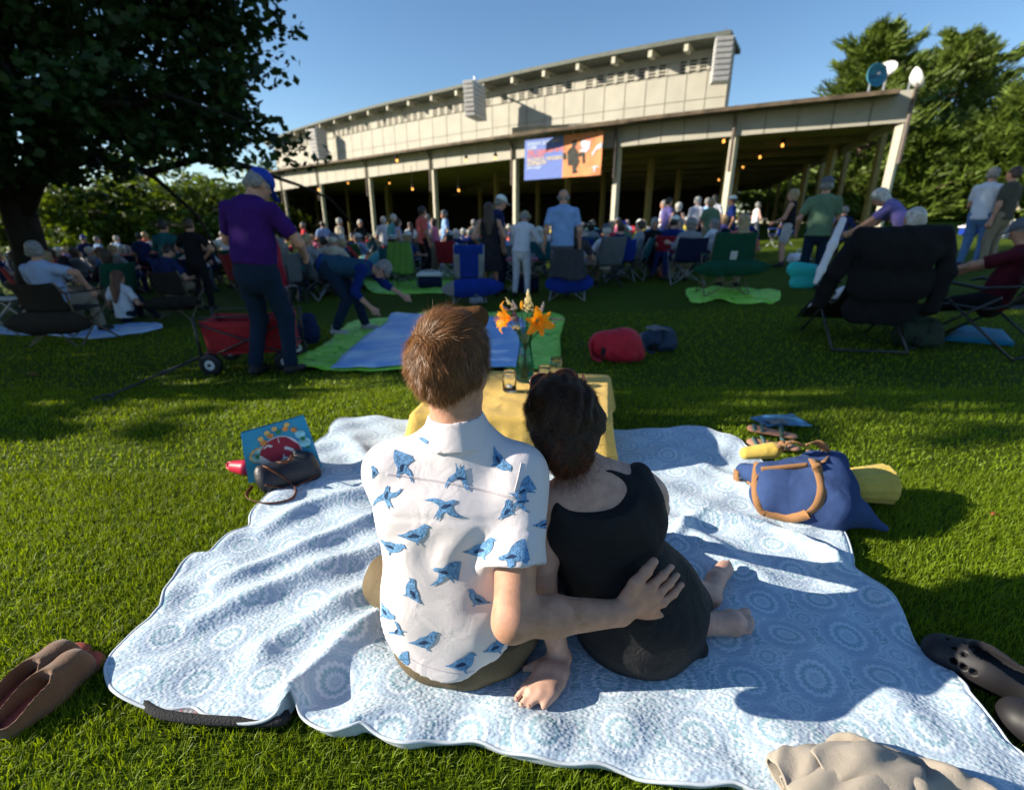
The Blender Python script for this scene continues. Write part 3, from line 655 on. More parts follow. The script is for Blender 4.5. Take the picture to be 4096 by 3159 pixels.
# ------------------------------------------------------------------ banner on the fascia
bt = 2.95; pa = atY(2100, 560, 25.2)
Mt('banner_blue', (.13, .19, .48), rough=.8, var=.05); Mt('banner_print', (.62, .24, .10), rough=.8, var=.3, scale=1.5)
Mt('text_white', (.5, .6, .75), rough=.9); Mt('text_red', (.68, .22, .18), rough=.9); Mt('text_cream', (.62, .52, .34), rough=.9); Mt('print_dark', (.05, .05, .045), rough=.9, var=.3); Mt('print_white', (.5, .55, .65), rough=.9, var=.2, scale=6); Mt('print_skin', (.6, .2, .13), rough=.9)
cL, cR = cpt(2.97), cpt(2.03); nn = cnorm(2.5)
def facept(px, py, off=.5):          # point on the vertical plane through the two posts
    a = cL[:2]+nn*off; d = (cR-cL)[:2]; r = ray(px, py)
    M_ = np.array([[r[0], -d[0]], [r[1], -d[1]]]); k, s_ = np.linalg.solve(M_, a); return np.array((0, 0, CH))+r*k
TL, TR, BR, BL = [facept(*q) for q in ((2100, 560), (2413, 523), (2402, 700), (2097, 722))]
ban = thing('banner', tuple(BL), 'blue and orange printed banner announcing a concert hung between two posts', 'banner')
def bil(u, v, off=0): q = (BL*(1-u)+BR*u)*(1-v)+(TL*(1-u)+TR*u)*v; return (q[0]+nn[0]*off, q[1]+nn[1]*off, q[2])
mb = MB(); mb.grid(lambda a, b: bil(a*.525, b), 6, 4, .02); mb.build('blue_half', 'banner_blue', ban, world=True)
mb = MB(); mb.grid(lambda a, b: bil(.5252+a*.4748, b), 6, 4, .02); mb.build('picture_half', 'banner_print', ban, world=True)
a, b = facept(2040, 548, .5), facept(2468, 487, .5); mb = MB(); mb.tube([a, b], .1, 10); mb.build('hanging_pipe', 'post_paint', ban, world=True)
for k in range(10):
    u = .05+k*.1; q0 = bil(u, 1); q1 = a+(b-a)*((q0[0]-a[0])/(b[0]-a[0])); mb = MB(); mb.tube([q0, tuple(q1)], .02, 5); mb.build('tie', 'text_cream', ban, world=True)
def text_on(txt, u, v, h, mat):
    cu = bpy.data.curves.new('lettering', 'FONT'); cu.body = txt; cu.size = 1; cu.resolution_u = 2; cu.offset = .02
    o = bpy.data.objects.new('lettering', cu); C.objects.link(o); dg = bpy.context.evaluated_depsgraph_get(); me = bpy.data.meshes.new_from_object(o.evaluated_get(dg)); h = h*.66; bpy.data.objects.remove(o)
    W = np.linalg.norm(BR-BL); Ht = np.linalg.norm(TL-BL); V = [bil(u+p_.co.x*h/W, v+p_.co.y*h/Ht, .012) for p_ in me.vertices]
    return mesh_obj('lettering', V, [tuple(p_.vertices) for p_ in me.polygons], mat, ban, world=True)
for txt, u, v, h, m_ in [('SUNDAY, JULY 15', .04, .84, .30, 'text_white'), ('2:30PM', .04, .745, .27, 'text_white'), ('TMC CHAMBER MUSIC', .04, .64, .33, 'text_red'), ('CONCERT', .04, .545, .33, 'text_red'), ('BACEWICZ, PENDERECKI &', .04, .45, .305, 'text_cream'), ('AUERBACH', .04, .355, .33, 'text_cream'), ('Hall, tonight', .04, .27, .26, 'text_white'), ('FREE', .40, .87, .24, 'text_cream')]: text_on(txt, u, v, h, m_)
def decal(P, mat, off=.014, name='print'):
    return mesh_obj(name, [bil(u, v, off) for u, v in P], [tuple(range(len(P)))], mat, ban, world=True)
decal([(.60, .28), (.58, .62), (.64, .72), (.68, .70), (.72, .55), (.80, .56), (.81, .30), (.78, .30), (.77, .48), (.72, .46), (.74, .35), (.70, .18), (.73, .1), (.66, .07), (.65, .28)], 'print_dark')
decal([(.645, .70), (.63, .80), (.655, .86), (.69, .85), (.70, .75), (.68, .70)], 'print_dark', .016); decal([(.68, .66), (.69, .74), (.73, .74), (.78, .66), (.76, .62)], 'print_skin', .018)
decal([(.74, .58), (.75, .80), (.79, .85), (.86, .82), (.86, .64), (.82, .55)], 'print_white', .017); decal([(.78, .83), (.79, .92), (.83, .93), (.85, .85), (.9, .84), (.9, .8), (.84, .8)], 'print_skin', .019)
decal([(.88, .5), (.94, .68), (1.0, .74), (.995, .62), (.93, .58), (.90, .45)], 'print_white', .016); decal([(.88, .16), (.9, .20), (.94, .22), (.98, .19), (.97, .18), (.94, .195), (.93, .08), (.915, .08), (.92, .18)], 'print_white', .016)
decal([(.53, .44), (.53, .58), (.56, .60), (.575, .46), (.56, .42)], 'print_dark', .016)
# ================================================================== PEOPLE: shared modelling
Mt('skin', (.50, .26, .17), rough=.5, var=.16, scale=38, bump=.22, bscale=520, spec=.35, sub=.12)
Mt('skin_tan', (.38, .19, .12), rough=.55, var=.1, scale=14, bump=.12, bscale=420, spec=.35, sub=.12)
Mt('skin_pale', (.56, .33, .245), rough=.5, var=.14, scale=38, bump=.22, bscale=520, spec=.35, sub=.12)
for nm, c in dict(hair_grey=(.20, .19, .18), hair_white=(.5, .47, .42), hair_brown=(.05, .028, .016), hair_dark=(.018, .012, .009), hair_blond=(.34, .24, .12), hair_red=(.12, .045, .02)).items():
    Mt(nm, c, rough=.5, var=.4, scale=30, bump=.8, bscale=90, spec=.5)
plastic('black_plastic', (.012, .012, .013)); plastic('white_plastic', (.7, .7, .7)); Mt('shoe_dark', (.02, .018, .018), rough=.6); Mt('shoe_light', (.35, .33, .33), rough=.7); Mt('sole_white', (.6, .6, .58), rough=.7)
def vec(*a): return np.array(a, float)
def unit(v): v = np.array(v, float); return v/(np.linalg.norm(v)+1e-12)
def ik(a, b, l1, l2, pole):
    a, b = np.array(a, float), np.array(b, float); d = b-a; L_ = min(np.linalg.norm(d), (l1+l2)*.995); u = unit(d); b = a+u*L_
    x = (l1*l1-l2*l2+L_*L_)/(2*L_); h = math.sqrt(max(l1*l1-x*x, 0)); p = np.array(pole, float); p = unit(p-u*(p@u))
    return a+u*x+p*h, b
def rotx(a): return np.array(((1, 0, 0), (0, cos(a), -sin(a)), (0, sin(a), cos(a))))
def roty(a): return np.array(((cos(a), 0, sin(a)), (0, 1, 0), (-sin(a), 0, cos(a))))
def rotz(a): return np.array(((cos(a), -sin(a), 0), (sin(a), cos(a), 0), (0, 0, 1)))
def hand_ops(B, wrist, fdir, palm_n, side, s=1.0, curl=.35, k=.006, fingers=True):
    f = unit(fdir); n = unit(palm_n); n = unit(n-f*(n@f)); t = np.cross(f, n)*side      # t points to the thumb side
    pc = wrist+f*.045*s
    B.cone(wrist, pc+f*.02*s, .025*s, .034*s, k*3, w=n, q=.55)
    B.cone(pc+t*.018*s, pc-t*.018*s+f*.01*s, .03*s, .03*s, k*3, w=n, q=.5)
    if not fingers:
        B.cone(pc+f*.02*s, pc+f*.085*s+n*.03*s, .032*s, .02*s, k*3, w=n, q=.5); B.cone(pc+t*.03*s, pc+t*.05*s+f*.04*s, .012*s, .01*s, k*2); return
    for i, (o, L_) in enumerate(((.027, .068), (.009, .077), (-.009, .072), (-.026, .056))):
        r = .0088*s; p0 = wrist+f*(.085-.004*abs(i-1))*s+t*o*s; a0 = curl*.4; d1 = unit(f*cos(a0)+n*sin(a0)+t*(o*3.5)); p1 = p0+d1*L_*.45*s
        a1 = curl*1.3; d2 = unit(f*cos(a1)+n*sin(a1)+t*(o*2.5)); p2 = p1+d2*L_*.3*s; a2 = curl*2; d3 = unit(f*cos(a2)+n*sin(a2)+t*(o*2)); p3 = p2+d3*L_*.25*s
        B.chain([wrist+f*.05*s+t*o*.8*s, p0, p1, p2, p3], [r*1.1, r*1.1, r, r*.92, r*.8], k)
    p0 = wrist+f*.03*s+t*.02*s; p1 = p0+unit(f*.75+t*.8+n*.2)*.035*s; p2 = p1+unit(f*.95+t*.45+n*.25)*.03*s; p3 = p2+unit(f+t*.2+n*.25)*.022*s
    B.chain([p0, p1, p2, p3], [.013*s, .0115*s, .010*s, .0085*s], k*1.5)
def head_ops(B, c, Rm, s=1.0, nose=True, ears=True):
    g = lambda x, y, z: c+Rm@vec(x, y, z)*s
    B.ell(c+Rm@vec(0, -.012, .022)*s, vec(.076, .092, .088)*s, Rm, .02*s)
    B.ell(g(0, .035, -.03), vec(.058, .06, .078)*s, Rm, .03*s)
    B.cone(g(-.025, .05, -.085), g(.025, .05, -.085), .026*s, .026*s, .03*s)
    if nose:
        B.cone(g(0, .092, .005), g(0, .112, -.028), .009*s, .014*s, .014*s); B.cone(g(-.035, .085, .018), g(.035, .085, .018), .011*s, .011*s, .015*s)
        B.cone(g(-.02, .092, -.062), g(.02, .092, -.062), .007*s, .007*s, .006*s)
    if ears:
        for q in (-1, 1): B.ell(g(q*.079, -.005, -.008), vec(.010, .019, .032)*s, Rm@rotz(q*.35), .006*s)
def person(loc, rz, label, shirt='cloth_blue', trousers='denim', skin='skin', hair='hair_grey', style='short', h=1.75, lean=0.0, pel=None, ankles=None, wrists=None, roll=0.0, head=(0, 0), twist=0.0,
           sleeve='short', h_vox=.014, group=None, shoes='shoe_dark', hat=None, build=1.0, shorts=False, dress=None, glasses=False, elbow_pole=None, knee_pole=(0, 1, .15), fingers=True, cat='person', name='person', slim=1.0, untuck=True, faces=True, vest=None):
    """local frame: faces +Y, origin on the ground under the pelvis"""
    s = h/1.75; t = thing(name, loc, label, cat, group, rz)
    pel = vec(0, 0, .93*s) if pel is None else np.array(pel, float)
    RT = rotz(twist)@roty(roll)@rotx(-lean)         # torso frame (lean forward = towards +Y)
    T = lambda x, y, z: pel+RT@vec(x, y, z)*s
    nb = T(0, -.01, .50); hip = [pel+rotz(twist)@vec(q*.09, 0, -.01)*s for q in (-1, 1)]; sh = [T(q*.168*build, -.01, .435) for q in (-1, 1)]
    hp, hy = head; RH = RT@rotz(-hy)@rotx(-hp); hc = nb+RT@vec(0, .02, .065)*s+RH@vec(0, .015, .095)*s
    ank = ankles or [(-.12, .02, .08*s), (.12, .02, .08*s)]; ank = [vec(*a) for a in ank]
    wr = wrists or [(-.24, .03, .78*s), (.24, .03, .78*s)]; wr = [vec(*a) for a in wr]
    kn, an, el, ws = [], [], [], []
    for i in (0, 1):
        k_, a_ = ik(hip[i], ank[i], .43*s, .42*s, knee_pole if not isinstance(knee_pole[0], tuple) else knee_pole[i]); kn.append(k_); an.append(a_)
        pole = (elbow_pole[i] if elbow_pole else (q_ := (-.5 if i == 0 else .5), -1, -.2)); e_, w_ = ik(sh[i], wr[i], .30*s, .26*s, pole); el.append(e_); ws.append(w_)
    v = h_vox; kk = max(.02, v*1.6)
    # --- body: one continuous surface
    B = Blob(v); head_ops(B, hc, RH, s, nose=faces, ears=faces)
    B.cone(nb-RT@vec(0, 0, .05)*s, hc-RH@vec(0, .0, .05)*s, .06*s*slim, .054*s*slim, .03)
    B.cone(pel, nb-RT@vec(0, 0, .06)*s, .10*s, .085*s, .05, w=RT@vec(0, 1, 0), q=.75)
    B.cone(sh[0], sh[1], .05*s, .05*s, .05)
    bare = sleeve in ('none', 'strap')
    for i in (0, 1):
        r0 = .047*s*slim*(1 if bare else .86); B.chain([sh[i], el[i]], [r0, .040*s*slim], kk); B.chain([el[i], ws[i]], [.039*s*slim, .026*s*slim], kk)
        fd = ws[i]-el[i]; pn = np.cross(fd, vec(0, 0, 1)); pn = pn if np.linalg.norm(pn) > .05 else vec(1, 0, 0)
        pn = unit(vec(-1 if i else 1, 0, 0)+.01*pn); hand_ops(B, ws[i], fd, pn, -1 if i == 0 else 1, s, .35, max(.004, v*.5), fingers and v < .011)
        B.chain([hip[i], kn[i], an[i]], [.075*s, .05*s, .036*s], .03) if (shorts or dress) else B.chain([hip[i], kn[i], an[i]], [.06*s, .045*s, .034*s], .03)
    body = B.build('body', skin, t)
    # --- shirt or dress
    S = Blob(v); q = RT@vec(0, 1, 0)
    if dress:
        S.cone(T(0, 0, .36), T(0, 0, .12), .150*s*build, .135*s*build, .06, w=q, q=.7)
        S.cone(T(0, 0, .16), pel+vec(0, 0, -.05)*s, .13*s*build, .17*s*build, .06, w=q, q=.8)
        if np.linalg.norm(kn[0]-hip[0]) > 0 and abs(an[0][2]-pel[2]) > .6*s: S.cone(pel, vec(pel[0], pel[1], dress*s), .17*s*build, .25*s*build, .05, w=q, q=.85, cutb=True)
        else: S.chain([hip[0], kn[0]], [.11*s, .085*s], .08); S.chain([hip[1], kn[1]], [.11*s, .085*s], .08)
    else:
        S.cone(T(0, 0, .36), T(0, 0, .12), .160*s*build, .150*s*build, .06, w=q, q=.68)
        S.cone(T(0, 0, .16), T(0, 0, -.09 if untuck else .03), .148*s*build, (.172 if untuck else .150)*s*build, .06, w=q, q=.80, cutb=True)
    if sleeve != 'strap': [S.cone(T(q_*.13*build, -.01, .425), T(q_*.04, -.01, .46), .060*s, .066*s, .06, w=q, q=1) for q_ in (-1, 1)]
    else: S.chain([T(-.09, -.06, .33), T(-.085, -.02, .50)], [.03*s, .02*s], .03); S.chain([T(.09, -.06, .33), T(.085, -.02, .50)], [.03*s, .02*s], .03)
    if sleeve not in ('none', 'strap'): S.cone(T(0, -.015, .44), nb+RT@vec(0, .0, .012)*s, .085*s, .066*s, .05, cutb=True)
    for i in (0, 1):
        if sleeve == 'short': e = sh[i]+(el[i]-sh[i])*.72; S.cone(sh[i], e, .060*s*build, .062*s, kk, cutb=True)
        elif sleeve == 'long': S.cone(sh[i], el[i], .063*s*build, .055*s, kk); S.cone(el[i], ws[i]-(ws[i]-el[i])*.06, .054*s, .042*s, kk, cutb=True)
        elif sleeve == '34': S.cone(sh[i], el[i], .062*s*build, .052*s, kk); S.cone(el[i], el[i]+(ws[i]-el[i])*.4, .052*s, .047*s, kk, cutb=True)
    if v < .02: S.noise(lambda X, Y, Z: .0035*np.sin(X*31+3*np.sin(Z*17)+Z*23)*np.sin(Y*19+Z*11+2*np.sin(X*9)))
    S.build('dress' if dress else 'shirt', shirt, t)
    if vest: Ve = Blob(v); Ve.cone(T(0, 0, .38), T(0, 0, .12), .168*s*build, .160*s*build, .06, w=q, q=.70); Ve.cone(T(0, 0, .16), T(0, 0, -.06), .158*s*build, .172*s*build, .06, w=q, q=.78, cutb=True); [Ve.cone(T(q_*.11, -.01, .42), T(q_*.05, -.01, .45), .062*s, .066*s, .05) for q_ in (-1, 1)]; Ve.build('vest', vest, t)
    if not dress:
        L_ = Blob(v); L_.cone(T(0, 0, .05 if not untuck else -.02), pel-vec(0, 0, .05)*s, .144*s*build, .150*s*build, .05, w=q, q=.76, cuta=not untuck)
        for i in (0, 1):
            if shorts: L_.cone(hip[i], hip[i]+(kn[i]-hip[i])*.85, .098*s, .082*s, .05, cutb=True)
            else: L_.cone(hip[i], kn[i], .098*s, .07*s, .04); L_.cone(kn[i], an[i]-unit(an[i]-kn[i])*.0, .069*s, .055*s, .03, cutb=True)
        if v < .02: L_.noise(lambda X, Y, Z: .003*np.sin(Z*37+4*np.sin(X*13+Y*9))*np.sin(X*21+Y*17))
        L_.build('shorts' if shorts else 'trousers', trousers, t)
    for i in (0, 1):
        d = unit(vec((an[i]-kn[i])[0]*.3+(.1 if i else -.1), 1, 0)) if an[i][2] < .2 else unit(an[i]-kn[i])
        f = Blob(max(v*.8, .009)); a = an[i]; f.cone(a+vec(0, 0, -.03)-d*.03, a+d*.13*s+vec(0, 0, -.045), .042*s, .036*s, .03, w=(0, 0, 1), q=.9); f.cone(a+vec(0, 0, .03), a-vec(0, 0, .03), .045*s, .04*s, .02)
        f.build('shoe', shoes, t)
    # --- hair, hats, glasses
    g = lambda x, y, z: hc+RH@vec(x, y, z)*s
    cut = None
    if style != 'none':
        H = Blob(max(v*.8, .008)); hv = .014
        if style == 'short': H.ell(g(0, -.018, .03), vec(.084, .098, .09)*s, RH, .02); H.cone(g(-.05, -.05, -.03), g(.05, -.05, -.03), .042*s, .042*s, .03); H.plane(g(0, .05, -.02), RH@vec(0, .75, -.6)); H.plane(g(0, 0, -.065), RH@vec(0, .2, -1))
        elif style == 'bald': H.cone(g(-.055, -.035, -.02), g(.055, -.035, -.02), .045*s, .045*s, .03); H.plane(g(0, 0, .02), RH@vec(0, 0, 1)); H.plane(g(0, .0, 0), RH@vec(0, 1, 0))
        elif style == 'bob': H.ell(g(0, -.02, .03), vec(.096, .108, .098)*s, RH, .03); H.chain([g(-.06, -.03, 0), g(-.07, -.02, -.1)], [.045*s, .035*s], .04); H.chain([g(.06, -.03, 0), g(.07, -.02, -.1)], [.045*s, .035*s], .04); H.cone(g(0, -.06, 0), g(0, -.05, -.12), .07*s, .05*s, .04); H.plane(g(0, .045, -.0), RH@vec(0, 1, -.55))
        elif style == 'long':
            H.ell(g(0, -.02, .03), vec(.092, .106, .096)*s, RH, .03); H.plane(g(0, .045, 0), RH@vec(0, 1, -.55)); b0 = g(0, -.06, 0); b1 = nb+RT@vec(0, -.09, -.05)*s; b2 = nb+RT@vec(0, -.14, -.27)*s
            H.cone(b0, b1, .085*s, .09*s, .04, w=RT@vec(0, 1, 0), q=.6); H.cone(b1, b2, .09*s, .045*s, .04, w=RT@vec(0, 1, 0), q=.5)
        H.noise(lambda X, Y, Z: .003*np.sin(X*90+Z*40)*np.sin(Y*70+Z*15)); H.build('hair', hair, t)
    if hat:
        kind, hm = hat; Hh = Blob(max(v*.8, .009)); Hh.ell(g(0, -.01, .05), vec(.092, .106, .085)*s, RH, .02); Hh.plane(g(0, 0, .035), RH@vec(0, .12, -1))
        if kind == 'cap': Hh.cone(g(0, .08, .04), g(0, .15, .03), .068*s, .05*s, .01, w=RH@vec(0, .1, 1), q=.16)
        else: Hh.cone(g(0, 0, .035), g(0, 0, .045), (.17 if kind == 'sunhat' else .13)*s, (.165 if kind == 'sunhat' else .13)*s, .01, w=RH@vec(0, 0, 1), q=.12) if False else Hh.ell(g(0, 0, .04), vec(.165, .175, .014)*s if kind == 'sunhat' else vec(.14, .15, .013)*s, RH, .012)
        Hh.build('cap' if kind == 'cap' else 'hat', hm, t)
    if glasses:
        m = MB(); 
        for q_ in (-1, 1): m.box(g(q_*.034, .100, .006), (.05, .008, .036), rz=rz*0); m.bar(g(q_*.06, .095, .01), g(q_*.082, .0, .008), .006, .012)
        m.bar(g(-.02, .106, .012), g(.02, .106, .012), .006, .008); m.build('glasses', 'black_plastic', t)
    elif faces and v < .02:
        for q_ in (-1, 1):
            m = MB(); c_ = g(q_*.032, .083, .004); m.lathe([(0, -.011), (.008, -.008), (.011, 0), (.008, .008), (0, .011)], c=c_, n=8); m.build('eye', 'eye_white', t, smooth=True)
    return t
plastic('eye_white', (.12, .10, .09), .2)
# ================================================================== QUILT
def quilt_material():
    m, nt, b = _mk('quilt'); L = nt.links
    uv = N(nt, 'ShaderNodeUVMap'); sep = N(nt, 'ShaderNodeSeparateXYZ'); L.new(uv.outputs[0], sep.inputs[0])
    def mth(op, a, b_=None, c_=None):
        n = N(nt, 'ShaderNodeMath', operation=op)
        for i, q in enumerate((a, b_, c_)):
            if q is None: continue
            if isinstance(q, (int, float)): n.inputs[i].default_value = q
            else: L.new(q, n.inputs[i])
        return n.outputs[0]
    nz = N(nt, 'ShaderNodeTexNoise'); nz.inputs['Scale'].default_value = 40; nz.inputs['Detail'].default_value = 3; L.new(uv.outputs[0], nz.inputs['Vector'])
    X = mth('DIVIDE', mth('ADD', sep.outputs[0], -.9), .166); Y = mth('DIVIDE', mth('ADD', sep.outputs[1], -.895), .133)
    def cell(ox, oy):
        fx = mth('SUBTRACT', mth('FRACT', mth('ADD', X, .5+ox)), .5); fy = mth('SUBTRACT', mth('FRACT', mth('ADD', Y, .5+oy)), .5)
        ax = mth('MULTIPLY', fx, .166); ay = mth('MULTIPLY', fy, .133)
        r = mth('SQRT', mth('ADD', mth('MULTIPLY', ax, ax), mth('MULTIPLY', ay, ay))); th = mth('ARCTAN2', ay, ax); return r, th
    r, th = cell(0, 0)
    pet = mth('MULTIPLY', mth('SINE', mth('MULTIPLY', th, 16)), .0022); rr = mth('ADD', r, pet)
    rp = N(nt, 'ShaderNodeValToRGB'); rp.color_ramp.interpolation = 'LINEAR'; e = rp.color_ramp.elements
    LT, TE, GB, MD = (.62, .69, .76, 1), (.19, .37, .44, 1), (.31, .41, .54, 1), (.44, .55, .65, 1)
    stops = [(0, LT), (.04, TE), (.07, LT), (.12, TE), (.15, MD), (.27, LT), (.33, TE), (.42, TE), (.46, MD), (.49, LT), (.575, LT), (.60, GB), (.74, GB), (.77, TE), (.80, MD), (.85, GB), (.97, LT), (1, MD)]
    e[0].position = 0; e[0].color = stops[0][1]; e[1].position = 1; e[1].color = stops[-1][1]
    for p, c_ in stops[1:-1]: q = e.new(p); q.color = c_
    L.new(mth('DIVIDE', rr, .074), rp.inputs[0])
    r2, th2 = cell(.5, .5); pet2 = mth('MULTIPLY', mth('SINE', mth('MULTIPLY', th2, 12)), .0018); rr2 = mth('ADD', r2, pet2)
    rp2 = N(nt, 'ShaderNodeValToRGB'); e = rp2.color_ramp.elements; stops = [(0, LT), (.08, TE), (.14, LT), (.26, MD), (.36, TE), (.42, MD), (.5, LT), (.62, MD), (.66, TE), (.71, LT), (.8, MD), (.85, TE), (1, TE)]
    e[0].position = 0; e[0].color = stops[0][1]; e[1].position = 1; e[1].color = stops[-1][1]
    for p, c_ in stops[1:-1]: q = e.new(p); q.color = c_
    L.new(mth('DIVIDE', rr2, .046), rp2.inputs[0])
    # scrolls between the medallions
    vo = N(nt, 'ShaderNodeTexVoronoi'); vo.inputs['Scale'].default_value = 120; L.new(uv.outputs[0], vo.inputs['Vector'])
    rs = N(nt, 'ShaderNodeValToRGB'); e = rs.color_ramp.elements; e[0].position = .25; e[0].color = LT; e[1].position = .55; e[1].color = TE; L.new(vo.outputs['Distance'], rs.inputs[0])
    big = mth('LESS_THAN', rr, .0735); small = mth('LESS_THAN', rr2, .0385)
    m1 = N(nt, 'ShaderNodeMix', data_type='RGBA'); L.new(small, m1.inputs[0]); L.new(rs.outputs[0], m1.inputs[6]); L.new(rp2.outputs[0], m1.inputs[7])
    m2 = N(nt, 'ShaderNodeMix', data_type='RGBA'); L.new(big, m2.inputs[0]); L.new(m1.outputs[2], m2.inputs[6]); L.new(rp.outputs[0], m2.inputs[7])
    # faded, printed cloth: pull towards the ground colour, fine mottling
    n3 = N(nt, 'ShaderNodeTexNoise'); n3.inputs['Scale'].default_value = 260; n3.inputs['Detail'].default_value = 2; L.new(uv.outputs[0], n3.inputs['Vector'])
    m3 = N(nt, 'ShaderNodeMix', data_type='RGBA'); L.new(mth('MULTIPLY_ADD', n3.outputs['Fac'], .55, .06), m3.inputs[0]); L.new(m2.outputs[2], m3.inputs[6]); m3.inputs[7].default_value = (.52, .61, .70, 1)
    L.new(m3.outputs[2], b.inputs['Base Color']); b.inputs['Roughness'].default_value = .95; b.inputs['Specular IOR Level'].default_value = .1; b.inputs['Sheen Weight'].default_value = .15
    mp = N(nt, 'ShaderNodeMapping'); mp.inputs['Scale'].default_value = (1, 1.7, 1); mp.inputs['Rotation'].default_value = (0, 0, .35); L.new(uv.outputs[0], mp.inputs['Vector'])
    v2 = N(nt, 'ShaderNodeTexVoronoi'); v2.feature = 'SMOOTH_F1'; v2.inputs['Scale'].default_value = 105; v2.inputs['Randomness'].default_value = .85; L.new(mp.outputs[0], v2.inputs['Vector'])
    bp = N(nt, 'ShaderNodeBump'); bp.invert = True; bp.inputs['Strength'].default_value = .8; bp.inputs['Distance'].default_value = .0034; L.new(v2.outputs['Distance'], bp.inputs['Height'])
    L.new(bp.outputs[0], b.inputs['Normal']); _mats['quilt'] = m
quilt_material()
Mt('quilt_back', (.52, .58, .64), rough=.95)
RIDGES = [((1560, 2440), (1340, 2600), (1166, 2790), .062, .034), ((1560, 2310), (1300, 2440), (1050, 2590), .036, .038), ((1540, 2190), (1150, 2330), (800, 2480), .034, .04), ((1490, 2080), (1180, 2200), (880, 2330), .03, .035), ((1490, 1960), (1250, 2020), (1060, 2120), .026, .04),
          ((1650, 2800), (1520, 2850), (1420, 2890), .02, .04), ((2790, 2065), (3060, 2100), (3330, 2250), .042, .03), ((3300, 2230), (3440, 2330), (3560, 2440), .02, .035), ((2650, 1800), (2850, 1870), (3000, 1960), .03, .04), ((2680, 2080), (2850, 2170), (3040, 2300), .022, .04), ((3200, 2600), (3400, 2680), (3560, 2760), .012, .05),
          ((1400, 1760), (1480, 1850), (1490, 1930), .02, .04), ((2000, 2900), (2200, 2880), (2500, 2900), .012, .06), ((2950, 3080), (3100, 3000), (3250, 2960), .02, .05), ((3700, 2900), (3850, 2840), (3900, 2780), .015, .05), ((2700, 2140), (2745, 2090), (2800, 2060), .03, .022)]
RS = []
for a, b_, c_, h, w in RIDGES:
    P_ = np.array(catmull([flat(*a)[:2], flat(*b_)[:2], flat(*c_)[:2]], 6)); RS.append((P_, h, w))
def quilt_h(x, y):
    z = .040+.006*np.sin(x*9+2*np.sin(y*7))*np.cos(y*11+x*3)+.004*np.sin(x*23+y*17)+.0035*np.sin(x*31-y*27+3*np.sin(x*5))
    for P_, h, w in RS:
        d2 = np.full(x.shape, 9.0); tt = np.zeros(x.shape)
        for i in range(len(P_)-1):
            a, b_ = P_[i], P_[i+1]; ab = b_-a; t = np.clip(((x-a[0])*ab[0]+(y-a[1])*ab[1])/(ab@ab), 0, 1); dd = (x-a[0]-t*ab[0])**2+(y-a[1]-t*ab[1])**2
            m = dd < d2; d2 = np.where(m, dd, d2); tt = np.where(m, (i+t)/(len(P_)-1), tt)
        z = z+h*np.exp(-d2/(w*w))*(.75+.25*np.sin(tt*5+x*9))
    # people and the table press it flat
    for cx, cy, rr in ((-.12, 1.03, .2), (.33, 1.03, .22), (.12, .88, .1), (.6, 1.12, .1), (0, 2.4, .45)):
        z = z-(z-.04)*.85*np.exp(-(((x-cx)**2+(y-cy)**2)/(rr*rr))**2)
    return z
cc = np.array([.15, 1.45]); ol = np.array([q[:2] for q in catmull([(p[0], p[1], 0) for p in QP], 7, closed=True)])
nr, na = 125, len(ol); rr_ = np.linspace(0, 1, nr)[:, None, None]; G = cc+(ol-cc)[None]*rr_
z = quilt_h(G[..., 0], G[..., 1]); edge = ss(.985, 1.0, rr_[..., 0]); z = z-edge*.006
V = np.concatenate([G, z[..., None]], -1).reshape(-1, 3); uvq = G.reshape(-1, 2)
ii = np.arange(nr*na).reshape(nr, na); FQ = np.stack([ii[:-1], ii[1:], np.roll(ii[1:], -1, 1), np.roll(ii[:-1], -1, 1)], -1).reshape(-1, 4)
qt = thing('quilt', (cc[0], cc[1], 0), 'pale blue quilted blanket with medallion print spread under the couple', 'quilt')
qo = mesh_obj('quilt_top', V-np.array((cc[0], cc[1], 0)), FQ, 'quilt', qt, smooth=True, uv=uvq)
pe = [(p[0], p[1], float(z[-1, i])) for i, p in enumerate(ol)]; mb = MB()
P = pe+[pe[0]]; mb.tube(P, .004, 6, cap=False); mb.build('piping', 'quilt_back', qt, True, world=True)
V2 = []; 
for p in pe: c0 = cc+(np.array(p[:2])-cc)*.99; V2 += [(p[0], p[1], p[2]-.002), (c0[0], c0[1], .012)]
mesh_obj('backing', V2, [(2*i, 2*((i+1) % na), 2*((i+1) % na)+1, 2*i+1) for i in range(na)], 'quilt_back', qt, True, world=True)
def qz(x, y): return float(quilt_h(np.array([x*1.0]), np.array([y*1.0]))[0])
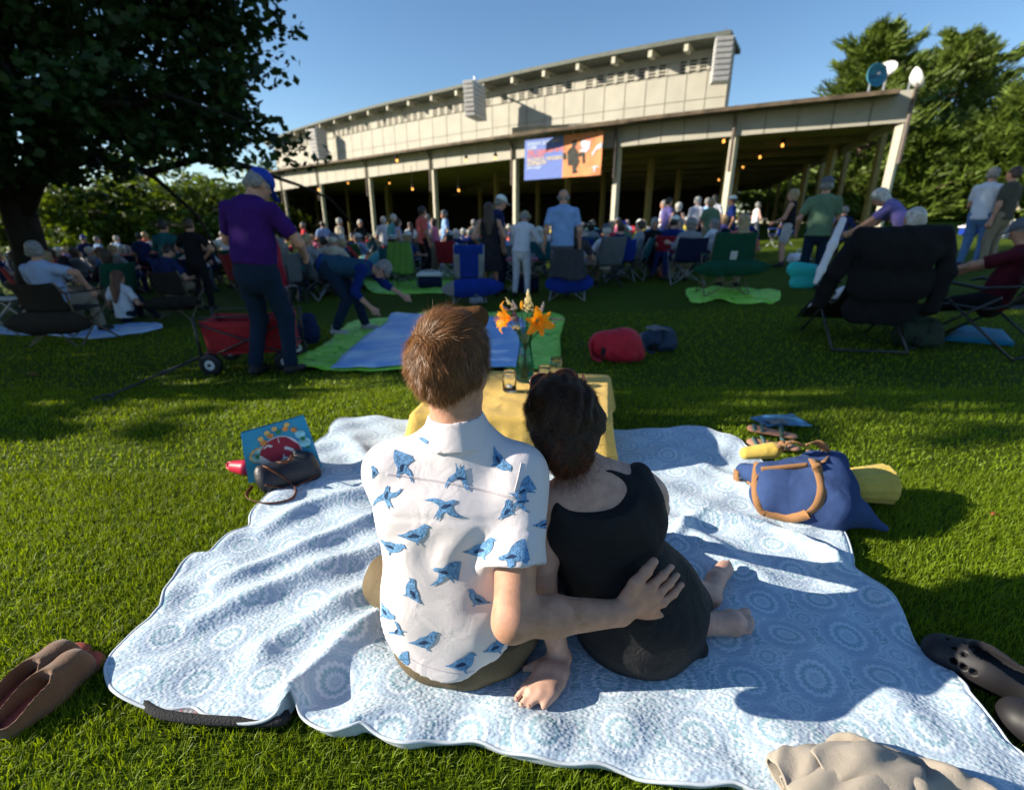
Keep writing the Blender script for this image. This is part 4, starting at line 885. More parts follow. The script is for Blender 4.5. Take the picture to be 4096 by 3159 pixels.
# ------------------------------------------------------------------ plaid picnic rug showing under the quilt's near edge
def plaid():
    m, nt, b = _mk('plaid'); L = nt.links; tc = N(nt, 'ShaderNodeTexCoord'); col = None
    mixc = (.42, .42, .45, 1)
    prev = None
    for ax, sc, th, c_ in (('X', 26, .45, (.08, .08, .09, 1)), ('Y', 26, .45, (.12, .12, .13, 1)), ('X', 9, .06, (.4, .04, .05, 1))):
        w = N(nt, 'ShaderNodeTexWave'); w.bands_direction = ax; w.inputs['Scale'].default_value = sc; L.new(tc.outputs['Object'], w.inputs['Vector'])
        g = N(nt, 'ShaderNodeMath', operation='LESS_THAN'); L.new(w.outputs['Fac'], g.inputs[0]); g.inputs[1].default_value = th
        mu = N(nt, 'ShaderNodeMath', operation='MULTIPLY'); L.new(g.outputs[0], mu.inputs[0]); mu.inputs[1].default_value = .65
        mx = N(nt, 'ShaderNodeMix', data_type='RGBA'); L.new(mu.outputs[0], mx.inputs[0])
        if prev is None: mx.inputs[6].default_value = mixc
        else: L.new(prev, mx.inputs[6])
        mx.inputs[7].default_value = c_; prev = mx.outputs[2]
    L.new(prev, b.inputs['Base Color']); b.inputs['Roughness'].default_value = .95; _mats['plaid'] = m
plaid(); Mt('rug_binding', (.03, .03, .032), rough=.95, bump=.5, bscale=200)
pl = [flat(595, 2790, .02), flat(600, 2835, .02), flat(680, 2868, .02), flat(870, 2888, .02), flat(1120, 2890, .02), flat(1140, 2860, .02), flat(1160, 2700, .02), flat(700, 2700, .02)]
rg = thing('plaid_rug', tuple(pl[0]), 'grey plaid picnic rug with black binding poking out under the quilt corner', 'rug')
mb = MB(); n = len(pl); mb.add([(p[0], p[1], .030) for p in pl]+[(p[0], p[1], .018) for p in pl], [tuple(range(n)), tuple(range(n, 2*n))[::-1]]+[(i, (i+1) % n, (i+1) % n+n, i+n) for i in range(n)]); mb.build('rug_cloth', 'plaid', rg, world=True)
mb = MB(); mb.tube([(p[0], p[1], .026) for p in catmull(pl[:6], 5)], .011, 7); mb.build('binding', 'rug_binding', rg, True, world=True)
# ================================================================== LOW TABLE WITH YELLOW CLOTH
TBL = dict(FL=vec(-.467, 2.07), FR=vec(.43, 2.0), BR=vec(.56, 2.70), BL=vec(-.33, 2.80)); TZ = .27
cloth('yellow_cloth', (.70, .46, .115), wave=7, bump=.5, bscale=330, var=.05)
Mt('table_wood', (.2, .12, .06))
tb = thing('low_table', (.05, 2.4, 0), 'low picnic table hidden under the yellow cloth in front of the couple', 'table')
q4 = [TBL['FL'], TBL['FR'], TBL['BR'], TBL['BL']]; cm = sum(q4)/4
ins = [cm+(q-cm)*.965 for q in q4]
mb = MB(); mb.add([(p[0], p[1], z) for z in (TZ-.03, TZ-.006) for p in ins], [(3, 2, 1, 0), (4, 5, 6, 7)]+[(i, (i+1) % 4, (i+1) % 4+4, i+4) for i in range(4)]); mb.build('tabletop', 'table_wood', tb, world=True)
for p in ins: mb = MB(); p = cm+(p-cm)*.9; mb.tube([(p[0], p[1], qz(p[0], p[1])-.02), (p[0], p[1], TZ-.03)], .015, 8); mb.build('leg', 'table_wood', tb, world=True)
outl = []
for i in range(4):
    a, b_ = q4[i], q4[(i+1) % 4]
    for t in np.linspace(0, 1, 46, endpoint=False): outl.append(a+(b_-a)*t)
outl = np.array(outl); sm = sum(np.roll(outl, k, 0) for k in (-2, -1, 0, 1, 2))/5; outl = sm; NO = len(outl)
tan = np.roll(outl, -1, 0)-np.roll(outl, 1, 0); nrm = np.stack([tan[:, 1], -tan[:, 0]], 1); nrm /= np.linalg.norm(nrm, axis=1, keepdims=True)
s_ = np.cumsum(np.linalg.norm(np.roll(outl, -1, 0)-outl, axis=1)); V = []; ring = []
for f in np.linspace(0, 1, 34)[1:]:
    P2 = cm+(outl-cm)*f; zz = TZ+.0035*np.sin(P2[:, 0]*30+P2[:, 1]*14)*np.sin(P2[:, 1]*22)*(1-f**6)+.006*np.exp(-((P2[:, 0]*.75+P2[:, 1]*.6-1.72)/.02)**2)*(1-f**8)+.006*np.exp(-((P2[:, 0]*.85+P2[:, 1]*.5-1.35)/.018)**2)*(1-f**8)-.004*(f > .99); V.append(np.column_stack([P2, zz]))
wv = .5*np.sin(s_*42)+.35*np.sin(s_*71+1)+.3*np.sin(s_*23+2)
corner = np.zeros(NO)
for i in range(4): corner += np.exp(-((np.minimum(np.abs(np.arange(NO)-i*46), NO-np.abs(np.arange(NO)-i*46)))/4.0)**2)
for f in np.linspace(0, 1, 16)[1:]:
    hem = .062+.012*np.sin(s_*9); P2 = outl+nrm*(.006+f*.018+f*.017*wv+corner*f*.035)[:, None]; V.append(np.column_stack([P2, (TZ-.004)*(1-f)+hem*f-.0*wv]))
V = np.array(V); kR = len(V); ii = np.arange(kR*NO).reshape(kR, NO); F4 = [tuple(q) for q in np.stack([ii[:-1], ii[1:], np.roll(ii[1:], -1, 1), np.roll(ii[:-1], -1, 1)], -1).reshape(-1, 4)]+[tuple(ii[0][::-1])]
co = mesh_obj('tablecloth', V.reshape(-1, 3)-np.array((cm[0], cm[1], 0)), F4, 'yellow_cloth', None, True); co.location = (cm[0], cm[1], 0); tag(co, 'creased yellow tablecloth hanging over the low table', 'tablecloth')
# ------------------------------------------------------------------ vase and jars
glassm('teal_glass', (.12, .62, .55)); glassm('clear_glass', (.97, .98, .97)); Mt('wax', (.8, .78, .72), rough=.4, sub=.2); metalm('tin', (.6, .6, .6))
VP = vec(.07, 2.56, TZ+.004)
vs = thing('vase', tuple(VP), 'teal hobnail glass vase holding the flowers on the yellow table', 'vase')
prof = [(.0, 0), (.040, 0), (.047, .006), (.049, .05), (.046, .10), (.038, .155), (.032, .20), (.033, .225), (.040, .26), (.047, .285)]
pr = [(q[0], q[2]) for q in catmull([(r_, 0, z_) for r_, z_ in prof[1:]], 4)]
mb = MB(); mb.lathe([(0.0005, 0)]+pr+[(r_-.003, z_) for r_, z_ in pr[::-1] if z_ > .012]+[(.0005, .010)], n=32); mb.build('glass_body', 'teal_glass', vs, True)
mb = MB()
for k in range(18):
    for j in range(9):
        z0 = .018+j*.0115; r0 = float(np.interp(z0, [p[1] for p in pr], [p[0] for p in pr])); a = 2*pi*k/18
        mb.lathe([(.0035, -.0012), (.003, .001), (.0005, .0022)], c=(r0*cos(a), r0*sin(a), z0), n=5)
mb.build('hobnails', 'teal_glass', vs, True)['kind'] = 'stuff'
mb = MB(); mb.lathe([(.0005, .0105), (.0425, .0105), (.0445, .05), (.042, .10), (.0355, .14), (.0005, .14)], n=24); mb.build('water', 'clear_glass', vs, True)
def jar(x, y, label, candle=True, h=.108, r=.036):
    j = thing('glass_jar', (x, y, TZ+.005), label, 'jar', 'glass jars on the yellow table')
    p = [(.0005, 0), (r*.9, 0), (r, .006), (r, h*.72), (r*.86, h*.82), (r*.86, h*.86), (r*.92, h*.88), (r*.86, h*.905), (r*.92, h*.94), (r*.87, h), (r*.80, h), (r*.80, h*.82), (r*.93, h*.7), (r*.93, .01), (.0005, .008)]
    m = MB(); m.lathe(p, n=28); m.build('glass_body', 'clear_glass', j, True)
    if candle:
        c_ = thing('tealight', (x, y, TZ+.014), 'white tealight candle inside the %s' % label.split(',')[0].replace('glass jar', 'jar'), 'candle', 'tealights in the jars'); m = MB(); m.lathe([(.0005, 0), (.0185, 0), (.019, .014), (.0175, .014), (.0175, .010), (.0005, .010)], n=18); m.build('tin_cup', 'tin', c_, True)
        m = MB(); m.lathe([(.0005, .0105), (.017, .0105), (.0165, .013), (.0005, .0125)], n=16); m.tube([(0, 0, .012), (0, .001, .02)], .0008, 5); m.build('wax', 'wax', c_, True)
jar(-.013, 2.385, 'nearest glass jar, left of the vase'); jar(.17, 2.47, 'glass jar between the vase and the dark hair, half hidden'); jar(.245, 2.60, 'tallest glass jar, behind the right of the vase', False, .118, .038)
jar(.02, 2.30, 'low glass jar hidden behind the couple', True, .07, .034) if False else None
# ------------------------------------------------------------------ flowers
def petalm(n, c): foliage(n, c, var=.15, scale=20, trans=.45)
petalm('lily_orange', (.85, .33, .015)); petalm('petal_white', (.75, .72, .55)); petalm('petal_lilac', (.30, .20, .33)); petalm('stem_green', (.07, .14, .02)); petalm('bud_yellow', (.8, .5, .03)); Mt('daisy_eye', (.12, .07, .02), rough=.9); petalm('soft_lilac', (.5, .48, .6))
def stem(t, top, mat='stem_green', lean=0):
    a = np.array(t.location); b0 = np.array(VP)+vec((VP[0]-top[0])*.12, (VP[1]-top[1])*.12, .02); m = MB(); m.tube([p-a for p in catmull([b0, VP+vec((top[0]-VP[0])*.12, (top[1]-VP[1])*.12, .2), top], 5)], .0022, 5); m.build('stem', mat, t, True)
def lily(c, d, r, label, up=(0, 0, 1)):
    t = thing('lily', tuple(c), label, 'flower', 'orange lilies in the vase'); d = unit(d); u = unit(np.cross(d, up)); w = np.cross(u, d)
    for k in range(6):
        a = k*pi/3+.3; rad = u*cos(a)+w*sin(a); tg = np.cross(d, rad); L_ = r*(1.08 if k % 2 else .95); wd = r*(.56 if k % 2 else .42)
        def f(s, q): 
            ax = -.55*r+ s*(.95*r) - max(0, s-.62)**2*3.0*r; ra = (.08+.92*s**1.4)*L_; wdt = wd*(sin(pi*min(s*.93+.07, 1))**.7); x = (q-.5)*2
            return rad*(ra)+d*(ax-.16*r*abs(x)*0+.08*r*(1-x*x)*-1)+tg*x*wdt*.5+d*(.02*r*sin(s*18)*abs(x))
        m = MB(); m.grid(f, 10, 4); m.build('petal', 'lily_orange', t, True)
    m = MB()
    for k in range(6): a = k*pi/3; m.tube([d*-.3*r, d*.25*r+(u*cos(a)+w*sin(a))*.12*r, d*.5*r+(u*cos(a)+w*sin(a))*.2*r], .0012, 4)
    m.build('stamens', 'bud_yellow', t); stem(t, c-d*.4*r)
def at(px, py, Y): return atY(px, py, Y)
lily(at(2158, 1290, 2.47), (.15, -.9, -.05), .082, 'large orange lily open towards the camera at the right of the vase')
lily(at(2008, 1273, 2.50), (-1, -.35, .15), .082, 'orange lily facing left at the left of the vase')
def budf(c, label): t = thing('lily_bud', tuple(c), label, 'flower bud'); m = MB(); m.lathe([(.0005, -.02), (.006, -.012), (.0085, 0), (.007, .012), (.003, .022), (.0005, .026)], n=9); m.build('bud', 'bud_yellow', t, True); stem(t, c-vec(0, 0, .02))
budf(at(2086, 1222, 2.5), 'closed yellow lily bud standing above the lilies')
def plume(c, h, w, mat, label, name='astilbe', n=130, lean=(0, 0, 1), cat='flower'):
    t = thing(name, tuple(c), label, cat); g = np.random.default_rng(int(abs(c[0])*1e4)); ln = unit(lean); m = MB()
    for k in range(n):
        f = g.random()**.8; a = g.random()*6.28; r_ = w*(1-f)*g.random()**.4+.001; p = ln*h*f+vec(cos(a)*r_, sin(a)*r_, -.2*r_); s0 = .0045*(1.2-f*.6)
        m.lathe([(.0005, -s0), (s0*.8, 0), (.0005, s0)], c=p, n=4)
    m.tube([(0, 0, 0), ln*h], .0012, 4); m.build('florets', mat, t)['kind'] = 'stuff'; stem(t, np.array(c))
plume(at(2112, 1240, 2.52), .105, .034, 'petal_white', 'creamy white feathery plume, tallest flower in the vase', n=210)
plume(at(2060, 1235, 2.56), .045, .02, 'soft_lilac', 'pale lilac spike left of the yellow bud', n=60, lean=(-.3, 0, 1)); plume(at(2038, 1245, 2.6), .05, .016, 'petal_lilac', 'purple spike above the left lily', n=60, lean=(-.8, 0, .7))
plume(at(2068, 1285, 2.5), .06, .024, 'petal_lilac', 'dusty purple spray between the two lilies', n=120, lean=(-.35, 0, 1)); plume(at(2165, 1245, 2.58), .05, .014, 'soft_lilac', 'thin lilac spike behind the right lily', n=50, lean=(.25, 0, 1))
plume(at(2205, 1275, 2.6), .075, .010, 'petal_lilac', 'purple spike leaning far right over the green groundsheet', n=80, lean=(1, 0, -.05)); plume(at(2130, 1260, 2.6), .05, .022, 'stem_green', 'sprig of green leaves behind the white plume', n=60, name='greenery'); plume(at(2190, 1300, 2.62), .05, .012, 'petal_lilac', 'small purple spike at the right of the vase', n=50, lean=(.9, 0, .3)); plume(at(2045, 1220, 2.6), .05, .012, 'petal_white', 'white buds at the upper left of the bouquet', n=40, lean=(-.6, 0, .8))
def daisy(c, d, label):
    t = thing('daisy', tuple(c), label, 'flower', 'daisies in the vase'); d = unit(d); u = unit(np.cross(d, (0, 0, 1))); w = np.cross(u, d)
    for k in range(11):
        a = k*2*pi/11; rad = u*cos(a)+w*sin(a)-d*.45; m = MB(); m.grid(lambda s, q, rad=rad, a=a: rad*(.006+.022*s)+np.cross(d, rad)*(q-.5)*.009*sin(pi*min(.15+s*.8, 1)), 4, 2); m.build('petal', 'petal_white', t, True)
    m = MB(); m.lathe([(.0005, -.004), (.009, 0), (.007, .005), (.0005, .008)], n=10); o = m.build('centre', 'daisy_eye', t, True); o.rotation_euler = Vector(d).to_track_quat('Z', 'Y').to_euler(); stem(t, np.array(c)-d*.01)
daisy(at(2062, 1318, 2.46), (-.1, -.6, -.7), 'drooping white daisy below the left lily'); daisy(at(2048, 1262, 2.5), (-.3, -.3, .8), 'small white daisy above the left lily')
# ================================================================== THE MAN IN THE BIRD SHIRT
Mt('khaki', (.13, .098, .055), rough=.85, var=.1, scale=10, bump=.4, bscale=300, wave=9); 
Mt('bird_shirt', (.74, .68, .69), rough=.85, var=.03, scale=4, bump=.30, bscale=1200, wave=16, spec=.12)
def hairm(n, c, rough=.38):
    foliage(n, c, var=.6, scale=25, trans=.12); d = [q for q in _mats[n].node_tree.nodes if q.type == 'BSDF_PRINCIPLED'][0]; d.inputs['Roughness'].default_value = rough; d.inputs['Specular IOR Level'].default_value = .3
hairm('strand_brown', (.17, .075, .026), .42); hairm('strand_dark', (.055, .026, .013), .42); hairm('strand_auburn', (.10, .03, .012), .34)
man = thing('person', (-.12, 1.02, 0), 'man seated on the quilt from behind in a white shirt printed with blue birds', 'person')
def Wp(px, py, Y): return atY(px, py, Y)
hm = vec(-.137, 1.055, .781); RHm = rotz(-.32)@rotx(-.06)
elR = vec(.004, .815, .305); shR = vec(.015, 1.0, .545); wrR = Wp(2478, 2452, .875); shL = vec(-.282, 1.02, .545); elL = vec(-.32, 1.19, .36); wrL = vec(-.32, 1.27, .2)
B = Blob(.005)
head_ops(B, hm, RHm, 1.0)
B.cone(vec(-.12, 1.03, .60), hm+vec(.005, -.012, -.06), .060, .056, .03); B.cone(shL+vec(.03, 0, 0), shR-vec(.03, 0, 0), .045, .045, .04)
B.cone(vec(-.125, 1.03, .18), vec(-.125, 1.03, .55), .10, .10, .05, w=(0, 1, 0), q=.7)
B.cone(shR, elR, .052, .0425, .03); B.cone(elR, elR+(wrR-elR)*.35, .041, .0415, .022); B.cone(elR+(wrR-elR)*.35, wrR, .0415, .0275, .02)
B.ell(elR+vec(-.008, -.012, -.012), vec(.032, .03, .03), None, .02)
B.cone(shL, elL, .05, .041, .03); B.cone(elL, wrL, .04, .027, .02); hand_ops(B, wrL, vec(-.1, .6, -.4), vec(0, 0, -1), 1, 1, .5, .006)
# right hand spread on her hip
HY = .905
pal = Wp(2560, 2412, HY); B.cone(wrR, pal, .027, .036, .02, w=(.1, 1, .2), q=.62); B.cone(Wp(2560, 2375, HY), Wp(2590, 2450, HY+.01), .032, .03, .02, w=(.1, 1, .2), q=.6)
for pts, rs in ([((2545, 2385, .895), (2612, 2338, .905), (2652, 2300, .925), (2684, 2266, .955)), (.013, .0105, .0095, .008)], [((2560, 2400, .895), (2636, 2372, .905), (2678, 2332, .93), (2706, 2300, .96)), (.013, .0105, .0095, .008)],
                [((2565, 2425, .895), (2650, 2408, .905), (2694, 2372, .93), (2724, 2338, .96)), (.013, .0105, .0095, .008)], [((2560, 2450, .90), (2640, 2462, .91), (2686, 2445, .93), (2722, 2422, .955)), (.012, .0098, .0088, .0075)],
                [((2500, 2400, .885), (2540, 2335, .895), (2585, 2285, .915), (2616, 2245, .935)), (.017, .0145, .0125, .0105)]):
    B.chain([Wp(*p) for p in pts], rs, .007)
# legs folded under
for kx, ky, ax_k, ay_k in ((-.35, 1.19, -.15, 1.36), (.14, 1.38, .0, 1.45)):
    hipx = -.21 if kx < 0 else -.03; B.chain([vec(hipx, 1.06, .11), vec(kx, ky, .10 if kx < 0 else .13), vec(ax_k, ay_k, .09)], [.07, .045, .036], .03); B.cone(vec(ax_k, ay_k, .085), vec(ax_k+.12, ay_k+.05, .08), .035, .028, .02)
body = B.build('body', 'skin', man, world=True)
S = Blob(.006)     # shirt: yoke, back, sleeves, collar
S.cone(vec(-.215, 1.01, .475), vec(-.045, 1.0, .475), .098, .098, .05, w=(0, 1, 0), q=.92)
S.cone(vec(-.21, 1.0, .46), vec(-.20, .99, .16), .098, .112, .05, w=(0, 1, 0), q=.95); S.cone(vec(-.05, 1.0, .46), vec(-.055, .99, .16), .098, .108, .05, w=(0, 1, 0), q=.95)
S.cone(vec(-.125, .985, .45), vec(-.13, .972, .08), .105, .134, .05)
S.cone(vec(-.20, .99, .2), vec(-.20, .995, .045), .112, .118, .05); S.cone(vec(-.06, .99, .2), vec(-.06, .99, .045), .108, .112, .05)
S.cone(vec(-.16, 1.03, .592), shL, .058, .055, .05); S.cone(vec(-.085, 1.03, .592), shR, .058, .057, .05)
S.cone(vec(-.12, 1.03, .575), vec(-.125, 1.03, .63), .075, .062, .05)
S.cone(shR, shR+(elR-shR)*.66, .064, .072, .03, cutb=True); S.cone(shL, shL+(elL-shL)*.90, .060, .068, .03, cutb=True)
S.cone(vec(-.125, 1.035, .59), vec(-.128, 1.035, .628), .064, .060, .012, cutb=True)
_hx = vec(-.12, .99, .0)
def hem(X, Y, Z): return 0*X
def folds(X, Y, Z):
    a = .0055*np.sin((X+.12)*26+Z*9+1.5*np.sin(Z*12))*np.clip(1-np.abs(Z-.3)/.28, 0, 1)
    b_ = .005*np.sin(Z*42+X*30+2*np.sin(X*14))*np.exp(-((Z-.12)/.09)**2)+.004*np.sin((X-Z)*48)*np.exp(-((X+.02)/.09)**2)*np.exp(-((Z-.40)/.16)**2)
    c_ = .003*np.sin(X*75+3*np.sin(Z*20))*np.exp(-((Z-.40)/.05)**2)
    yoke = -.0022*np.exp(-((Z-.475-.02*np.cos((X+.12)*9))/.0045)**2)
    return a+b_+c_-yoke
S.noise(folds)
S.cut(lambda X, Y, Z: (.092+2.6*np.abs(X+.16)**1.9+.25*np.clip(Y-.95, 0, 1))-Z)
shirt = S.build('shirt', 'bird_shirt', man, world=True)
Cl = Blob(.0045); Cl.cone(vec(-.125, 1.033, .614), vec(-.128, 1.035, .676), .089, .0620, .005, cuta=True, cutb=True); Cl.cone(vec(-.125, 1.035, .58), vec(-.128, 1.035, .71), .066, .0535, 0, sub=True); Cl.plane(vec(0, 1.10, 0), vec(0, 1, 0)); Cl.build('collar', 'bird_shirt', man, world=True)
K = Blob(.006); K.ell(vec(-.12, 1.0, .085), vec(.188, .148, .105), None, .04); K.cone(vec(-.12, 1.0, .10), vec(-.12, 1.0, .17), .150, .140, .04, w=(0, 1, 0), q=.78)
K.cone(vec(-.21, 1.05, .12), vec(-.352, 1.18, .095), .10, .072, .05); K.cone(vec(-.04, 1.06, .12), vec(.12, 1.35, .14), .10, .078, .05); K.cone(vec(-.352, 1.18, .095), vec(-.2, 1.36, .09), .072, .06, .04); K.cone(vec(.12, 1.35, .14), vec(.0, 1.45, .10), .075, .06, .04)
K.noise(lambda X, Y, Z: .0035*np.sin(Z*60+X*22)*np.sin(X*30+Y*10)); K.plane(vec(0, 0, .035), vec(0, 0, -1)); khk = K.build('trousers', 'khaki', man, world=True)
def surf(o, world_pt, direc):       # hit a surface along a direction
    dg = None
    return None
def bvh_of(o):
    me = o.data; off = Vector(o.parent.location) if o.parent else Vector((0, 0, 0))
    return bvhtree.BVHTree.FromPolygons([v.co+off for v in me.vertices], [tuple(p.vertices) for p in me.polygons])
shb = bvh_of(shirt)
# ---- belt band and loops
kb = bvh_of(khk); Mt('belt_band', (.045, .045, .032), rough=.8)
mb = MB(); P = []
for a in np.linspace(-1.2, -.35, 16):
    d = Vector((cos(a), sin(a), 0)); z0 = .135; hit = kb.ray_cast(Vector((-.12, 1.0, z0))+d*.5, -d)
    if hit[0]: P.append(hit[0]+d*.003)
if len(P) > 3: mb.strap(P, .03, .004); mb.build('belt', 'belt_band', man, True, world=True)
def seamline(pts, r=.0011, mat='bird_shirt', nm='seam'):
    P = []
    for px, py in [q[:2] for q in catmull([(a, b_, 0) for a, b_ in pts], 8)]:
        rr0 = Vector(ray(px, py)).normalized(); h_ = shb.ray_cast(Vector((0, 0, CH)), rr0)
        if h_[0] is not None: P.append(h_[0]-rr0*.0008)
    if len(P) > 3: m = MB(); m.tube(P, r, 5); m.build(nm, mat, man, True, world=True)
Mt('stitch_shade', (.50, .46, .50), rough=.9)
seamline([(1545, 1893), (1640, 1905), (1757, 1923), (1900, 1950), (2060, 1990)]); seamline([(1545, 1899), (1640, 1911), (1757, 1929), (1900, 1956), (2060, 1996)], .0007, 'stitch_shade')
seamline([(2085, 1850), (2072, 1910), (2058, 1965)], .0009); seamline([(1975, 2262), (2060, 2268), (2140, 2258), (2215, 2240)], .0008, 'stitch_shade'); seamline([(1575, 2580), (1680, 2655), (1830, 2690), (1960, 2660), (2040, 2580)], .0007, 'stitch_shade')
# ---- birds printed on the shirt
Mt('bird_blue', (.12, .27, .48), rough=.85, var=.45, scale=160, detail=2, bump=.3, bscale=300); Mt('bird_ink', (.02, .045, .11), rough=.85, var=.3, scale=90)
SW = [(-1.05, .02), (-.85, .22), (-.5, .3), (-.25, .42), (.05, .85), (.55, 1.2), (1.05, 1.3), (.62, .95), (.42, .55), (.35, .28), (.7, .05), (1.25, -.3), (.8, -.22), (1.05, -.62), (.45, -.3), (.15, -.28), (.0, -.7), (-.45, -1.15), (-.9, -1.35), (-.5, -.85), (-.42, -.4), (-.55, -.12), (-.85, -.12)]
SW2 = [(-1.0, 1.0), (-.55, .72), (-.25, .25), (-.05, .12), (.02, .35), (.15, .12), (.4, .3), (.8, .85), (1.0, 1.25), (1.02, .75), (.85, .2), (.55, -.15), (.42, -.5), (.65, -1.2), (.3, -.8), (.12, -.72), (-.15, -1.2), (-.12, -.7), (-.25, -.3), (-.6, .1), (-.9, .5)]
DV = [(-1.3, .12), (-.8, .2), (-.35, .46), (.15, .58), (.5, .82), (.72, .92), (.95, .84), (1.12, .66), (.92, .62), (.88, .35), (.68, -.02), (.32, -.3), (.22, -.42), (.34, -.62), (.12, -.56), (.05, -.38), (-.3, -.3), (-.75, -.1)]
WG = [[(-.4, .15), (.0, .3), (.35, .1), (-.1, -.05)], [(-.7, .05), (-.35, .12), (-.1, -.02), (-.45, -.08)]]
def print_on(poly, px, py, sz, rot, mat, off=.0016, flip=1, bv=None, who=None, name='bird_print', Yc=None):
    bv = bv or shb; who = who or man
    bm = bmesh.new(); cr_, sr = cos(rot), sin(rot); vs_ = []
    P = [q[:2] for q in catmull([(a, b_, 0) for a, b_ in poly], 3, closed=True)]
    for a, b_ in P: vs_.append(bm.verts.new((px+sz*(a*flip*cr_-b_*sr), py-sz*(a*flip*sr+b_*cr_), 0)))
    try: f = bm.faces.new(vs_)
    except Exception: bm.free(); return
    bmesh.ops.triangulate(bm, faces=bm.faces[:]); bmesh.ops.subdivide_edges(bm, edges=[e for e in bm.edges if e.calc_length() > 14], cuts=2, use_grid_fill=False); bmesh.ops.triangulate(bm, faces=bm.faces[:])
    ok = {}; V = []; idx = {}
    for v in bm.verts:
        r = Vector(ray(v.co.x, v.co.y)).normalized(); h_ = bv.ray_cast(Vector((0, 0, CH)), r)
        if h_[0]: idx[v.index if False else v] = len(V); V.append(h_[0]+(h_[1]*off if h_[1].dot(r) < 0 else -h_[1]*off))
    F_ = [tuple(idx[v] for v in f.verts) for f in bm.faces if all(v in idx for v in f.verts) and max((V[idx[a]]-V[idx[b_]]).length for a in f.verts for b_ in f.verts) < .05]
    bm.free()
    if F_: return mesh_obj(name, [tuple(v) for v in V], F_, mat, who, False, world=True)
BIRDS = [(SW2, 1728, 1765, 44, .5, 1), (SW, 1612, 1868, 52, 1.1, 1), (DV, 1990, 1845, 56, -1.25, 1), (SW2, 1838, 1908, 52, 2.9, 1), (SW, 1550, 1985, 48, 1.5, -1), (SW, 1780, 2030, 58, .55, -1), (DV, 1660, 2145, 62, 0, 1), (SW, 2095, 1965, 46, .4, 1), (DV, 2030, 2045, 44, .8, 1), (DV, 1565, 2190, 50, -.6, 1), (DV, 1925, 2205, 66, .08, 1),
         (SW, 2050, 2230, 62, .1, 1), (DV, 2180, 2100, 46, .1, 1), (SW, 1780, 2290, 54, -.3, 1), (DV, 1645, 2370, 54, -.9, -1), (DV, 1910, 2400, 50, -.25, -1), (DV, 1540, 2450, 40, -1.2, 1), (DV, 1700, 2570, 58, .05, 1), (DV, 1850, 2660, 62, .1, 1), (DV, 1985, 2590, 50, .35, 1), (SW, 1600, 2640, 34, 0, 1), (SW2, 1760, 1990, 1, 0, 1), (DV, 1500, 1890, 26, 1.2, 1), (SW, 2080, 2010, 40, .2, -1), (SW2, 1590, 2520, 30, 1, 1)]
for poly, px, py, sz, rot, fl in BIRDS:
    if sz < 5: continue
    sz *= .88
    print_on(poly, px, py, sz, rot, 'bird_blue', .0016, fl)
    for w_ in WG: print_on(w_, px, py, sz*.8, rot, 'bird_ink', .0024, fl)
# ---- hair made of strands over a base
def combed(name, mat, parent, c, Rm, radii, roots, flow, lens, width, seg, lift0, lift1, jit=.1, seed=1, wave=0.0, lump=0.0):
    g = np.random.default_rng(seed); P = roots.copy(); n = len(P); rows = []; ph = g.random(n)*6.28; per = 1+g.normal(size=n)*.5; J = g.normal(size=(n, 3))*jit
    for i in range(seg+1):
        q = ((P-c)@Rm)/radii; r = np.linalg.norm(q, axis=1, keepdims=True); nn = (q/r)/radii; nn /= np.linalg.norm(nn, axis=1, keepdims=True); nn = nn@Rm.T
        t = i/seg; u_ = q/r; lf = lift0+(lift1-lift0)*t+(lump*(np.sin(u_[:, 0]*9+3*u_[:, 2])*np.sin(u_[:, 2]*8-2*u_[:, 0])+.6*np.sin(u_[:, 0]*19-u_[:, 2]*11))/np.maximum(per, .2))[:, None]; P = c+((q/r)*radii*(1+lf*np.maximum(per, .2)[:, None]))@Rm.T
        D = flow(P)+J; D = D-nn*(D*nn).sum(1, keepdims=True); D /= np.linalg.norm(D, axis=1, keepdims=True)+1e-9; sd = np.cross(D, nn)
        w = width*(1-.75*t); rows += [P-sd*w/2, P+sd*w/2]; P = P+D*(lens/seg)[:, None]+sd*(np.sin(ph+i*1.1)*wave)[:, None]
    V = np.stack(rows, 1); k = V.shape[1]; base = np.arange(n)[:, None]*k; F_ = np.concatenate([base+np.array([[2*i, 2*i+1, 2*i+3, 2*i+2]]) for i in range(seg)])
    return mesh_obj(name, V.reshape(-1, 3), F_, mat, parent, True, world=True)
def strands(name, mat, parent, roots, dirs, lens, width, seg=4, grav=0.0, curl=0.0, seed=1, wav=0.0, wf=3.0):
    g = np.random.default_rng(seed); n = len(roots); P = roots.copy(); D = dirs/np.linalg.norm(dirs, axis=1, keepdims=True); rows = []; sd = g.normal(size=(n, 3)); ph = g.random(n)*6.28
    side = np.cross(D, sd); side /= np.linalg.norm(side, axis=1, keepdims=True)+1e-9
    for i in range(seg+1):
        w = width*(1-.8*i/seg); rows += [P-side*w/2, P+side*w/2]
        st = (lens/seg)[:, None]; D = D+g.normal(size=(n, 3))*curl; D[:, 2] -= grav; D /= np.linalg.norm(D, axis=1, keepdims=True); P = P+D*st
        if wav: P = P+side*(np.sin(ph+i*wf)*wav)[:, None]
    V = np.stack(rows, 1); k = V.shape[1]; base = np.arange(n)[:, None]*k
    F_ = np.concatenate([base+np.array([[2*i, 2*i+1, 2*i+3, 2*i+2]]) for i in range(seg)]); return mesh_obj(name, V.reshape(-1, 3), F_, mat, parent, True, world=True)
g = np.random.default_rng(5); n = 26000
d = g.normal(size=(n, 3)); d /= np.linalg.norm(d, axis=1, keepdims=True)
lim = -.99+.62*np.abs(d[:, 0])**1.2+np.where(d[:, 1] > .1, (d[:, 1]-.1)*1.5, 0)
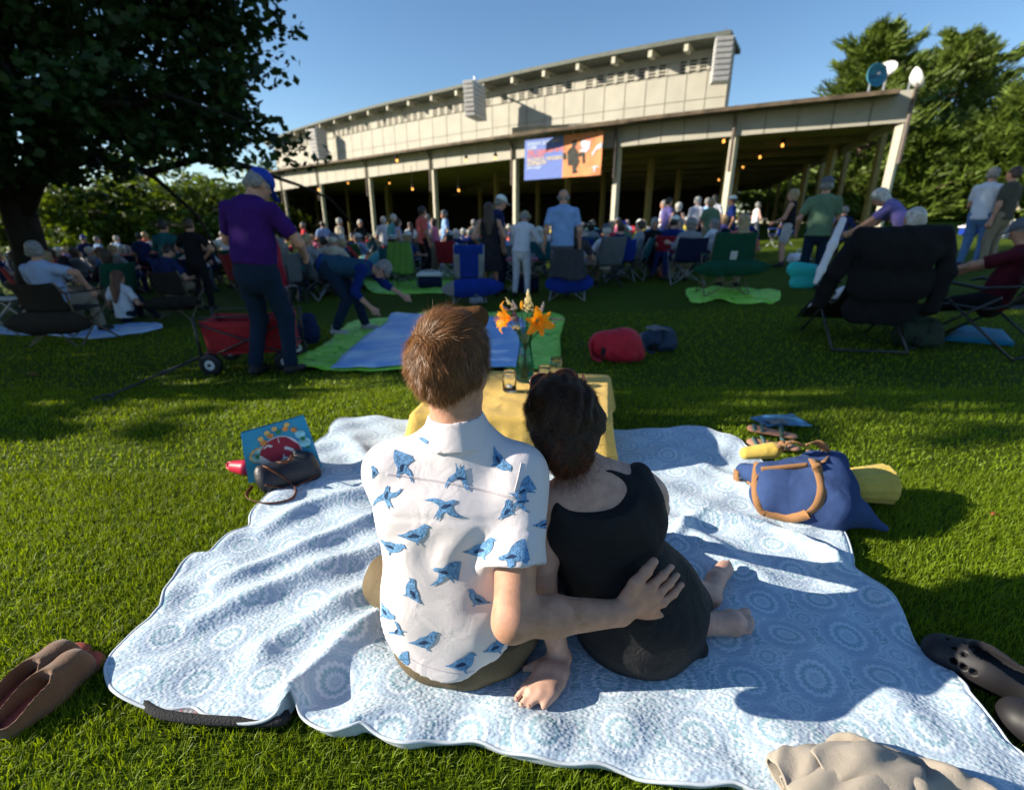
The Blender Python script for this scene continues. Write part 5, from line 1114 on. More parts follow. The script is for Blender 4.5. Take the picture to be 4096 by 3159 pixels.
d = d[(d[:, 2] > lim) & (d[:, 1] < .75)]; 
SK = vec(.079, .096, .093); skc = hm+RHm@vec(0, -.012, .022)
low = d[:, 2] < -.2; rad = SK*1.0; root = skc+(d*rad)@RHm.T
nrm_ = (d/rad); nrm_ /= np.linalg.norm(nrm_, axis=1, keepdims=True); nrm_ = nrm_@RHm.T
flow = np.tile(vec(0, -.15, -1), (len(d), 1)); top = ss(.35, .85, d[:, 2])[:, None]; flow = flow*(1-top)+np.array((.9, .45, .1))*top
flow += .25*np.stack([np.sin(d[:, 2]*9+d[:, 0]*3), 0*d[:, 0], 0*d[:, 0]], 1)
tn = flow-nrm_*(flow*nrm_).sum(1, keepdims=True); tn /= np.linalg.norm(tn, axis=1, keepdims=True)
lens = .013+.010*ss(-.3, .3, d[:, 2])+.014*ss(.4, .9, d[:, 2]); lift = .30+.12*ss(.4, .9, d[:, 2])
B = Blob(.005); B.ell(skc+RHm@vec(0, -.003, .004), vec(.082, .099, .098), RHm, .02); B.cone(skc+RHm@vec(-.02, -.052, -.045), skc+RHm@vec(.02, -.052, -.045), .031, .031, .03); B.cone(skc+RHm@vec(-.03, .05, .078), skc+RHm@vec(.045, .06, .085), .020, .026, .03)
B.plane(skc+RHm@vec(0, .045, -.02), RHm@vec(0, .8, -.45)); B.plane(skc+RHm@vec(0, 0, -.088), RHm@vec(0, .3, -1)); B.noise(lambda X, Y, Z: .0006*np.sin(X*180+Z*60)*np.sin(Z*110+X*70))
Mt('hair_base_brown', (.10, .046, .018), rough=.8, var=.15, scale=60, bump=.2, bscale=160, spec=.1); Mt('hair_base_dark', (.028, .015, .009), rough=.8, var=.4, scale=60, bump=.8, bscale=160, spec=.4)
hb = B.build('hair', 'hair_base_brown', man, world=True)
dirs = tn+nrm_*lift[:, None]+g.normal(size=tn.shape)*.16
def mflow(P):
    q = ((P-skc)@RHm)/SK; top = ss(.35, .85, q[:, 2])[:, None]; f = np.tile(vec(0, -.1, -1), (len(P), 1))*(1-top)+np.array((.9, .5, .1))*top
    return f+.35*np.stack([np.sin(q[:, 2]*7+q[:, 0]*4), 0*q[:, 0], 0*q[:, 0]], 1)
st_ = combed('strands', 'strand_brown', man, skc, RHm, np.array((.083, .100, .099)), root, mflow, lens*1.5*g.uniform(.6, 1.25, len(d)), .0013, 4, .0, .11, .30, 3, .0, .02); st_['kind'] = 'stuff'
k_ = g.integers(0, len(root), 1500); strands('flyaway_strands', 'strand_brown', man, root[k_]+nrm_[k_]*.004, dirs[k_], lens[k_]*g.uniform(.8, 1.5, len(k_)), .0009, 3, grav=.1, curl=.15)['kind'] = 'stuff'
# ================================================================== THE WOMAN IN BLACK
cloth('black_jersey', (.012, .012, .014), rough=.75, bump=.35, wave=16, spec=.25); cloth('black_skirt', (.011, .011, .013), rough=.7, bump=.4, wave=20, spec=.25)
wom = thing('person', (.30, 1.05, 0), 'woman in a black tank top and long black skirt leaning on the man', 'person')
hw = vec(.130, 1.155, .605); RHw = roty(-.22)@rotz(.15)@rotx(-.12)
sR = Wp(2588, 1985, 1.085); sL = vec(.095, 1.05, .43); nbw = Wp(2385, 1975, 1.09)
B = Blob(.005); head_ops(B, hw, RHw, .97)
B.cone(nbw, hw+RHw@vec(0, -.02, -.06), .054, .046, .03); B.cone(sL, nbw-vec(0, 0, .01), .046, .06, .05); B.cone(sR, nbw-vec(0, 0, .01), .044, .06, .05); B.cone(nbw+vec(-.01, .01, .035), Wp(2545, 1925, 1.09), .050, .040, .04)
pw = vec(.32, 1.04, .13); B.cone(nbw-vec(0, 0, .02), vec(.235, 1.05, .30), .085, .10, .05, w=(0, 1, 0), q=.8); B.cone(vec(.235, 1.05, .3), pw, .10, .10, .05)
B.cone(vec(.14, 1.045, .43), vec(.32, 1.07, .42), .055, .05, .05)
eL = Wp(2165, 2345, .985); wL = Wp(2240, 2625, .935); B.cone(sL, eL, .042, .034, .03); B.cone(eL, eL+(wL-eL)*.4, .034, .034, .02); B.cone(eL+(wL-eL)*.4, wL, .034, .024, .02)
eR = vec(.42, 1.24, .30); wR_ = vec(.30, 1.38, .20); B.cone(sR, eR, .040, .034, .03); B.cone(eR, wR_, .033, .023, .02); hand_ops(B, wR_, vec(-.4, .5, -.2), vec(0, 0, -1), 1, .9, .4, .005)
fz = .052
kn_ = [flat(2128, 2722, fz+.010), flat(2162, 2740, fz+.012), flat(2200, 2745, fz+.012), flat(2240, 2735, fz+.008)]; tp_ = [flat(2066, 2792, fz+.002), flat(2086, 2816, fz+.002), flat(2116, 2822, fz+.002), flat(2176, 2826, fz+.002)]
for a, b_ in zip(kn_, tp_):
    m_ = (a+b_)/2+vec(0, 0, .008); B.chain([wL+(a-wL)*.45, a, m_, b_], [.011, .0095, .0085, .007], .006)
B.cone(wL, (kn_[1]+kn_[2])/2, .026, .034, .02, w=(0, 0, 1), q=.55); B.cone(kn_[0]*.6+wL*.4, kn_[3]*.6+wL*.4, .018, .018, .02)
B.chain([wL+vec(-.012, 0, -.005), flat(2150, 2660, fz+.012), flat(2100, 2672, fz+.006)], [.014, .011, .008], .01)
# bare feet, soles towards the camera
f1h = flat(2850, 2400, .075); f1m = flat(2850, 2330, .08); f1t = flat(2902, 2268, .07)
B.chain([flat(2760, 2350, .10), flat(2840, 2385, .075), flat(2862, 2320, .075), flat(2898, 2275, .066)], [.036, .030, .026, .026], .015)
f2 = [flat(2740, 2480, .09), flat(2815, 2490, .078), flat(2870, 2492, .072), flat(2928, 2490, .068)]; B.chain(f2, [.034, .031, .028, .037], .015, w=(0, .3, 1), q=.95)
for i, (px, py, r) in enumerate(((2975, 2448, .0125), (2990, 2472, .009), (2996, 2490, .0085), (2996, 2508, .008), (2988, 2524, .0075))): B.cone(flat(2935, 2464+i*13, .07), flat(px+10, py, .068), r*1.15, r*1.05, .004)
for i, (px, py, r) in enumerate(((2912, 2252, .012), (2922, 2264, .009), (2925, 2276, .008))): B.cone(flat(2898, 2270+i*4, .066), flat(px, py, .066), r, r*.9, .006)
B.build('body', 'skin_pale', wom, world=True)
Tk = Blob(.0055); Tk.cone(vec(.225, 1.05, .395), vec(.235, 1.05, .30), .128, .112, .05, w=(.1, 1, 0), q=.80); Tk.cone(vec(.24, 1.05, .30), vec(.30, 1.04, .17), .115, .150, .06, w=(0, 1, 0), q=.9); Tk.cone(vec(.145, 1.04, .385), vec(.305, 1.06, .385), .076, .070, .05)
Tk.chain([vec(.335, 1.045, .37), vec(.322, 1.04, .452), vec(.315, 1.085, .486)], [.040, .036, .034], .03); Tk.chain([vec(.13, 1.02, .37), vec(.125, 1.01, .44), vec(.14, 1.06, .48)], [.038, .024, .020], .03)
# scooped neckline
Tk.ell(Wp(2380, 1960, .985), vec(.115, .075, .062), None, sub=True)
Tk.chain([vec(.335, 1.045, .37), vec(.322, 1.035, .452), vec(.315, 1.09, .490)], [.034, .034, .032], .012)
Tk.noise(lambda X, Y, Z: .0025*np.sin(Z*50+X*20+2*np.sin(X*20))*np.sin(X*25+Y*10)); Tk.build('tank_top', 'black_jersey', wom, world=True)
Sk = Blob(.006); Sk.ell(vec(.315, 1.03, .135), vec(.165, .15, .125), None, .05); Sk.ell(vec(.345, 1.08, .145), vec(.155, .155, .125), None, .06); Sk.cone(vec(.29, 1.05, .22), vec(.33, 1.03, .12), .135, .155, .05)
Sk.cone(vec(.39, 1.10, .12), vec(.43, 1.16, .10), .105, .09, .05); Sk.cone(vec(.30, 1.10, .13), vec(.14, 1.42, .12), .11, .09, .06); Sk.cone(vec(.14, 1.42, .12), vec(.42, 1.2, .09), .08, .06, .06); Sk.cone(vec(.40, 1.12, .1), vec(.49, 1.10, .085), .10, .055, .05); Sk.cone(flat(2700, 2560, .08), flat(2800, 2590, .06), .05, .02, .03)
Sk.noise(lambda X, Y, Z: .004*np.sin((np.hypot(X-.30, Y-1.0)+.6*Z)*75)*np.clip((X-.30)*4, 0, 1)+.003*np.sin(Z*55+X*20)); Sk.plane(vec(0, 0, .032), vec(0, 0, -1)); Sk.build('skirt', 'black_skirt', wom, world=True)
# hair: wavy dark mass gathered low
B = Blob(.006); B.ell(hw+RHw@vec(0, -.012, .026), vec(.083, .100, .094), RHw, .03); bun = Wp(2262, 1795, 1.07)
B.ell(bun, vec(.054, .045, .055), None, .04); B.cone(hw+RHw@vec(-.04, -.05, 0), bun, .046, .036, .04); B.cone(hw+RHw@vec(.045, -.05, 0), bun+vec(.02, 0, .02), .048, .036, .04); B.cone(bun, Wp(2300, 1880, 1.08), .045, .022, .04)
B.plane(hw+RHw@vec(0, .06, 0), RHw@vec(0, 1, -.4)); B.noise(lambda X, Y, Z: .0045*np.sin(X*70+4*np.sin(Z*30))*np.sin(Z*60+3*np.sin(X*28))); hbw = B.build('hair', 'hair_base_dark', wom, world=True)
wb = bvh_of(hbw); rt, dr = [], []
me = hbw.data; off = np.array(wom.location); vcs = np.array([v.co for v in me.vertices])+off; vns = np.array([v.normal for v in me.vertices]); g = np.random.default_rng(9)
wc_ = hw+RHw@vec(0, -.012, .026); wr3 = vec(.086, .103, .097); dd_ = g.normal(size=(15000, 3)); dd_ /= np.linalg.norm(dd_, axis=1, keepdims=True); dd_ = dd_[(dd_[:, 1] < .55) & (dd_[:, 2] > -.8)]
combed('strands', 'strand_dark', wom, wc_, RHw, wr3, wc_+(dd_*wr3)@RHw.T, lambda P: (bun-P)/np.linalg.norm(bun-P, axis=1, keepdims=True)+.35*np.stack([np.sin(P[:, 2]*55), 0*P[:, 0], np.sin(P[:, 0]*60)*.6], 1), g.uniform(.04, .10, len(dd_)), .0018, 7, .01, .10, .38, 4, .0045, .05)['kind'] = 'stuff'
br3 = vec(.056, .050, .058); dd_ = g.normal(size=(5000, 3)); dd_ /= np.linalg.norm(dd_, axis=1, keepdims=True)
combed('bun_strands', 'strand_auburn', wom, bun, np.eye(3), br3, bun+dd_*br3, lambda P: np.stack([-(P[:, 2]-bun[2])*12+.3*np.sin(P[:, 0]*90), 0*P[:, 0], (P[:, 0]-bun[0])*12-.5], 1), g.uniform(.04, .09, len(dd_)), .0018, 7, .02, .20, .45, 5, .0035, .07)['kind'] = 'stuff'
sel = g.integers(0, len(vcs), 420); c0 = vcs[sel]; n0 = vns[sel]; k_ = (c0[:, 2] < hw[2]-.02)|(g.random(len(c0)) < .25); c0, n0 = c0[k_], n0[k_]
strands('flyaway_strands', 'strand_auburn', wom, c0, n0*.6+g.normal(size=n0.shape)*.5+vec(.1, 0, -.5), g.uniform(.03, .08, len(c0)), .0009, 9, grav=.12, curl=.30, seed=6, wav=.003, wf=1.1)['kind'] = 'stuff'
c0 = bun+g.normal(size=(170, 3))*vec(.03, .015, .03)+vec(.01, -.03, -.02)
strands('flyaway_strands', 'strand_auburn', wom, c0, g.normal(size=c0.shape)*.5+vec(.25, -.25, -1), g.uniform(.04, .11, len(c0)), .0012, 9, grav=.10, curl=.22, seed=8, wav=.004, wf=1.0)['kind'] = 'stuff'
dd_ = g.normal(size=(1300, 3)); dd_ /= np.linalg.norm(dd_, axis=1, keepdims=True); dd_ = dd_[dd_[:, 1] < .4]; rt_ = wc_+(dd_*wr3*1.03)@RHw.T
strands('flyaway_strands', 'strand_dark', wom, rt_, dd_@RHw.T*.5+(bun-rt_)*6+g.normal(size=rt_.shape)*.5, g.uniform(.02, .05, len(rt_)), .0011, 8, grav=.05, curl=.35, seed=16, wav=.003, wf=1.2)['kind'] = 'stuff'
# golden hairs on the man's forearm, finger nails
n_ = 520; t_ = g.random(n_); ang = g.uniform(-2.6, -.1, n_); ax_a = (wrR-elR)/np.linalg.norm(wrR-elR); e1 = np.cross(ax_a, vec(0, 0, 1)); e1 /= np.linalg.norm(e1); e2 = np.cross(e1, ax_a)
pr_ = elR+(wrR-elR)*(t_*.6)[:, None]; nr_ = np.outer(np.cos(ang), e1)*1.0+np.outer(-np.sin(ang), e2)*.9; nr_[:, 1] = -np.abs(nr_[:, 1]); nr_ /= np.linalg.norm(nr_, axis=1, keepdims=True)
hairm('strand_gold', (.45, .26, .09), .4); strands('arm_hairs', 'strand_gold', man, pr_+nr_*.0405, nr_*.7+ax_a*.8+g.normal(size=nr_.shape)*.25, g.uniform(.006, .012, n_), .0006, 3, grav=.05, curl=.1, seed=21)['kind'] = 'stuff'
Mt('nail', (.50, .26, .19), rough=.35, spec=.4, var=.05)
def nail(p, d, nrm, r, who):
    d = unit(d); nrm = unit(np.array(nrm)-d*(np.array(nrm)@d)); sd = np.cross(d, nrm); m = MB(); m.grid(lambda a, b_: p+nrm*(r*1.0+(-.9*(b_-.5)**2)*r)+sd*(b_-.5)*r*1.1+d*(a-.75)*r*1.2, 3, 4); m.build('nail', 'nail', who, True, world=True)
for a, b_, r in (((2652, 2300, .925), (2684, 2266, .955), .0082), ((2678, 2332, .93), (2706, 2300, .96), .0082), ((2694, 2372, .93), (2724, 2338, .96), .0082), ((2686, 2445, .93), (2722, 2422, .955), .0077), ((2585, 2285, .915), (2616, 2245, .935), .0108)): nail(Wp(*b_), Wp(*b_)-Wp(*a), vec(.1, -1, .35), r, man)
for a, b_ in zip(kn_, tp_): nail(b_, b_-a, vec(0, -.3, 1), .0072, wom)
# sunglasses pushed up on her hair
sgt = thing('sunglasses', tuple(hw+vec(0, 0, .1)), 'dark tortoiseshell sunglasses pushed up on top of the dark hair', 'sunglasses')
Mt('tortoise', (.05, .015, .006), rough=.15, var=.8, scale=60, spec=.6)
a = Wp(2300, 1500, 1.22); b_ = Wp(2335, 1560, 1.20); c_ = Wp(2118, 1545, 1.19); d_ = Wp(2122, 1590, 1.13)
for (p, q) in ((Wp(2262, 1512, 1.25), 1), (Wp(2168, 1530, 1.26), -1)):
    mb = MB(); mb.tube([p+vec(.032*cos(t), .008*sin(t), .022*sin(t)) for t in np.linspace(0, 2*pi, 18)], .0035, 6); mb.build('frame', 'tortoise', sgt, True, world=True)
    mb = MB(); mb.add([p+vec(.030*cos(t), .008*sin(t)+.001, .020*sin(t)) for t in np.linspace(0, 2*pi, 16, endpoint=False)], [tuple(range(16))]); mb.build('lens', 'black_plastic', sgt, world=True)
mb = MB(); mb.strap([Wp(2330, 1500, 1.25), Wp(2342, 1530, 1.20), Wp(2350, 1580, 1.15)], .012, .004, side=(0, 0, 1)); mb.build('temple', 'tortoise', sgt, True, world=True)
mb = MB(); mb.strap([Wp(2125, 1530, 1.25), Wp(2120, 1570, 1.17), Wp(2118, 1620, 1.10)], .012, .004, side=(0, 0, 1)); mb.build('temple', 'tortoise', sgt, True, world=True)
# ================================================================== SMALL THINGS ROUND THE QUILT
def G(px, py, dz=0.0): return onground(px, py, dz)
def W3(px, py, z):                  # point at a given world height
    r = ray(px, py); k = (z-CH)/r[2]; return r*k+vec(0, 0, CH)
cloth('denim_blue', (.035, .065, .17), wave=9, bscale=420, var=.25); cloth('tan_webbing', (.33, .17, .075), wave=None, bscale=500); cloth('mat_yellow', (.62, .46, .10), wave=8); Mt('strap_brown', (.14, .045, .018), rough=.5, var=.15); Mt('leather_navy', (.012, .014, .022), rough=.45, var=.1, bump=.3, bscale=150, spec=.5)
# denim tote lying at the right of the quilt
tp = thing('tote_bag', tuple(flat(3180, 2060, 0)), 'slouching navy denim tote bag with tan handles at the right of the quilt', 'tote bag')
B = Blob(.008)
c1 = W3(3210, 1985, .09); c2 = W3(3370, 2020, .08); B.cone(W3(3095, 1985, .09), W3(3300, 2010, .10), .085, .105, .05); B.cone(W3(3300, 2010, .10), W3(3420, 2050, .06), .095, .055, .05); B.cone(W3(3430, 2070, .05), W3(3530, 2110, .035), .05, .014, .04)
B.cone(W3(3080, 1900, .15), W3(3330, 1900, .18), .06, .07, .05); B.cone(W3(3250, 1830, .22), W3(3345, 1850, .20), .035, .045, .04); B.cone(W3(2975, 1880, .11), W3(3060, 1910, .12), .03, .05, .04)
B.cone(W3(3120, 1835, .20), W3(3250, 1812, .21), .03, .03, .03, sub=True); B.plane(vec(0, 0, .03), vec(0, 0, -1))
B.noise(lambda X, Y, Z: .005*np.sin(X*35+Z*20)*np.sin(Y*30+Z*25)+.003*np.sin(Z*60+X*20)); tote = B.build('bag_body', 'denim_blue', tp, world=True)
def onsurf(bv, px, py, off, fz=.06):
    r = Vector(ray(px, py)).normalized(); h_ = bv.ray_cast(Vector((0, 0, CH)), r)
    if h_[0] is not None and h_[0].y < 2.4: return np.array(h_[0]-r*off)
    return flat(px, py, fz)
def strapo(pts, w, mat, par, t=.004, side=(0, 0, 1), n=7): m = MB(); m.strap(catmull(pts, n), w, t, side=side); return m.build('handle', mat, par, True, world=True)
tbv = bvh_of(tote); OS = lambda px, py, o=.006: onsurf(tbv, px, py, o)
strapo([OS(3035, 1850), OS(3025, 1920), OS(3030, 2000), OS(3060, 2050), OS(3130, 2068), OS(3200, 2066), OS(3262, 2030), OS(3288, 1960), OS(3275, 1890), OS(3255, 1840, .01), OS(3240, 1800, .015)], .034, 'tan_webbing', tp, side=lambda t: (cos(t*5.5+.2), 0, -sin(t*5.5+.2)) if False else (1, 0, .25) if t < .3 else ((.3, -.2, 1) if t < .55 else (1, 0, -.1)))
strapo([OS(3045, 1880), OS(3130, 1872), OS(3230, 1862)], .030, 'tan_webbing', tp, side=(0, -.3, 1))
strapo([OS(3122, 1806, .01), W3(3125, 1780, .27), W3(3165, 1766, .30), W3(3190, 1770, .30), W3(3230, 1785, .28)], .030, 'tan_webbing', tp, side=(.2, -1, .3))
strapo([W3(3215, 1782, .29), W3(3255, 1768, .30), W3(3290, 1780, .29), W3(3305, 1815, .24), OS(3285, 1850, .01)], .030, 'tan_webbing', tp, side=(.5, -.6, .6))
strapo([OS(2945, 1880), OS(2950, 1925), OS(3000, 1935), OS(3030, 1905)], .030, 'tan_webbing', tp, side=(0, -.5, 1))
# yellow rolled picnic mat poking out of the tote
mr_ = thing('rolled_mat', tuple(flat(3500, 1990, 0)), 'rolled yellow mat sticking out of the denim tote', 'mat')
a = flat(3330, 1940, .075); b_ = flat(3545, 1935, .082); u = unit(b_-a); m = MB(); prof = []
B = Blob(.006); B.cone(a, b_, .060, .082, .01, cutb=True); B.noise(lambda X, Y, Z: .002*np.sin(np.arctan2(Z-.08, Y-a[1])*14+X*9)); B.build('roll', 'mat_yellow', mr_, world=True)
m = MB(); m.tube([b_-u*.01, b_+u*.004, b_+u*.012], [.081, .076, .05], 26); m.build('roll_end', 'mat_yellow', mr_, True, world=True)
yf = thing('folded_cloth', tuple(W3(3030, 1805, .17)), 'folded yellow cloth peeking from the left mouth of the tote', 'cloth'); B = Blob(.006); B.cone(W3(2985, 1812, .15), W3(3090, 1800, .17), .028, .035, .03); B.build('cloth_fold', 'mat_yellow', yf, world=True)
# sandals and programme
Mt('sandal_tan', (.38, .20, .13), rough=.7); Mt('sandal_green', (.06, .12, .11), rough=.7)
def sandal(p, ang, label):
    t = thing('sandal', (p[0], p[1], .02), label, 'sandal', 'pair of tan and green sandals', ang); B = Blob(.007); B.cone((0, -.09, .015), (0, .08, .015), .034, .044, .03, w=(0, 0, 1), q=.35); B.build('sole', 'sandal_tan', t)
    for y, h in ((-.05, .05), (.04, .045), (.075, .03)): m = MB(); m.strap(catmull([(-.04, y, .02), (-.025, y+.01, h), (.025, y+.015, h), (.042, y, .02)], 5), .018, .003, side=(0, 1, 0)); m.build('strap', 'sandal_green', t, True)
sandal(flat(3090, 1790, .02), 1.2, 'left sandal of the pair behind the tote, nearer the bag'); sandal(flat(3085, 1738, .02), 1.0, 'right sandal of the pair behind the tote, nearer the programme')
Mt('programme', (.05, .17, .30), rough=.35, var=.9, scale=14, spec=.5)
pg = thing('magazine', tuple(flat(3120, 1680, .04)), 'glossy blue concert programme lying on the grass behind the tote', 'magazine'); q = [flat(3000, 1670, .045), flat(3070, 1705, .04), flat(3250, 1698, .04), flat(3170, 1650, .045)]
m = MB(); m.grid(lambda s, t_: (q[0]*(1-s)+q[1]*s)*(1-t_)+(q[3]*(1-s)+q[2]*s)*t_+vec(0, 0, .006*sin(t_*5)), 4, 8, .004); m.build('cover', 'programme', pg, world=True)
m = MB(); q2 = [flat(3060, 1680, .052), flat(3090, 1696, .05), flat(3160, 1692, .05), flat(3130, 1672, .052)]; m.add(q2, [(0, 1, 2, 3)]); m.build('cover_picture', 'hair_grey', pg, world=True)
# blue shopping bag with the printed disc, and the handbag before it
Mt('bag_blue', (.02, .28, .48), rough=.5, var=.15, scale=5, spec=.4); Mt('print_crimson', (.30, .015, .04), rough=.5); Mt('print_rim', (.62, .6, .62), rough=.5); Mt('print_green', (.02, .17, .07), rough=.6, var=.5, scale=60); Mt('print_orange', (.6, .24, .06), rough=.6, var=.5, scale=60); Mt('print_sand', (.62, .42, .14), rough=.6, var=.3, scale=60); Mt('print_sky', (.25, .55, .62), rough=.6, var=.5, scale=30)
sb = thing('shopping_bag', tuple(flat(1130, 1930, 0)), 'bright blue reusable shopping bag with crimson disc print propped beside the quilt', 'shopping bag')
cTL, cTR, cBR, cBL = W3(962, 1735, .255), W3(1216, 1662, .29), W3(1290, 1868, .07), W3(995, 1935, .03)
def bagp(u, v, off=0.0):     # v 0 top .. 1 bottom
    p = (cTL*(1-u)+cTR*u)*(1-v)+(cBL*(1-u)+cBR*u)*v; nrm = unit(np.cross(cTR-cTL, cTL-cBL)); nrm = nrm if nrm[1] < 0 else -nrm
    return p+nrm*(off+.012*sin(u*6+v*4)*sin(pi*v)-.01*(u-.8)**2)
m = MB(); m.grid(lambda a, b_: bagp(a, b_), 14, 12); m.build('front_panel', 'bag_blue', sb, True, world=True)
m = MB(); m.grid(lambda a, b_: bagp(a, b_, -.10 if b_ > .6 else -.02-.13*b_), 10, 10); m.build('back_panel', 'bag_blue', sb, True, world=True)
m = MB(); m.grid(lambda a, b_: bagp(0, b_, -a*(.02+.13*min(b_, .6))), 4, 10); m.grid(lambda a, b_: bagp(1, b_, -a*(.02+.13*min(b_, .6))), 4, 10); m.grid(lambda a, b_: bagp(b_, 1, -a*.1), 4, 10); m.build('gusset', 'bag_blue', sb, True, world=True)
def bprint(P, mat, off): V = [bagp(u, v, off) for u, v in P]; return mesh_obj('print', V, [tuple(range(len(V)))], mat, sb, world=True)
circ = lambda cx, cy, r, n=28, a0=0, a1=2*pi: [(cx+r*cos(t), cy+r*sin(t)*1.02) for t in np.linspace(a0, a1, n, endpoint=(a1-a0) < 6.2)]
bprint(circ(.50, .56, .315), 'print_rim', .0035); bprint(circ(.50, .56, .295), 'print_crimson', .005)
bprint(circ(.215, .50, .15, 20), 'print_sand', .0026); bprint(circ(.22, .51, .125, 20), 'print_sky', .0042); 
for k, (u, v, r, mt_) in enumerate([(.30, .28, .06, 'print_orange'), (.42, .19, .055, 'print_orange'), (.55, .16, .05, 'print_green'), (.66, .14, .055, 'print_orange'), (.78, .2, .055, 'print_orange'), (.85, .3, .09, 'print_sky'), (.88, .45, .10, 'print_sky'), (.2, .52, .05, 'print_green'), (.25, .62, .05, 'print_green'), (.38, .12, .05, 'print_sand'), (.5, .08, .05, 'print_sand'), (.7, .07, .05, 'print_sand'), (.27, .19, .05, 'print_sand'), (.87, .38, .04, 'print_green'), (.90, .55, .03, 'print_green')]): bprint(circ(u, v, r*.9, 9), mt_, .0055 if k < 9 else .0062)
def sprint(pts, w): 
    pts = [np.array(p) for p in pts]; c = catmull([(p[0], p[1], 0) for p in pts], 6); L_ = []; R_ = []
    for i, p in enumerate(c):
        d = unit((c[min(i+1, len(c)-1)]-c[max(i-1, 0)])[:2]); n_ = vec(-d[1], d[0])*w*(.35+.65*sin(pi*i/(len(c)-1))); L_.append(p[:2]+n_); R_.append(p[:2]-n_)
    V = [bagp(u, v, .0075) for u, v in L_]+[bagp(u, v, .0075) for u, v in R_]; n_ = len(L_); mesh_obj('lettering', V, [(i, i+1, n_+i+1, n_+i) for i in range(n_-1)], 'print_rim', sb, world=True)
sprint([(.28, .40), (.36, .36), (.44, .45), (.52, .48), (.62, .50), (.72, .60), (.76, .72)], .028); sprint([(.33, .55), (.36, .50), (.44, .48), (.46, .56), (.54, .52), (.56, .47)], .026); sprint([(.52, .27), (.52, .45), (.54, .66), (.57, .82)], .012); sprint([(.42, .62), (.46, .72), (.54, .66), (.62, .68)], .02); sprint([(.44, .70), (.50, .78), (.58, .74)], .018)
hb_ = thing('handbag', tuple(flat(1150, 1960, 0)), 'black leather handbag with brown strap lying against the blue shopping bag', 'handbag')
B = Blob(.006); A_, B_, C_, D_ = W3(1050, 1885, .105), W3(1225, 1835, .125), W3(1075, 1945, .05), W3(1255, 1900, .05)
for p_, q_ in ((A_, B_), (C_, D_), (A_, C_), (B_, D_), (A_, D_)): B.cone(p_, q_, .026, .026, .012)
B.cone((A_+C_)/2, (B_+D_)/2, .034, .036, .03); B.cone(W3(1185, 1808, .16), B_, .014, .026, .02); B.plane(vec(0, 0, .02), vec(0, 0, -1)); hbo = B.build('bag_body', 'leather_navy', hb_, world=True)
hbv = bvh_of(hbo); HS = lambda px, py, o=.006: onsurf(hbv, px, py, o, .045)
m = MB(); m.tube(catmull([HS(1060, 1940, .002), HS(1160, 1950, .002), HS(1270, 1900, .002)], 8), .003, 5); m.build('zip', 'strap_brown', hb_, True, world=True)
m = MB(); m.strap(catmull([HS(1012, 1866), HS(1060, 1868), HS(1110, 1895), HS(1160, 1930), HS(1185, 1960), HS(1165, 1995), HS(1080, 2012), HS(1005, 2000), HS(988, 1975), HS(1010, 1945)], 7), .018, .003, side=lambda t: (0, -.35-.3*t, .6)); m.build('shoulder_strap', 'strap_brown', hb_, True, world=True)
m = MB(); m.strap(catmull([HS(1080, 1850), HS(1092, 1838, .03), HS(1120, 1850, .04), HS(1150, 1845, .04), HS(1168, 1825, .03), HS(1172, 1805, .01)], 6), .014, .004, side=(0, -.8, .6)); m.build('handle', 'strap_brown', hb_, True, world=True)
Mt('red_plastic', (.42, .015, .05), rough=.4); rl = thing('pouch', tuple(flat(950, 1875, 0)), 'crimson pouch with a loop lying left behind the blue bag', 'pouch'); B = Blob(.006); B.cone(W3(940, 1865, .04), W3(985, 1870, .05), .028, .035, .02); B.build('pouch_body', 'red_plastic', rl, world=True); m = MB(); m.tube(catmull([W3(930, 1850, .05), W3(912, 1850, .045), W3(910, 1870, .035), W3(932, 1882, .03)], 6), .005, 6); m.build('loop', 'red_plastic', rl, True, world=True)
tk = thing('paper_ticket', tuple(flat(1465, 1848, .07)), 'small white paper ticket on the quilt left of the bird shirt', 'ticket'); m = MB(); q = [flat(1440, 1850, .062), flat(1448, 1862, .062), flat(1495, 1846, .066), flat(1485, 1832, .066)]; m.grid(lambda s, t_: (q[0]*(1-s)+q[1]*s)*(1-t_)+(q[3]*(1-s)+q[2]*s)*t_, 1, 3, .001); m.build('paper', 'sole_white', tk, world=True)
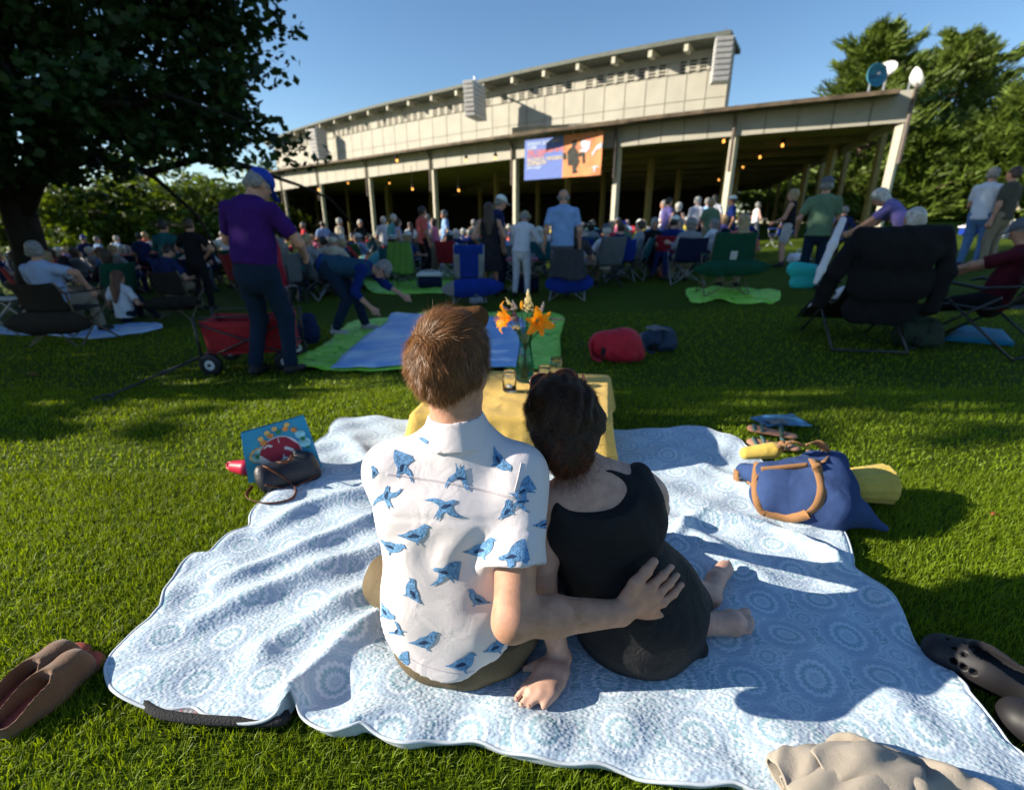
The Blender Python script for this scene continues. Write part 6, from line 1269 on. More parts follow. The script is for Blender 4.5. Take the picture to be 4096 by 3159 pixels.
# brown slip-on shoes bottom left
Mt('suede', (.15, .072, .032), rough=.9, var=.12, scale=12, bump=.3, bscale=260, sheen=.3); Mt('insole', (.32, .07, .05), rough=.7, var=.15); Mt('rubber_tan', (.18, .09, .045), rough=.8)
def slipon(toe, heel, label, w=.042, zt=.055):
    t = thing('slip_on_shoe', tuple((toe+heel)/2*vec(1, 1, 0)), label, 'shoe', 'pair of brown suede slip-on shoes'); d = unit(toe-heel); L_ = np.linalg.norm(toe-heel); sd = vec(-d[1], d[0], 0); H = heel; g = lambda y, x, z: H+d*y*L_+sd*x+vec(0, 0, z)
    B = Blob(.0045); B.cone(g(.05, 0, -.022), g(.45, 0, -.022), .034, .036, .03, w=(0, 0, 1), q=.4); B.cone(g(.4, 0, -.022), g(.93, 0, -.022), .036, .046, .03, w=(0, 0, 1), q=.4); B.build('sole', 'rubber_tan', t, world=True)
    B = Blob(.003); B.cone(g(.05, 0, .0), g(.42, 0, .0), .036, .040, .03, w=(0, 0, 1), q=1.15); B.cone(g(.4, 0, .0), g(.80, 0, .0), .042, .047, .03, w=(0, 0, 1), q=.95)
    B.cone(g(.02, 0, .012), g(.36, 0, .018), .027, .033, .01, w=(0, 0, 1), q=1.6, sub=True); B.cone(g(-.02, 0, .05), g(.40, 0, .055), .045, .028, .01, sub=True); B.cone(g(.84, 0, .002), g(1.02, 0, .0), .030, .036, 0, sub=True); B.cone(g(.5, 0, -.002), g(.9, 0, -.004), .030, .032, 0, sub=True, w=(0, 0, 1), q=.55)
    B.build('upper', 'suede', t, world=True)
    B = Blob(.0045); B.cone(g(.08, 0, -.012), g(.45, 0, -.012), .028, .030, .03, w=(0, 0, 1), q=.3); B.cone(g(.4, 0, -.012), g(.93, 0, -.012), .030, .041, .03, w=(0, 0, 1), q=.3); B.build('insole', 'insole', t, world=True)
slipon(W3(345, 2625, .03), W3(30, 2890, .03), 'nearer brown suede slip-on shoe on the grass, bottom left'); slipon(W3(290, 2590, .03), W3(-10, 2830, .03), 'farther brown suede slip-on shoe, half behind its pair')
# black clogs bottom right
Mt('clog_black', (.014, .013, .015), rough=.55, spec=.4)
def clog(toe, heel, label):
    t = thing('clog', tuple((toe+heel)/2*vec(1, 1, 0)), label, 'clog', 'pair of black foam clogs'); d = unit(toe-heel); L_ = np.linalg.norm(toe-heel); sd = vec(-d[1], d[0], 0); g = lambda y, x, z: heel+d*y*L_+sd*x+vec(0, 0, z)
    B = Blob(.0035); B.cone(g(.05, 0, .0), g(.5, 0, .0), .045, .048, .03); B.cone(g(.5, 0, .01), g(.88, 0, .0), .055, .048, .03, w=(0, 0, 1), q=.9); B.cone(g(0, 0, .045), g(.5, 0, .05), .042, .036, .01, sub=True); B.cone(g(.03, 0, .02), g(.5, 0, .02), .033, .036, .01, sub=True)
    for y, x in ((.62, -.02), (.62, .02), (.72, -.028), (.72, .0), (.72, .028), (.82, -.02), (.82, .02), (.9, 0)): B.cone(g(y, x, .02), g(y, x*1.4, .09), .0052, .0052, 0, sub=True)
    for y in (.6, .7, .8): B.cone(g(y, .02, .015), g(y, .09, .02), .007, .007, 0, sub=True); B.cone(g(y, -.02, .015), g(y, -.09, .02), .007, .007, 0, sub=True)
    B.plane(g(0, 0, -.035), vec(0, 0, -1)); B.build('clog_body', 'clog_black', t, world=True)
clog(W3(3735, 2590, .045), W3(4130, 2755, .045), 'black foam clog with vent holes right beside the quilt edge'); clog(W3(4060, 2860, .045), W3(4400, 3030, .045), 'second black foam clog at the lower right frame edge')
# beige sweater heaped at the bottom right corner
cloth('beige_knit', (.38, .33, .27), rough=.95, wave=5, bscale=600, bump=.5, sheen=.2)
sw = thing('sweater', tuple(flat(3500, 3080, 0)), 'beige knitted sweater heaped on the near right corner of the quilt', 'sweater')
def heap(name, OUT, ridges, base, edge_r=.018, extra=0):
    o2 = np.array([flat(*p)[:2] for p in OUT]); o2 = np.array([q[:2] for q in catmull([(a, b_, 0) for a, b_ in o2], 6, closed=True)]); c = o2.mean(0); n = len(o2); rr = np.linspace(0, 1, 60)[:, None, None]; Gp = c+(o2-c)[None]*rr; x, y = Gp[..., 0], Gp[..., 1]
    z = base+.004*np.sin(x*31+y*17)+.003*np.sin(x*60-y*44)
    for pts, h, w in ridges:
        P_ = np.array(catmull([flat(*p)[:2] for p in pts], 6)); d2 = np.full(x.shape, 9.)
        for i in range(len(P_)-1): a, b_ = P_[i], P_[i+1]; ab = b_-a; t = np.clip(((x-a[0])*ab[0]+(y-a[1])*ab[1])/(ab@ab), 0, 1); d2 = np.minimum(d2, (x-a[0]-t*ab[0])**2+(y-a[1]-t*ab[1])**2)
        z = z+h/(1+(np.sqrt(d2)/w)**2.4)
    e = rr[..., 0]*np.ones_like(x); zq = .046; z = np.where(e > .78, zq+(z-zq)*np.clip(1-((e-.78)/.22)**2.4, 0, 1)**.6, z)
    V = np.concatenate([Gp, z[..., None]], -1).reshape(-1, 3); ii = np.arange(60*n).reshape(60, n); F_ = np.stack([ii[:-1], ii[1:], np.roll(ii[1:], -1, 1), np.roll(ii[:-1], -1, 1)], -1).reshape(-1, 4)
    mesh_obj(name, V, F_, 'beige_knit', sw, True, world=True)
heap('body_fold', [(3290, 2975), (3340, 2950), (3450, 2985), (3560, 3010), (3700, 3060), (3850, 3120), (3980, 3180), (4050, 3260), (3800, 3330), (3400, 3330), (3180, 3260), (3150, 3180), (3250, 3100), (3300, 3040)],
     [([(3330, 2965), (3430, 3010), (3480, 3060)], .016, .012), ([(3400, 3000), (3560, 3030), (3680, 3080), (3800, 3150)], .022, .018), ([(3250, 3190), (3380, 3150), (3520, 3170), (3650, 3230)], .028, .022), ([(3650, 3200), (3760, 3150), (3880, 3170), (3980, 3220)], .026, .022), ([(3500, 3060), (3560, 3100), (3600, 3150)], .016, .012), ([(3300, 3260), (3500, 3230), (3700, 3270)], .018, .03)], .050)
def loft(name, pts, ws, hs, wr=.004, n=30, seed=1):
    P = np.array(catmull(pts, 9)); m = len(P); t = np.linspace(0, 1, m); W_ = np.interp(t, np.linspace(0, 1, len(ws)), ws); H_ = np.interp(t, np.linspace(0, 1, len(hs)), hs); V = []
    for layer in (0, 1):
        for i in range(m):
            d = unit(P[min(i+1, m-1)]-P[max(i-1, 0)]); sd = unit(np.cross(d, (0, 0, 1))); up = np.cross(sd, d); L_ = i/m
            for k in range(n):
                a = 2*pi*k/n; r = 1+.06*sin(2*a+L_*7+seed)+.05*sin(7*a-L_*20+seed*2); w_ = (W_[i]-.004*layer)*r; h_ = (H_[i]-.004*layer)*r
                q = P[i]+sd*w_*cos(a)+up*h_*sin(a)+up*wr*sin(L_*13+3.2*cos(a)+seed)*max(sin(a), 0); q[2] = max(q[2], .049+.0012*layer); V.append(q)
    F_ = []
    for layer in (0, 1):
        o = layer*m*n
        for i in range(m-1):
            for k in range(n): f = (o+i*n+k, o+i*n+(k+1) % n, o+(i+1)*n+(k+1) % n, o+(i+1)*n+k); F_.append(f if layer == 0 else f[::-1])
    for k in range(n): F_.append((k, m*n+k, m*n+(k+1) % n, (k+1) % n)); e = (m-1)*n; F_.append((e+k, e+(k+1) % n, m*n+e+(k+1) % n, m*n+e+k))
    mesh_obj(name, V, F_, 'beige_knit', sw, True, world=True)
loft('sleeve', [W3(3105, 3095, .078), W3(3180, 3075, .082), W3(3260, 3065, .084), W3(3340, 3075, .08)], [.030, .040, .042, .045], [.024, .022, .024, .02], .004, seed=1)
loft('sleeve', [W3(3275, 3085, .088), W3(3370, 3055, .095), W3(3480, 3060, .098), W3(3590, 3095, .09), W3(3680, 3140, .08)], [.034, .042, .046, .046, .04], [.026, .022, .026, .024, .02], .005, seed=3)
loft('hem_band', [W3(3150, 3170, .075), W3(3300, 3150, .088), W3(3450, 3150, .092), W3(3620, 3180, .085)], [.03, .035, .035, .03], [.018, .02, .02, .016], .006, seed=5)
# ================================================================== GROUNDSHEET, BLUE BLANKET, PACKS
def sheet_mat(n, c1, c2, sc, ink=None):
    m, nt, b = _mk(n); L = nt.links; tc = N(nt, 'ShaderNodeTexCoord'); no = N(nt, 'ShaderNodeTexNoise'); no.inputs['Scale'].default_value = sc; no.inputs['Detail'].default_value = 5; no.inputs['Distortion'].default_value = 1.2; L.new(tc.outputs['Object'], no.inputs['Vector'])
    rp = N(nt, 'ShaderNodeValToRGB'); e = rp.color_ramp.elements; e[0].position = .42; e[0].color = (*c1, 1); e[1].position = .62; e[1].color = (*c2, 1)
    if ink: q = e.new(.33); q.color = (*ink, 1); q = e.new(.36); q.color = (*c1, 1)
    L.new(no.outputs['Fac'], rp.inputs[0]); L.new(rp.outputs[0], b.inputs['Base Color']); b.inputs['Roughness'].default_value = .55; bp = N(nt, 'ShaderNodeBump'); bp.inputs['Strength'].default_value = .5; bp.inputs['Distance'].default_value = .03; L.new(no.outputs['Fac'], bp.inputs['Height']); L.new(bp.outputs[0], b.inputs['Normal']); _mats[n] = m
sheet_mat('lime_sheet', (.22, .62, .02), (.42, .80, .12), 5, (.01, .10, .05)); sheet_mat('sky_blanket', (.26, .46, .80), (.60, .74, .90), 1.3)
def laid(name, PX, mat, label, cat, dz=.03, amp=.012, raised=None, **k):
    P = [G(px, py, dz) for px, py in PX]; t = thing(name, tuple(sum(P)/len(P)*vec(1, 1, 0)+vec(0, 0, float(ground(*(sum(P)/len(P))[:2])))), label, cat, **k); c = sum(P)/len(P); o = catmull(P, 5, closed=True); n = len(o); rings = 14; V = []
    for i in range(1, rings+1):
        for p in o: q = c+(p-c)*i/rings; z = float(ground(q[0], q[1]))+dz+amp*(sin(q[0]*11+q[1]*5)*sin(q[1]*9-q[0]*4)+.5*sin(q[0]*29+q[1]*23)); z += (p[2]-(float(ground(p[0], p[1]))+dz))*(i/rings)**4; V.append((q[0], q[1], z))
    F_ = [(i*n+j, (i+1)*n+j, (i+1)*n+(j+1) % n, i*n+(j+1) % n) for i in range(rings-1) for j in range(n)]+[tuple(range(n))]
    V2 = [(v[0], v[1], v[2]-.012) for v in V[-n:]]; F_ += [((rings-1)*n+j, (rings)*n+j, rings*n+(j+1) % n, (rings-1)*n+(j+1) % n) for j in range(n)]
    mesh_obj('sheet', V+V2, F_, mat, t, True, world=True); return t
laid('groundsheet', [(1140, 1440), (1220, 1410), (1300, 1370), (1390, 1295), (1440, 1278), (1560, 1268), (1660, 1250), (1900, 1246), (2150, 1250), (2250, 1262), (2252, 1300), (2240, 1350), (2240, 1440), (2180, 1476), (2000, 1470), (1600, 1474), (1330, 1476), (1200, 1465)], 'lime_sheet', 'crumpled lime green printed groundsheet under the blue blanket', 'groundsheet', .030, .018)
laid('blanket', [(1572, 1252), (1545, 1290), (1470, 1335), (1400, 1395), (1335, 1458), (1350, 1466), (1600, 1458), (1850, 1460), (2075, 1462), (2092, 1430), (2092, 1350), (2085, 1275), (1900, 1264), (1700, 1258)], 'sky_blanket', 'light blue cloud-printed blanket being spread over the green sheet', 'blanket', .062, .010)
laid('groundsheet', [(2745, 1155), (2800, 1150), (2860, 1148), (3000, 1152), (3110, 1158), (3115, 1200), (3050, 1208), (2950, 1208), (2860, 1195), (2800, 1212), (2760, 1200)], 'lime_sheet', 'lime green groundsheet under the dark green camp chair', 'groundsheet', .03, .02)
laid('groundsheet', [(1470, 1110), (1700, 1100), (1860, 1110), (1860, 1165), (1650, 1172), (1480, 1165)], 'lime_sheet', 'lime green groundsheet under the towel-draped chair', 'groundsheet', .03, .015)
cloth('nylon_red', (.32, .006, .014), rough=.55, wave=8, spec=.3); cloth('nylon_navy', (.015, .035, .07), rough=.55, spec=.3); cloth('nylon_black', (.012, .012, .013), rough=.6, spec=.3); cloth('nylon_grey', (.16, .17, .19), rough=.6); cloth('pack_green', (.03, .045, .03), rough=.8)
def pack(loc, rz, L_, w, h, mat, label, extra=None, cat='backpack'):
    t = thing('backpack', tuple(loc), label, cat, rz=rz); B = Blob(.011); B.cone((-L_*.32, 0, h*.45), (L_*.15, 0, h*.5), h*.42, h*.5, .08, w=(0, 1, 0), q=.9); B.cone((L_*.15, 0, h*.42), (L_*.45, .02, h*.2), h*.42, h*.2, .08); B.cone((-L_*.1, -w*.3, h*.28), (L_*.25, -w*.34, h*.25), h*.25, h*.2, .05); B.cone((0, w*.2, h*.35), (.1, w*.2, h*.3), h*.33, h*.3, .08)
    B.plane((0, 0, .0), (0, 0, -1)); B.noise(lambda X, Y, Z: .003*np.sin(X*40+Z*34)*np.sin(Y*36+Z*25)); B.build('pack_body', mat, t)
    m = MB(); m.tube(catmull([(-L_*.2, -w*.42, h*.25), (-L_*.05, -w*.46, h*.62), (L_*.02, -w*.1, h*.97), (L_*.05, w*.2, h*.9)], 6), .006, 5); m.tube(catmull([(-.02, -w*.52, h*.1), (L_*.2, -w*.52, h*.3), (L_*.45, -w*.25, h*.3)], 5), .005, 5); m.build('zip', 'nylon_black', t, True)
    m = MB(); m.strap(catmull([(-L_*.42, -w*.1, h*.8), (-L_*.55, -w*.3, h*.55), (-L_*.5, -w*.45, h*.15), (-L_*.3, -w*.5, .02)], 6), .05, .012, side=(0, 1, .3)); m.build('strap', mat, t, True)
    m = MB(); m.strap([(-L_*.28, -w*.46, h*.2), (-L_*.26, -w*.48, h*.45)], .05, .02); m.build('side_pocket', 'nylon_black', t)
    if extra:
        for k in range(3): m = MB(); m.strap(catmull([(-L_*.3, -.06+k*.06, h*.93), (0, -.08+k*.07, h*1.0), (L_*.35, -.05+k*.05, h*.72)], 5), .03, .014, side=(0, 1, .2)); m.build('webbing', extra, t, True)
    return t
cloth('pack_red', (.50, .008, .025), rough=.6, wave=8, spec=.3)
pack(G(2465, 1440), -.25, .44, .26, .32, 'pack_red', 'red backpack lying on the grass right of the yellow table'); pack(G(2630, 1400), .25, .40, .28, .24, 'nylon_navy', 'navy backpack with grey straps lying behind the red backpack', 'nylon_grey')
pack(G(3660, 1385), .1, .48, .3, .30, 'pack_green', 'dark green backpack on the grass behind the black reclining chair', 'pack_green')
bo = thing('bottle_cap_strap', tuple(G(2330, 1395)), 'loose black strap on the grass left of the red backpack', 'strap'); m = MB(); m.strap(catmull([(-.08, 0, .03), (0, .03, .05), (.05, -.02, .04), (.1, .02, .03)], 5), .02, .004, side=(0, 1, 0)); m.build('webbing', 'nylon_black', bo, True)
bo.name = 'loose_strap'
for px, py, l in ((130, 1497, 'curled brown dry leaf on the shaded grass at the left'), (2095, 2065, None), (3985, 2060, 'small orange dry leaf on the sunlit grass at the right')):
    if l: p = G(px, py, .03); t = thing('dry_leaf', tuple(p), l, 'leaf'); m = MB(); sc = .05 if px < 500 else .02; m.grid(lambda a, b_: ((a-.5)*sc*2, (b_-.5)*sc*(1-abs(a-.5)), .01*abs(b_-.5)+.008*sin(a*5)), 6, 3); Mt('dead_leaf', (.22, .07, .02)); m.build('blade', 'dead_leaf', t, True)
# ================================================================== CAMP CHAIRS
metalm('tube_grey', (.30, .31, .32), .45); Mt('tube_black', (.02, .02, .022), rough=.4, spec=.5); Mt('tube_tan', (.16, .12, .075), rough=.5)
def camp_chair(loc, rz, label, fab='chair_blue', trim=None, tube='tube_grey', h=.92, w=.56, skirt=None, group=None, drape=None, sw_=1.0, tag_=False):
    t = thing('camp_chair', tuple(loc), label, 'camp chair', group, rz); hw_ = w/2
    def T_(pts, r=.011, name='leg'): m = MB(); m.tube(pts, r, 7); return m.build(name, tube, t, True)
    for q in (-1, 1):
        T_([(q*hw_*1.12, -.30, .0), (q*hw_*.98, .24, .44)]); T_([(q*hw_*1.12, .30, .0), (q*hw_, -.22, .40), (q*hw_, -.24, .62)]); T_([(q*hw_, -.22, .36), (q*hw_, -.25, .62), (q*hw_*.97, -.36, h)], name='back_post'); T_([(q*hw_, .24, .42), (q*hw_, .26, .62)], name='arm_post')
        m = MB(); m.strap([(q*hw_, -.27, .635), (q*hw_, 0, .62), (q*hw_, .29, .63)], .065, .012, side=(1, 0, 0)); m.build('armrest', fab, t)
    T_([(-hw_*1.1, -.30, .01), (hw_*.98, -.20, .40)], .009, 'cross_brace'); T_([(hw_*1.1, -.30, .01), (-hw_*.98, -.20, .40)], .009, 'cross_brace'); T_([(-hw_*1.1, .29, .01), (hw_*.98, .24, .42)], .009, 'cross_brace'); T_([(hw_*1.1, .29, .01), (-hw_*.98, .24, .42)], .009, 'cross_brace')
    m = MB(); m.grid(lambda a, b_: ((a-.5)*w*.98, -.22+.46*b_, .43-.045*sin(pi*a)*sin(pi*b_)), 8, 8, .006); m.build('seat', fab, t, True)
    def back(a, b_): return ((a-.5)*w*.99, -.23-.13*b_-.045*sin(pi*a)-.006*sin(a*17+b_*9), .42+(h-.42)*b_-.02*sin(pi*a)*(b_ > .9))
    if trim:
        m = MB(); m.grid(lambda a, b_: back(.18+.64*a, b_), 8, 10, .006); m.build('backrest', fab, t, True)
        for a0 in (0, .82): m = MB(); m.grid(lambda a, b_: back(a0+.18*a, b_*.72), 4, 8, .006); m.build('side_mesh', trim, t, True)
        m = MB(); m.grid(lambda a, b_: back(a, .72+.28*b_), 10, 4, .03); m.build('head_pad', fab, t, True)
    else: m = MB(); m.grid(back, 10, 10, .006); m.build('backrest', fab, t, True)
    if skirt:      # wide sling of cloth hanging beneath the seat
        x0, x1, zt, zb = skirt
        def sk(a, b_): x = x0+(x1-x0)*a; e = sin(pi*min(max(a, .02), .98))**.5; zm = (zt+zb)/2+.04*(a-.5); return (x, -.32-.05*sin(pi*b_)*e-.012*sin(a*23+b_*5), zm+(b_-.5)*(zt-zb)*e*(.9+.08*sin(a*9)))
        m = MB(); m.grid(sk, 18, 8, .006); m.build('seat_sling', fab, t, True)
        if trim: m = MB(); m.grid(lambda a, b_: (lambda p: (p[0], p[1]-.01, p[2]))(sk(.0+.2*a, b_)), 5, 8, .004); m.build('sling_panel', trim, t, True)
    if drape:      # jacket or towel hung over the back
        mat, dw, zb, slv = drape
        def dr(a, b_): x = (a-.5)*(dw+.16*b_)*(1); y = -.40-.05*b_-.04*sin(pi*a)+.014*sin(a*26+b_*3); z = h+.02-(h-zb)*b_+.03*sin(a*7)*b_; return (x, y, z)
        m = MB(); m.grid(dr, 22, 14, .01); m.grid(lambda a, b_: ((a-.5)*dw, -.40+.12*b_-.04*sin(pi*a), h+.03-.10*b_*b_), 14, 4, .01); o = m.build('draped_cloth', mat, t, True)
        if slv:
            for q in (-1, 1): B = Blob(.014); B.chain([(q*dw*.5, -.38, h-.03), (q*(dw*.5+.07), -.40, h-.33), (q*(dw*.5+.06), -.38, h-.62)], [.07, .06, .05], .03); B.build('sleeve', mat, t)
    if tag_: m = MB(); m.grid(lambda a, b_: (lambda p: (p[0], p[1]-.012, p[2]))(back(.42+.16*a, .28+.22*b_)), 3, 3, .002); m.build('label_patch', 'sole_white', t)
    return t
for n_, c_ in dict(chair_blue=(.008, .035, .26), chair_navy=(.012, .02, .06), chair_green=(.01, .07, .04), chair_brown=(.028, .024, .019), chair_red=(.30, .015, .03), chair_grey=(.12, .13, .14), towel_green=(.13, .27, .05), jacket_black=(.012, .012, .014), chair_teal=(.02, .12, .15), mesh_grey=(.25, .25, .24)).items(): cloth(n_, c_, rough=.8, wave=6, bscale=500)
for n_, c_ in dict(cloth_purple=(.042, .010, .12), cloth_lightblue=(.30, .38, .55), cloth_navy=(.015, .025, .09), cloth_white=(.66, .66, .70), cloth_teal=(.02, .10, .12), cloth_black=(.014, .013, .015), cloth_vest=(.018, .06, .10), cloth_royal=(.006, .022, .13), cloth_blue=(.06, .16, .42), cloth_charcoal=(.05, .052, .058), cloth_maroon=(.085, .012, .022), cloth_violet=(.14, .12, .34), cloth_sage=(.12, .20, .12), cloth_olive=(.085, .078, .06), cloth_coral=(.62, .13, .11), cloth_pink=(.62, .16, .28), cloth_cream=(.52, .46, .36), cloth_sky=(.22, .36, .62), cloth_red=(.45, .03, .04), cloth_yellow=(.6, .5, .08), cloth_grey=(.25, .26, .28), cloth_aqua=(.10, .40, .45), denim=(.010, .022, .045), denim_light=(.10, .19, .36), trouser_khaki=(.26, .21, .14), trouser_black=(.015, .015, .017), trouser_grey=(.10, .11, .13), stripe_white=(.45, .43, .42)).items(): cloth(n_, c_, wave=9, bscale=400)
Mt('cap_blue', (.006, .04, .36), rough=.7); Mt('cap_white', (.7, .74, .7), rough=.7); Mt('cap_grey', (.10, .11, .13), rough=.8); Mt('straw', (.42, .36, .22), rough=.9, bump=.5, bscale=90); Mt('floral', (.02, .018, .022), rough=.9, var=.9, scale=40)
HV = .0175
# ---- the man in the purple shirt with his wagon
pm = G(1092, 1500)
person(tuple(pm), -.28, 'man in a purple polo shirt and blue cap standing by the red wagon', 'cloth_purple', 'denim', 'skin', 'hair_grey', h=1.78, lean=.06, roll=.05, pel=(0, 0, .93), ankles=[(-.13, -.05, .08), (.15, .06, .08)], wrists=[(-.20, .30, 1.02), (.22, .36, 1.0)], head=(.75, .35), sleeve='short', h_vox=.0135, hat=('cap', 'cap_blue'), build=1.18, shoes='shoe_dark', untuck=False, elbow_pole=[(-1, -.5, -.3), (1, -.5, -.3)])
wg_ = thing('folding_wagon', tuple(G(1035, 1462)), 'red folding wagon with black frame and long pull handle behind the purple shirt man', 'wagon', rz=.22)
L2, W2_ = .36, .22
for nm, pts in (('side_panel', [(-L2, -W2_), (L2, -W2_)]), ('side_panel', [(L2, W2_), (-L2, W2_)]), ('end_panel', [(-L2, W2_), (-L2, -W2_)]), ('end_panel', [(L2, -W2_), (L2, W2_)])):
    (xa, ya), (xb, yb) = pts; m = MB(); m.grid(lambda a, b_: ((xa+(xb-xa)*a)*(1-.08*(1-b_)), (ya+(yb-ya)*a)*(1-.1*(1-b_)),   .18+.30*b_-.02*sin(pi*a)*b_), 8, 5, .008); m.build(nm, 'nylon_red', wg_, True)
m = MB(); m.box((0, 0, .18), (.74, .42, .02)); m.build('floor_panel', 'nylon_red', wg_)
for q in (-1, 1):
    for p in (-1, 1):
        m = MB(); m.tube([(q*(L2+.02), p*(W2_+.015), .12), (q*(L2+.03), p*(W2_+.02), .52)], .013, 7); m.build('frame_post', 'tube_black', wg_, True)
        m = MB(); m.lathe([(.045, -.022), (.085, -.028), (.10, -.018), (.10, .018), (.085, .028), (.045, .022)], n=24, closed=True); wl = m.build('wheel', 'clog_black', wg_, True); wl.location = (q*(L2-.05), p*(W2_+.05), .10); wl.rotation_euler = (R(90), 0, .25*q)
        m = MB(); m.lathe([(.0, -.012), (.02, -.03), (.05, -.018), (.062, -.02), (.062, .02), (.05, .018), (.02, .03), (0, .012)], n=20); r_ = m.build('rim', 'white_plastic', wl, True)
        m = MB(); m.tube([(0, 0, -.035), (0, 0, .035)], .014, 8); m.build('hub', 'tube_black', wl, True)
    m = MB(); m.tube([(-L2, q*(W2_+.01), .14), (L2, q*(W2_+.01), .45)], .009, 6); m.tube([(-L2, q*(W2_+.01), .45), (L2, q*(W2_+.01), .14)], .009, 6); m.tube([(-L2, q*(W2_+.01), .51), (L2, q*(W2_+.01), .51)], .009, 6); m.build('side_frame', 'tube_black', wg_, True)
m = MB(); m.tube(catmull([(L2+.03, -W2_, .56), (L2+.04, -W2_, .70), (L2-.02, 0, .72), (L2+.04, W2_, .70), (L2+.03, W2_, .56)], 5), .012, 7); m.build('push_bar', 'tube_black', wg_, True)
hp0 = vec(-L2-.02, -.02, .15); hpE = rotz(-.22)@(G(440, 1580, .02)-np.array(wg_.location))
m = MB(); m.tube([hp0, hp0+(hpE-hp0)*.55], .013, 7); m.tube([hp0+(hpE-hp0)*.53, hpE], .009, 7); m.tube([hp0+(hpE-hp0)*.52, hp0+(hpE-hp0)*.56], .018, 7); dd = unit(hpE-hp0); sd_ = vec(-dd[1], dd[0], 0); m.tube(catmull([hpE, hpE+dd*.03+sd_*.05, hpE+dd*.10+sd_*.04, hpE+dd*.10-sd_*.04, hpE+dd*.03-sd_*.05, hpE], 4), .009, 6); m.build('pull_handle', 'tube_black', wg_, True)
cb = thing('chair_bag', tuple(G(1165, 1400)), 'tall red folded chair bag standing in the wagon behind the purple shirt', 'chair bag'); B = Blob(.014); B.chain([(0, 0, .12), (-.02, .02, .7), (-.05, .03, 1.1)], [.10, .085, .06], .03); B.noise(lambda X, Y, Z: .006*np.sin(Z*22+X*30)); B.build('bag_body', 'chair_red', cb); m = MB(); m.strap([(.09, -.02, .3), (.09, -.03, .9)], .03, .01); m.build('strap', 'nylon_black', cb)
db = thing('duffel_bag', tuple(G(1240, 1375)), 'dark grey duffel bag on the grass right of the wagon', 'bag'); B = Blob(.013); B.cone((0, 0, .12), (0, .02, .25), .13, .10, .04); B.plane((0, 0, 0), (0, 0, -1)); B.noise(lambda X, Y, Z: .006*np.sin(Z*50+X*20)*np.sin(Y*31)); B.build('bag_body', 'chair_navy', db)
# ---- woman bending to spread the blanket
bw = G(1440, 1330)
wt = np.array(W3(1578, 1245, float(ground(-1.5, 5.8))+.10))-bw; a_ = rotz(pi/2-.12)@wt
person(tuple(bw), -pi/2+.12, 'grey-haired woman in blue top and vest bending to spread the blanket', 'cloth_royal', 'denim', 'skin', 'hair_grey', h=1.74, lean=1.66, vest='cloth_vest', pel=(0, -.30, .83), ankles=[(-.12, .06, .08), (.16, -.26, .08)], wrists=[(-.12, .95, .10), (.20, .20, .34)], head=(-.35, 0), sleeve='34', h_vox=.0145, glasses=True, shoes='shoe_light', elbow_pole=[(0, -1, .3), (0, -1, .2)], knee_pole=(0, 1, 0))
vst = thing('vest', tuple(bw), 'teal quilted vest worn over the blue top of the bending woman', 'vest') if False else None
# ---- chairs across the middle
c1_ = camp_chair(G(1878, 1205), .12, 'empty blue and grey camp chair with its seat cloth sagging, back to the camera', 'chair_blue', 'mesh_grey', 'tube_grey', h=.98, w=.50, skirt=(-.48, .58, .46, .08))
print_chair = None
camp_chair(G(2270, 1195), -.15, 'blue camp chair with the man in the black tee leaning back in it', 'chair_blue', None, 'tube_grey', h=.80, w=.52, skirt=(-.36, .42, .50, .10), drape=('cloth_charcoal', .46, .36, False))
person(tuple(G(2290, 1180)), .25, 'man in black tee with glasses seated with his hand behind his head', 'cloth_charcoal', 'trouser_black', 'skin', 'hair_grey', h=1.76, lean=-.18, pel=(0, 0, .46), ankles=[(-.15, .42, .08), (.15, .42, .08)], wrists=[(-.18, .0, 1.06), (.26, .2, .66)], head=(0, .0), h_vox=HV, elbow_pole=[(-1, -.2, 0), (.5, -1, -.4)], glasses=True)
camp_chair(G(1630, 1150), -.1, 'camp chair draped with a bright green towel', 'chair_grey', None, 'tube_grey', h=.98, w=.52, drape=('towel_green', .50, .34, False))
camp_chair(G(2580, 1095), 0, 'camp chair hidden under a long black coat', 'chair_navy', None, 'tube_black', h=.92, w=.6, drape=('jacket_black', .62, .20, False))
person(tuple(G(2600, 1075)), 0, 'grey-haired man in blue shirt seated in the black coat chair', 'cloth_blue', 'trouser_grey', 'skin', 'hair_grey', h=1.76, lean=-.08, pel=(0, -.02, .46), ankles=[(-.15, .42, .08), (.15, .42, .08)], wrists=[(-.26, .25, .66), (.26, .25, .66)], head=(.1, -.2), sleeve='short', h_vox=.022)
camp_chair(G(2885, 1180), -.1, 'dark green camp chair with white label and blonde woman seated in it', 'chair_green', None, 'tube_tan', h=.98, w=.62, skirt=(-.56, .56, .60, .30), tag_=True)
person(tuple(G(2920, 1160)), -.15, 'woman with long straight blonde hair seated in the dark green chair', 'cloth_coral', 'trouser_khaki', 'skin', 'hair_blond', style='long', h=1.68, lean=-.1, pel=(.05, .02, .47), ankles=[(-.08, .42, .08), (.2, .42, .08)], wrists=[(-.2, .3, .66), (.3, .3, .66)], head=(.05, .1), h_vox=.022)
camp_chair(G(3115, 990), .1, 'low blue deck chair on the right beyond the dark green chair', 'chair_blue', None, 'tube_grey', h=.80, w=.62)
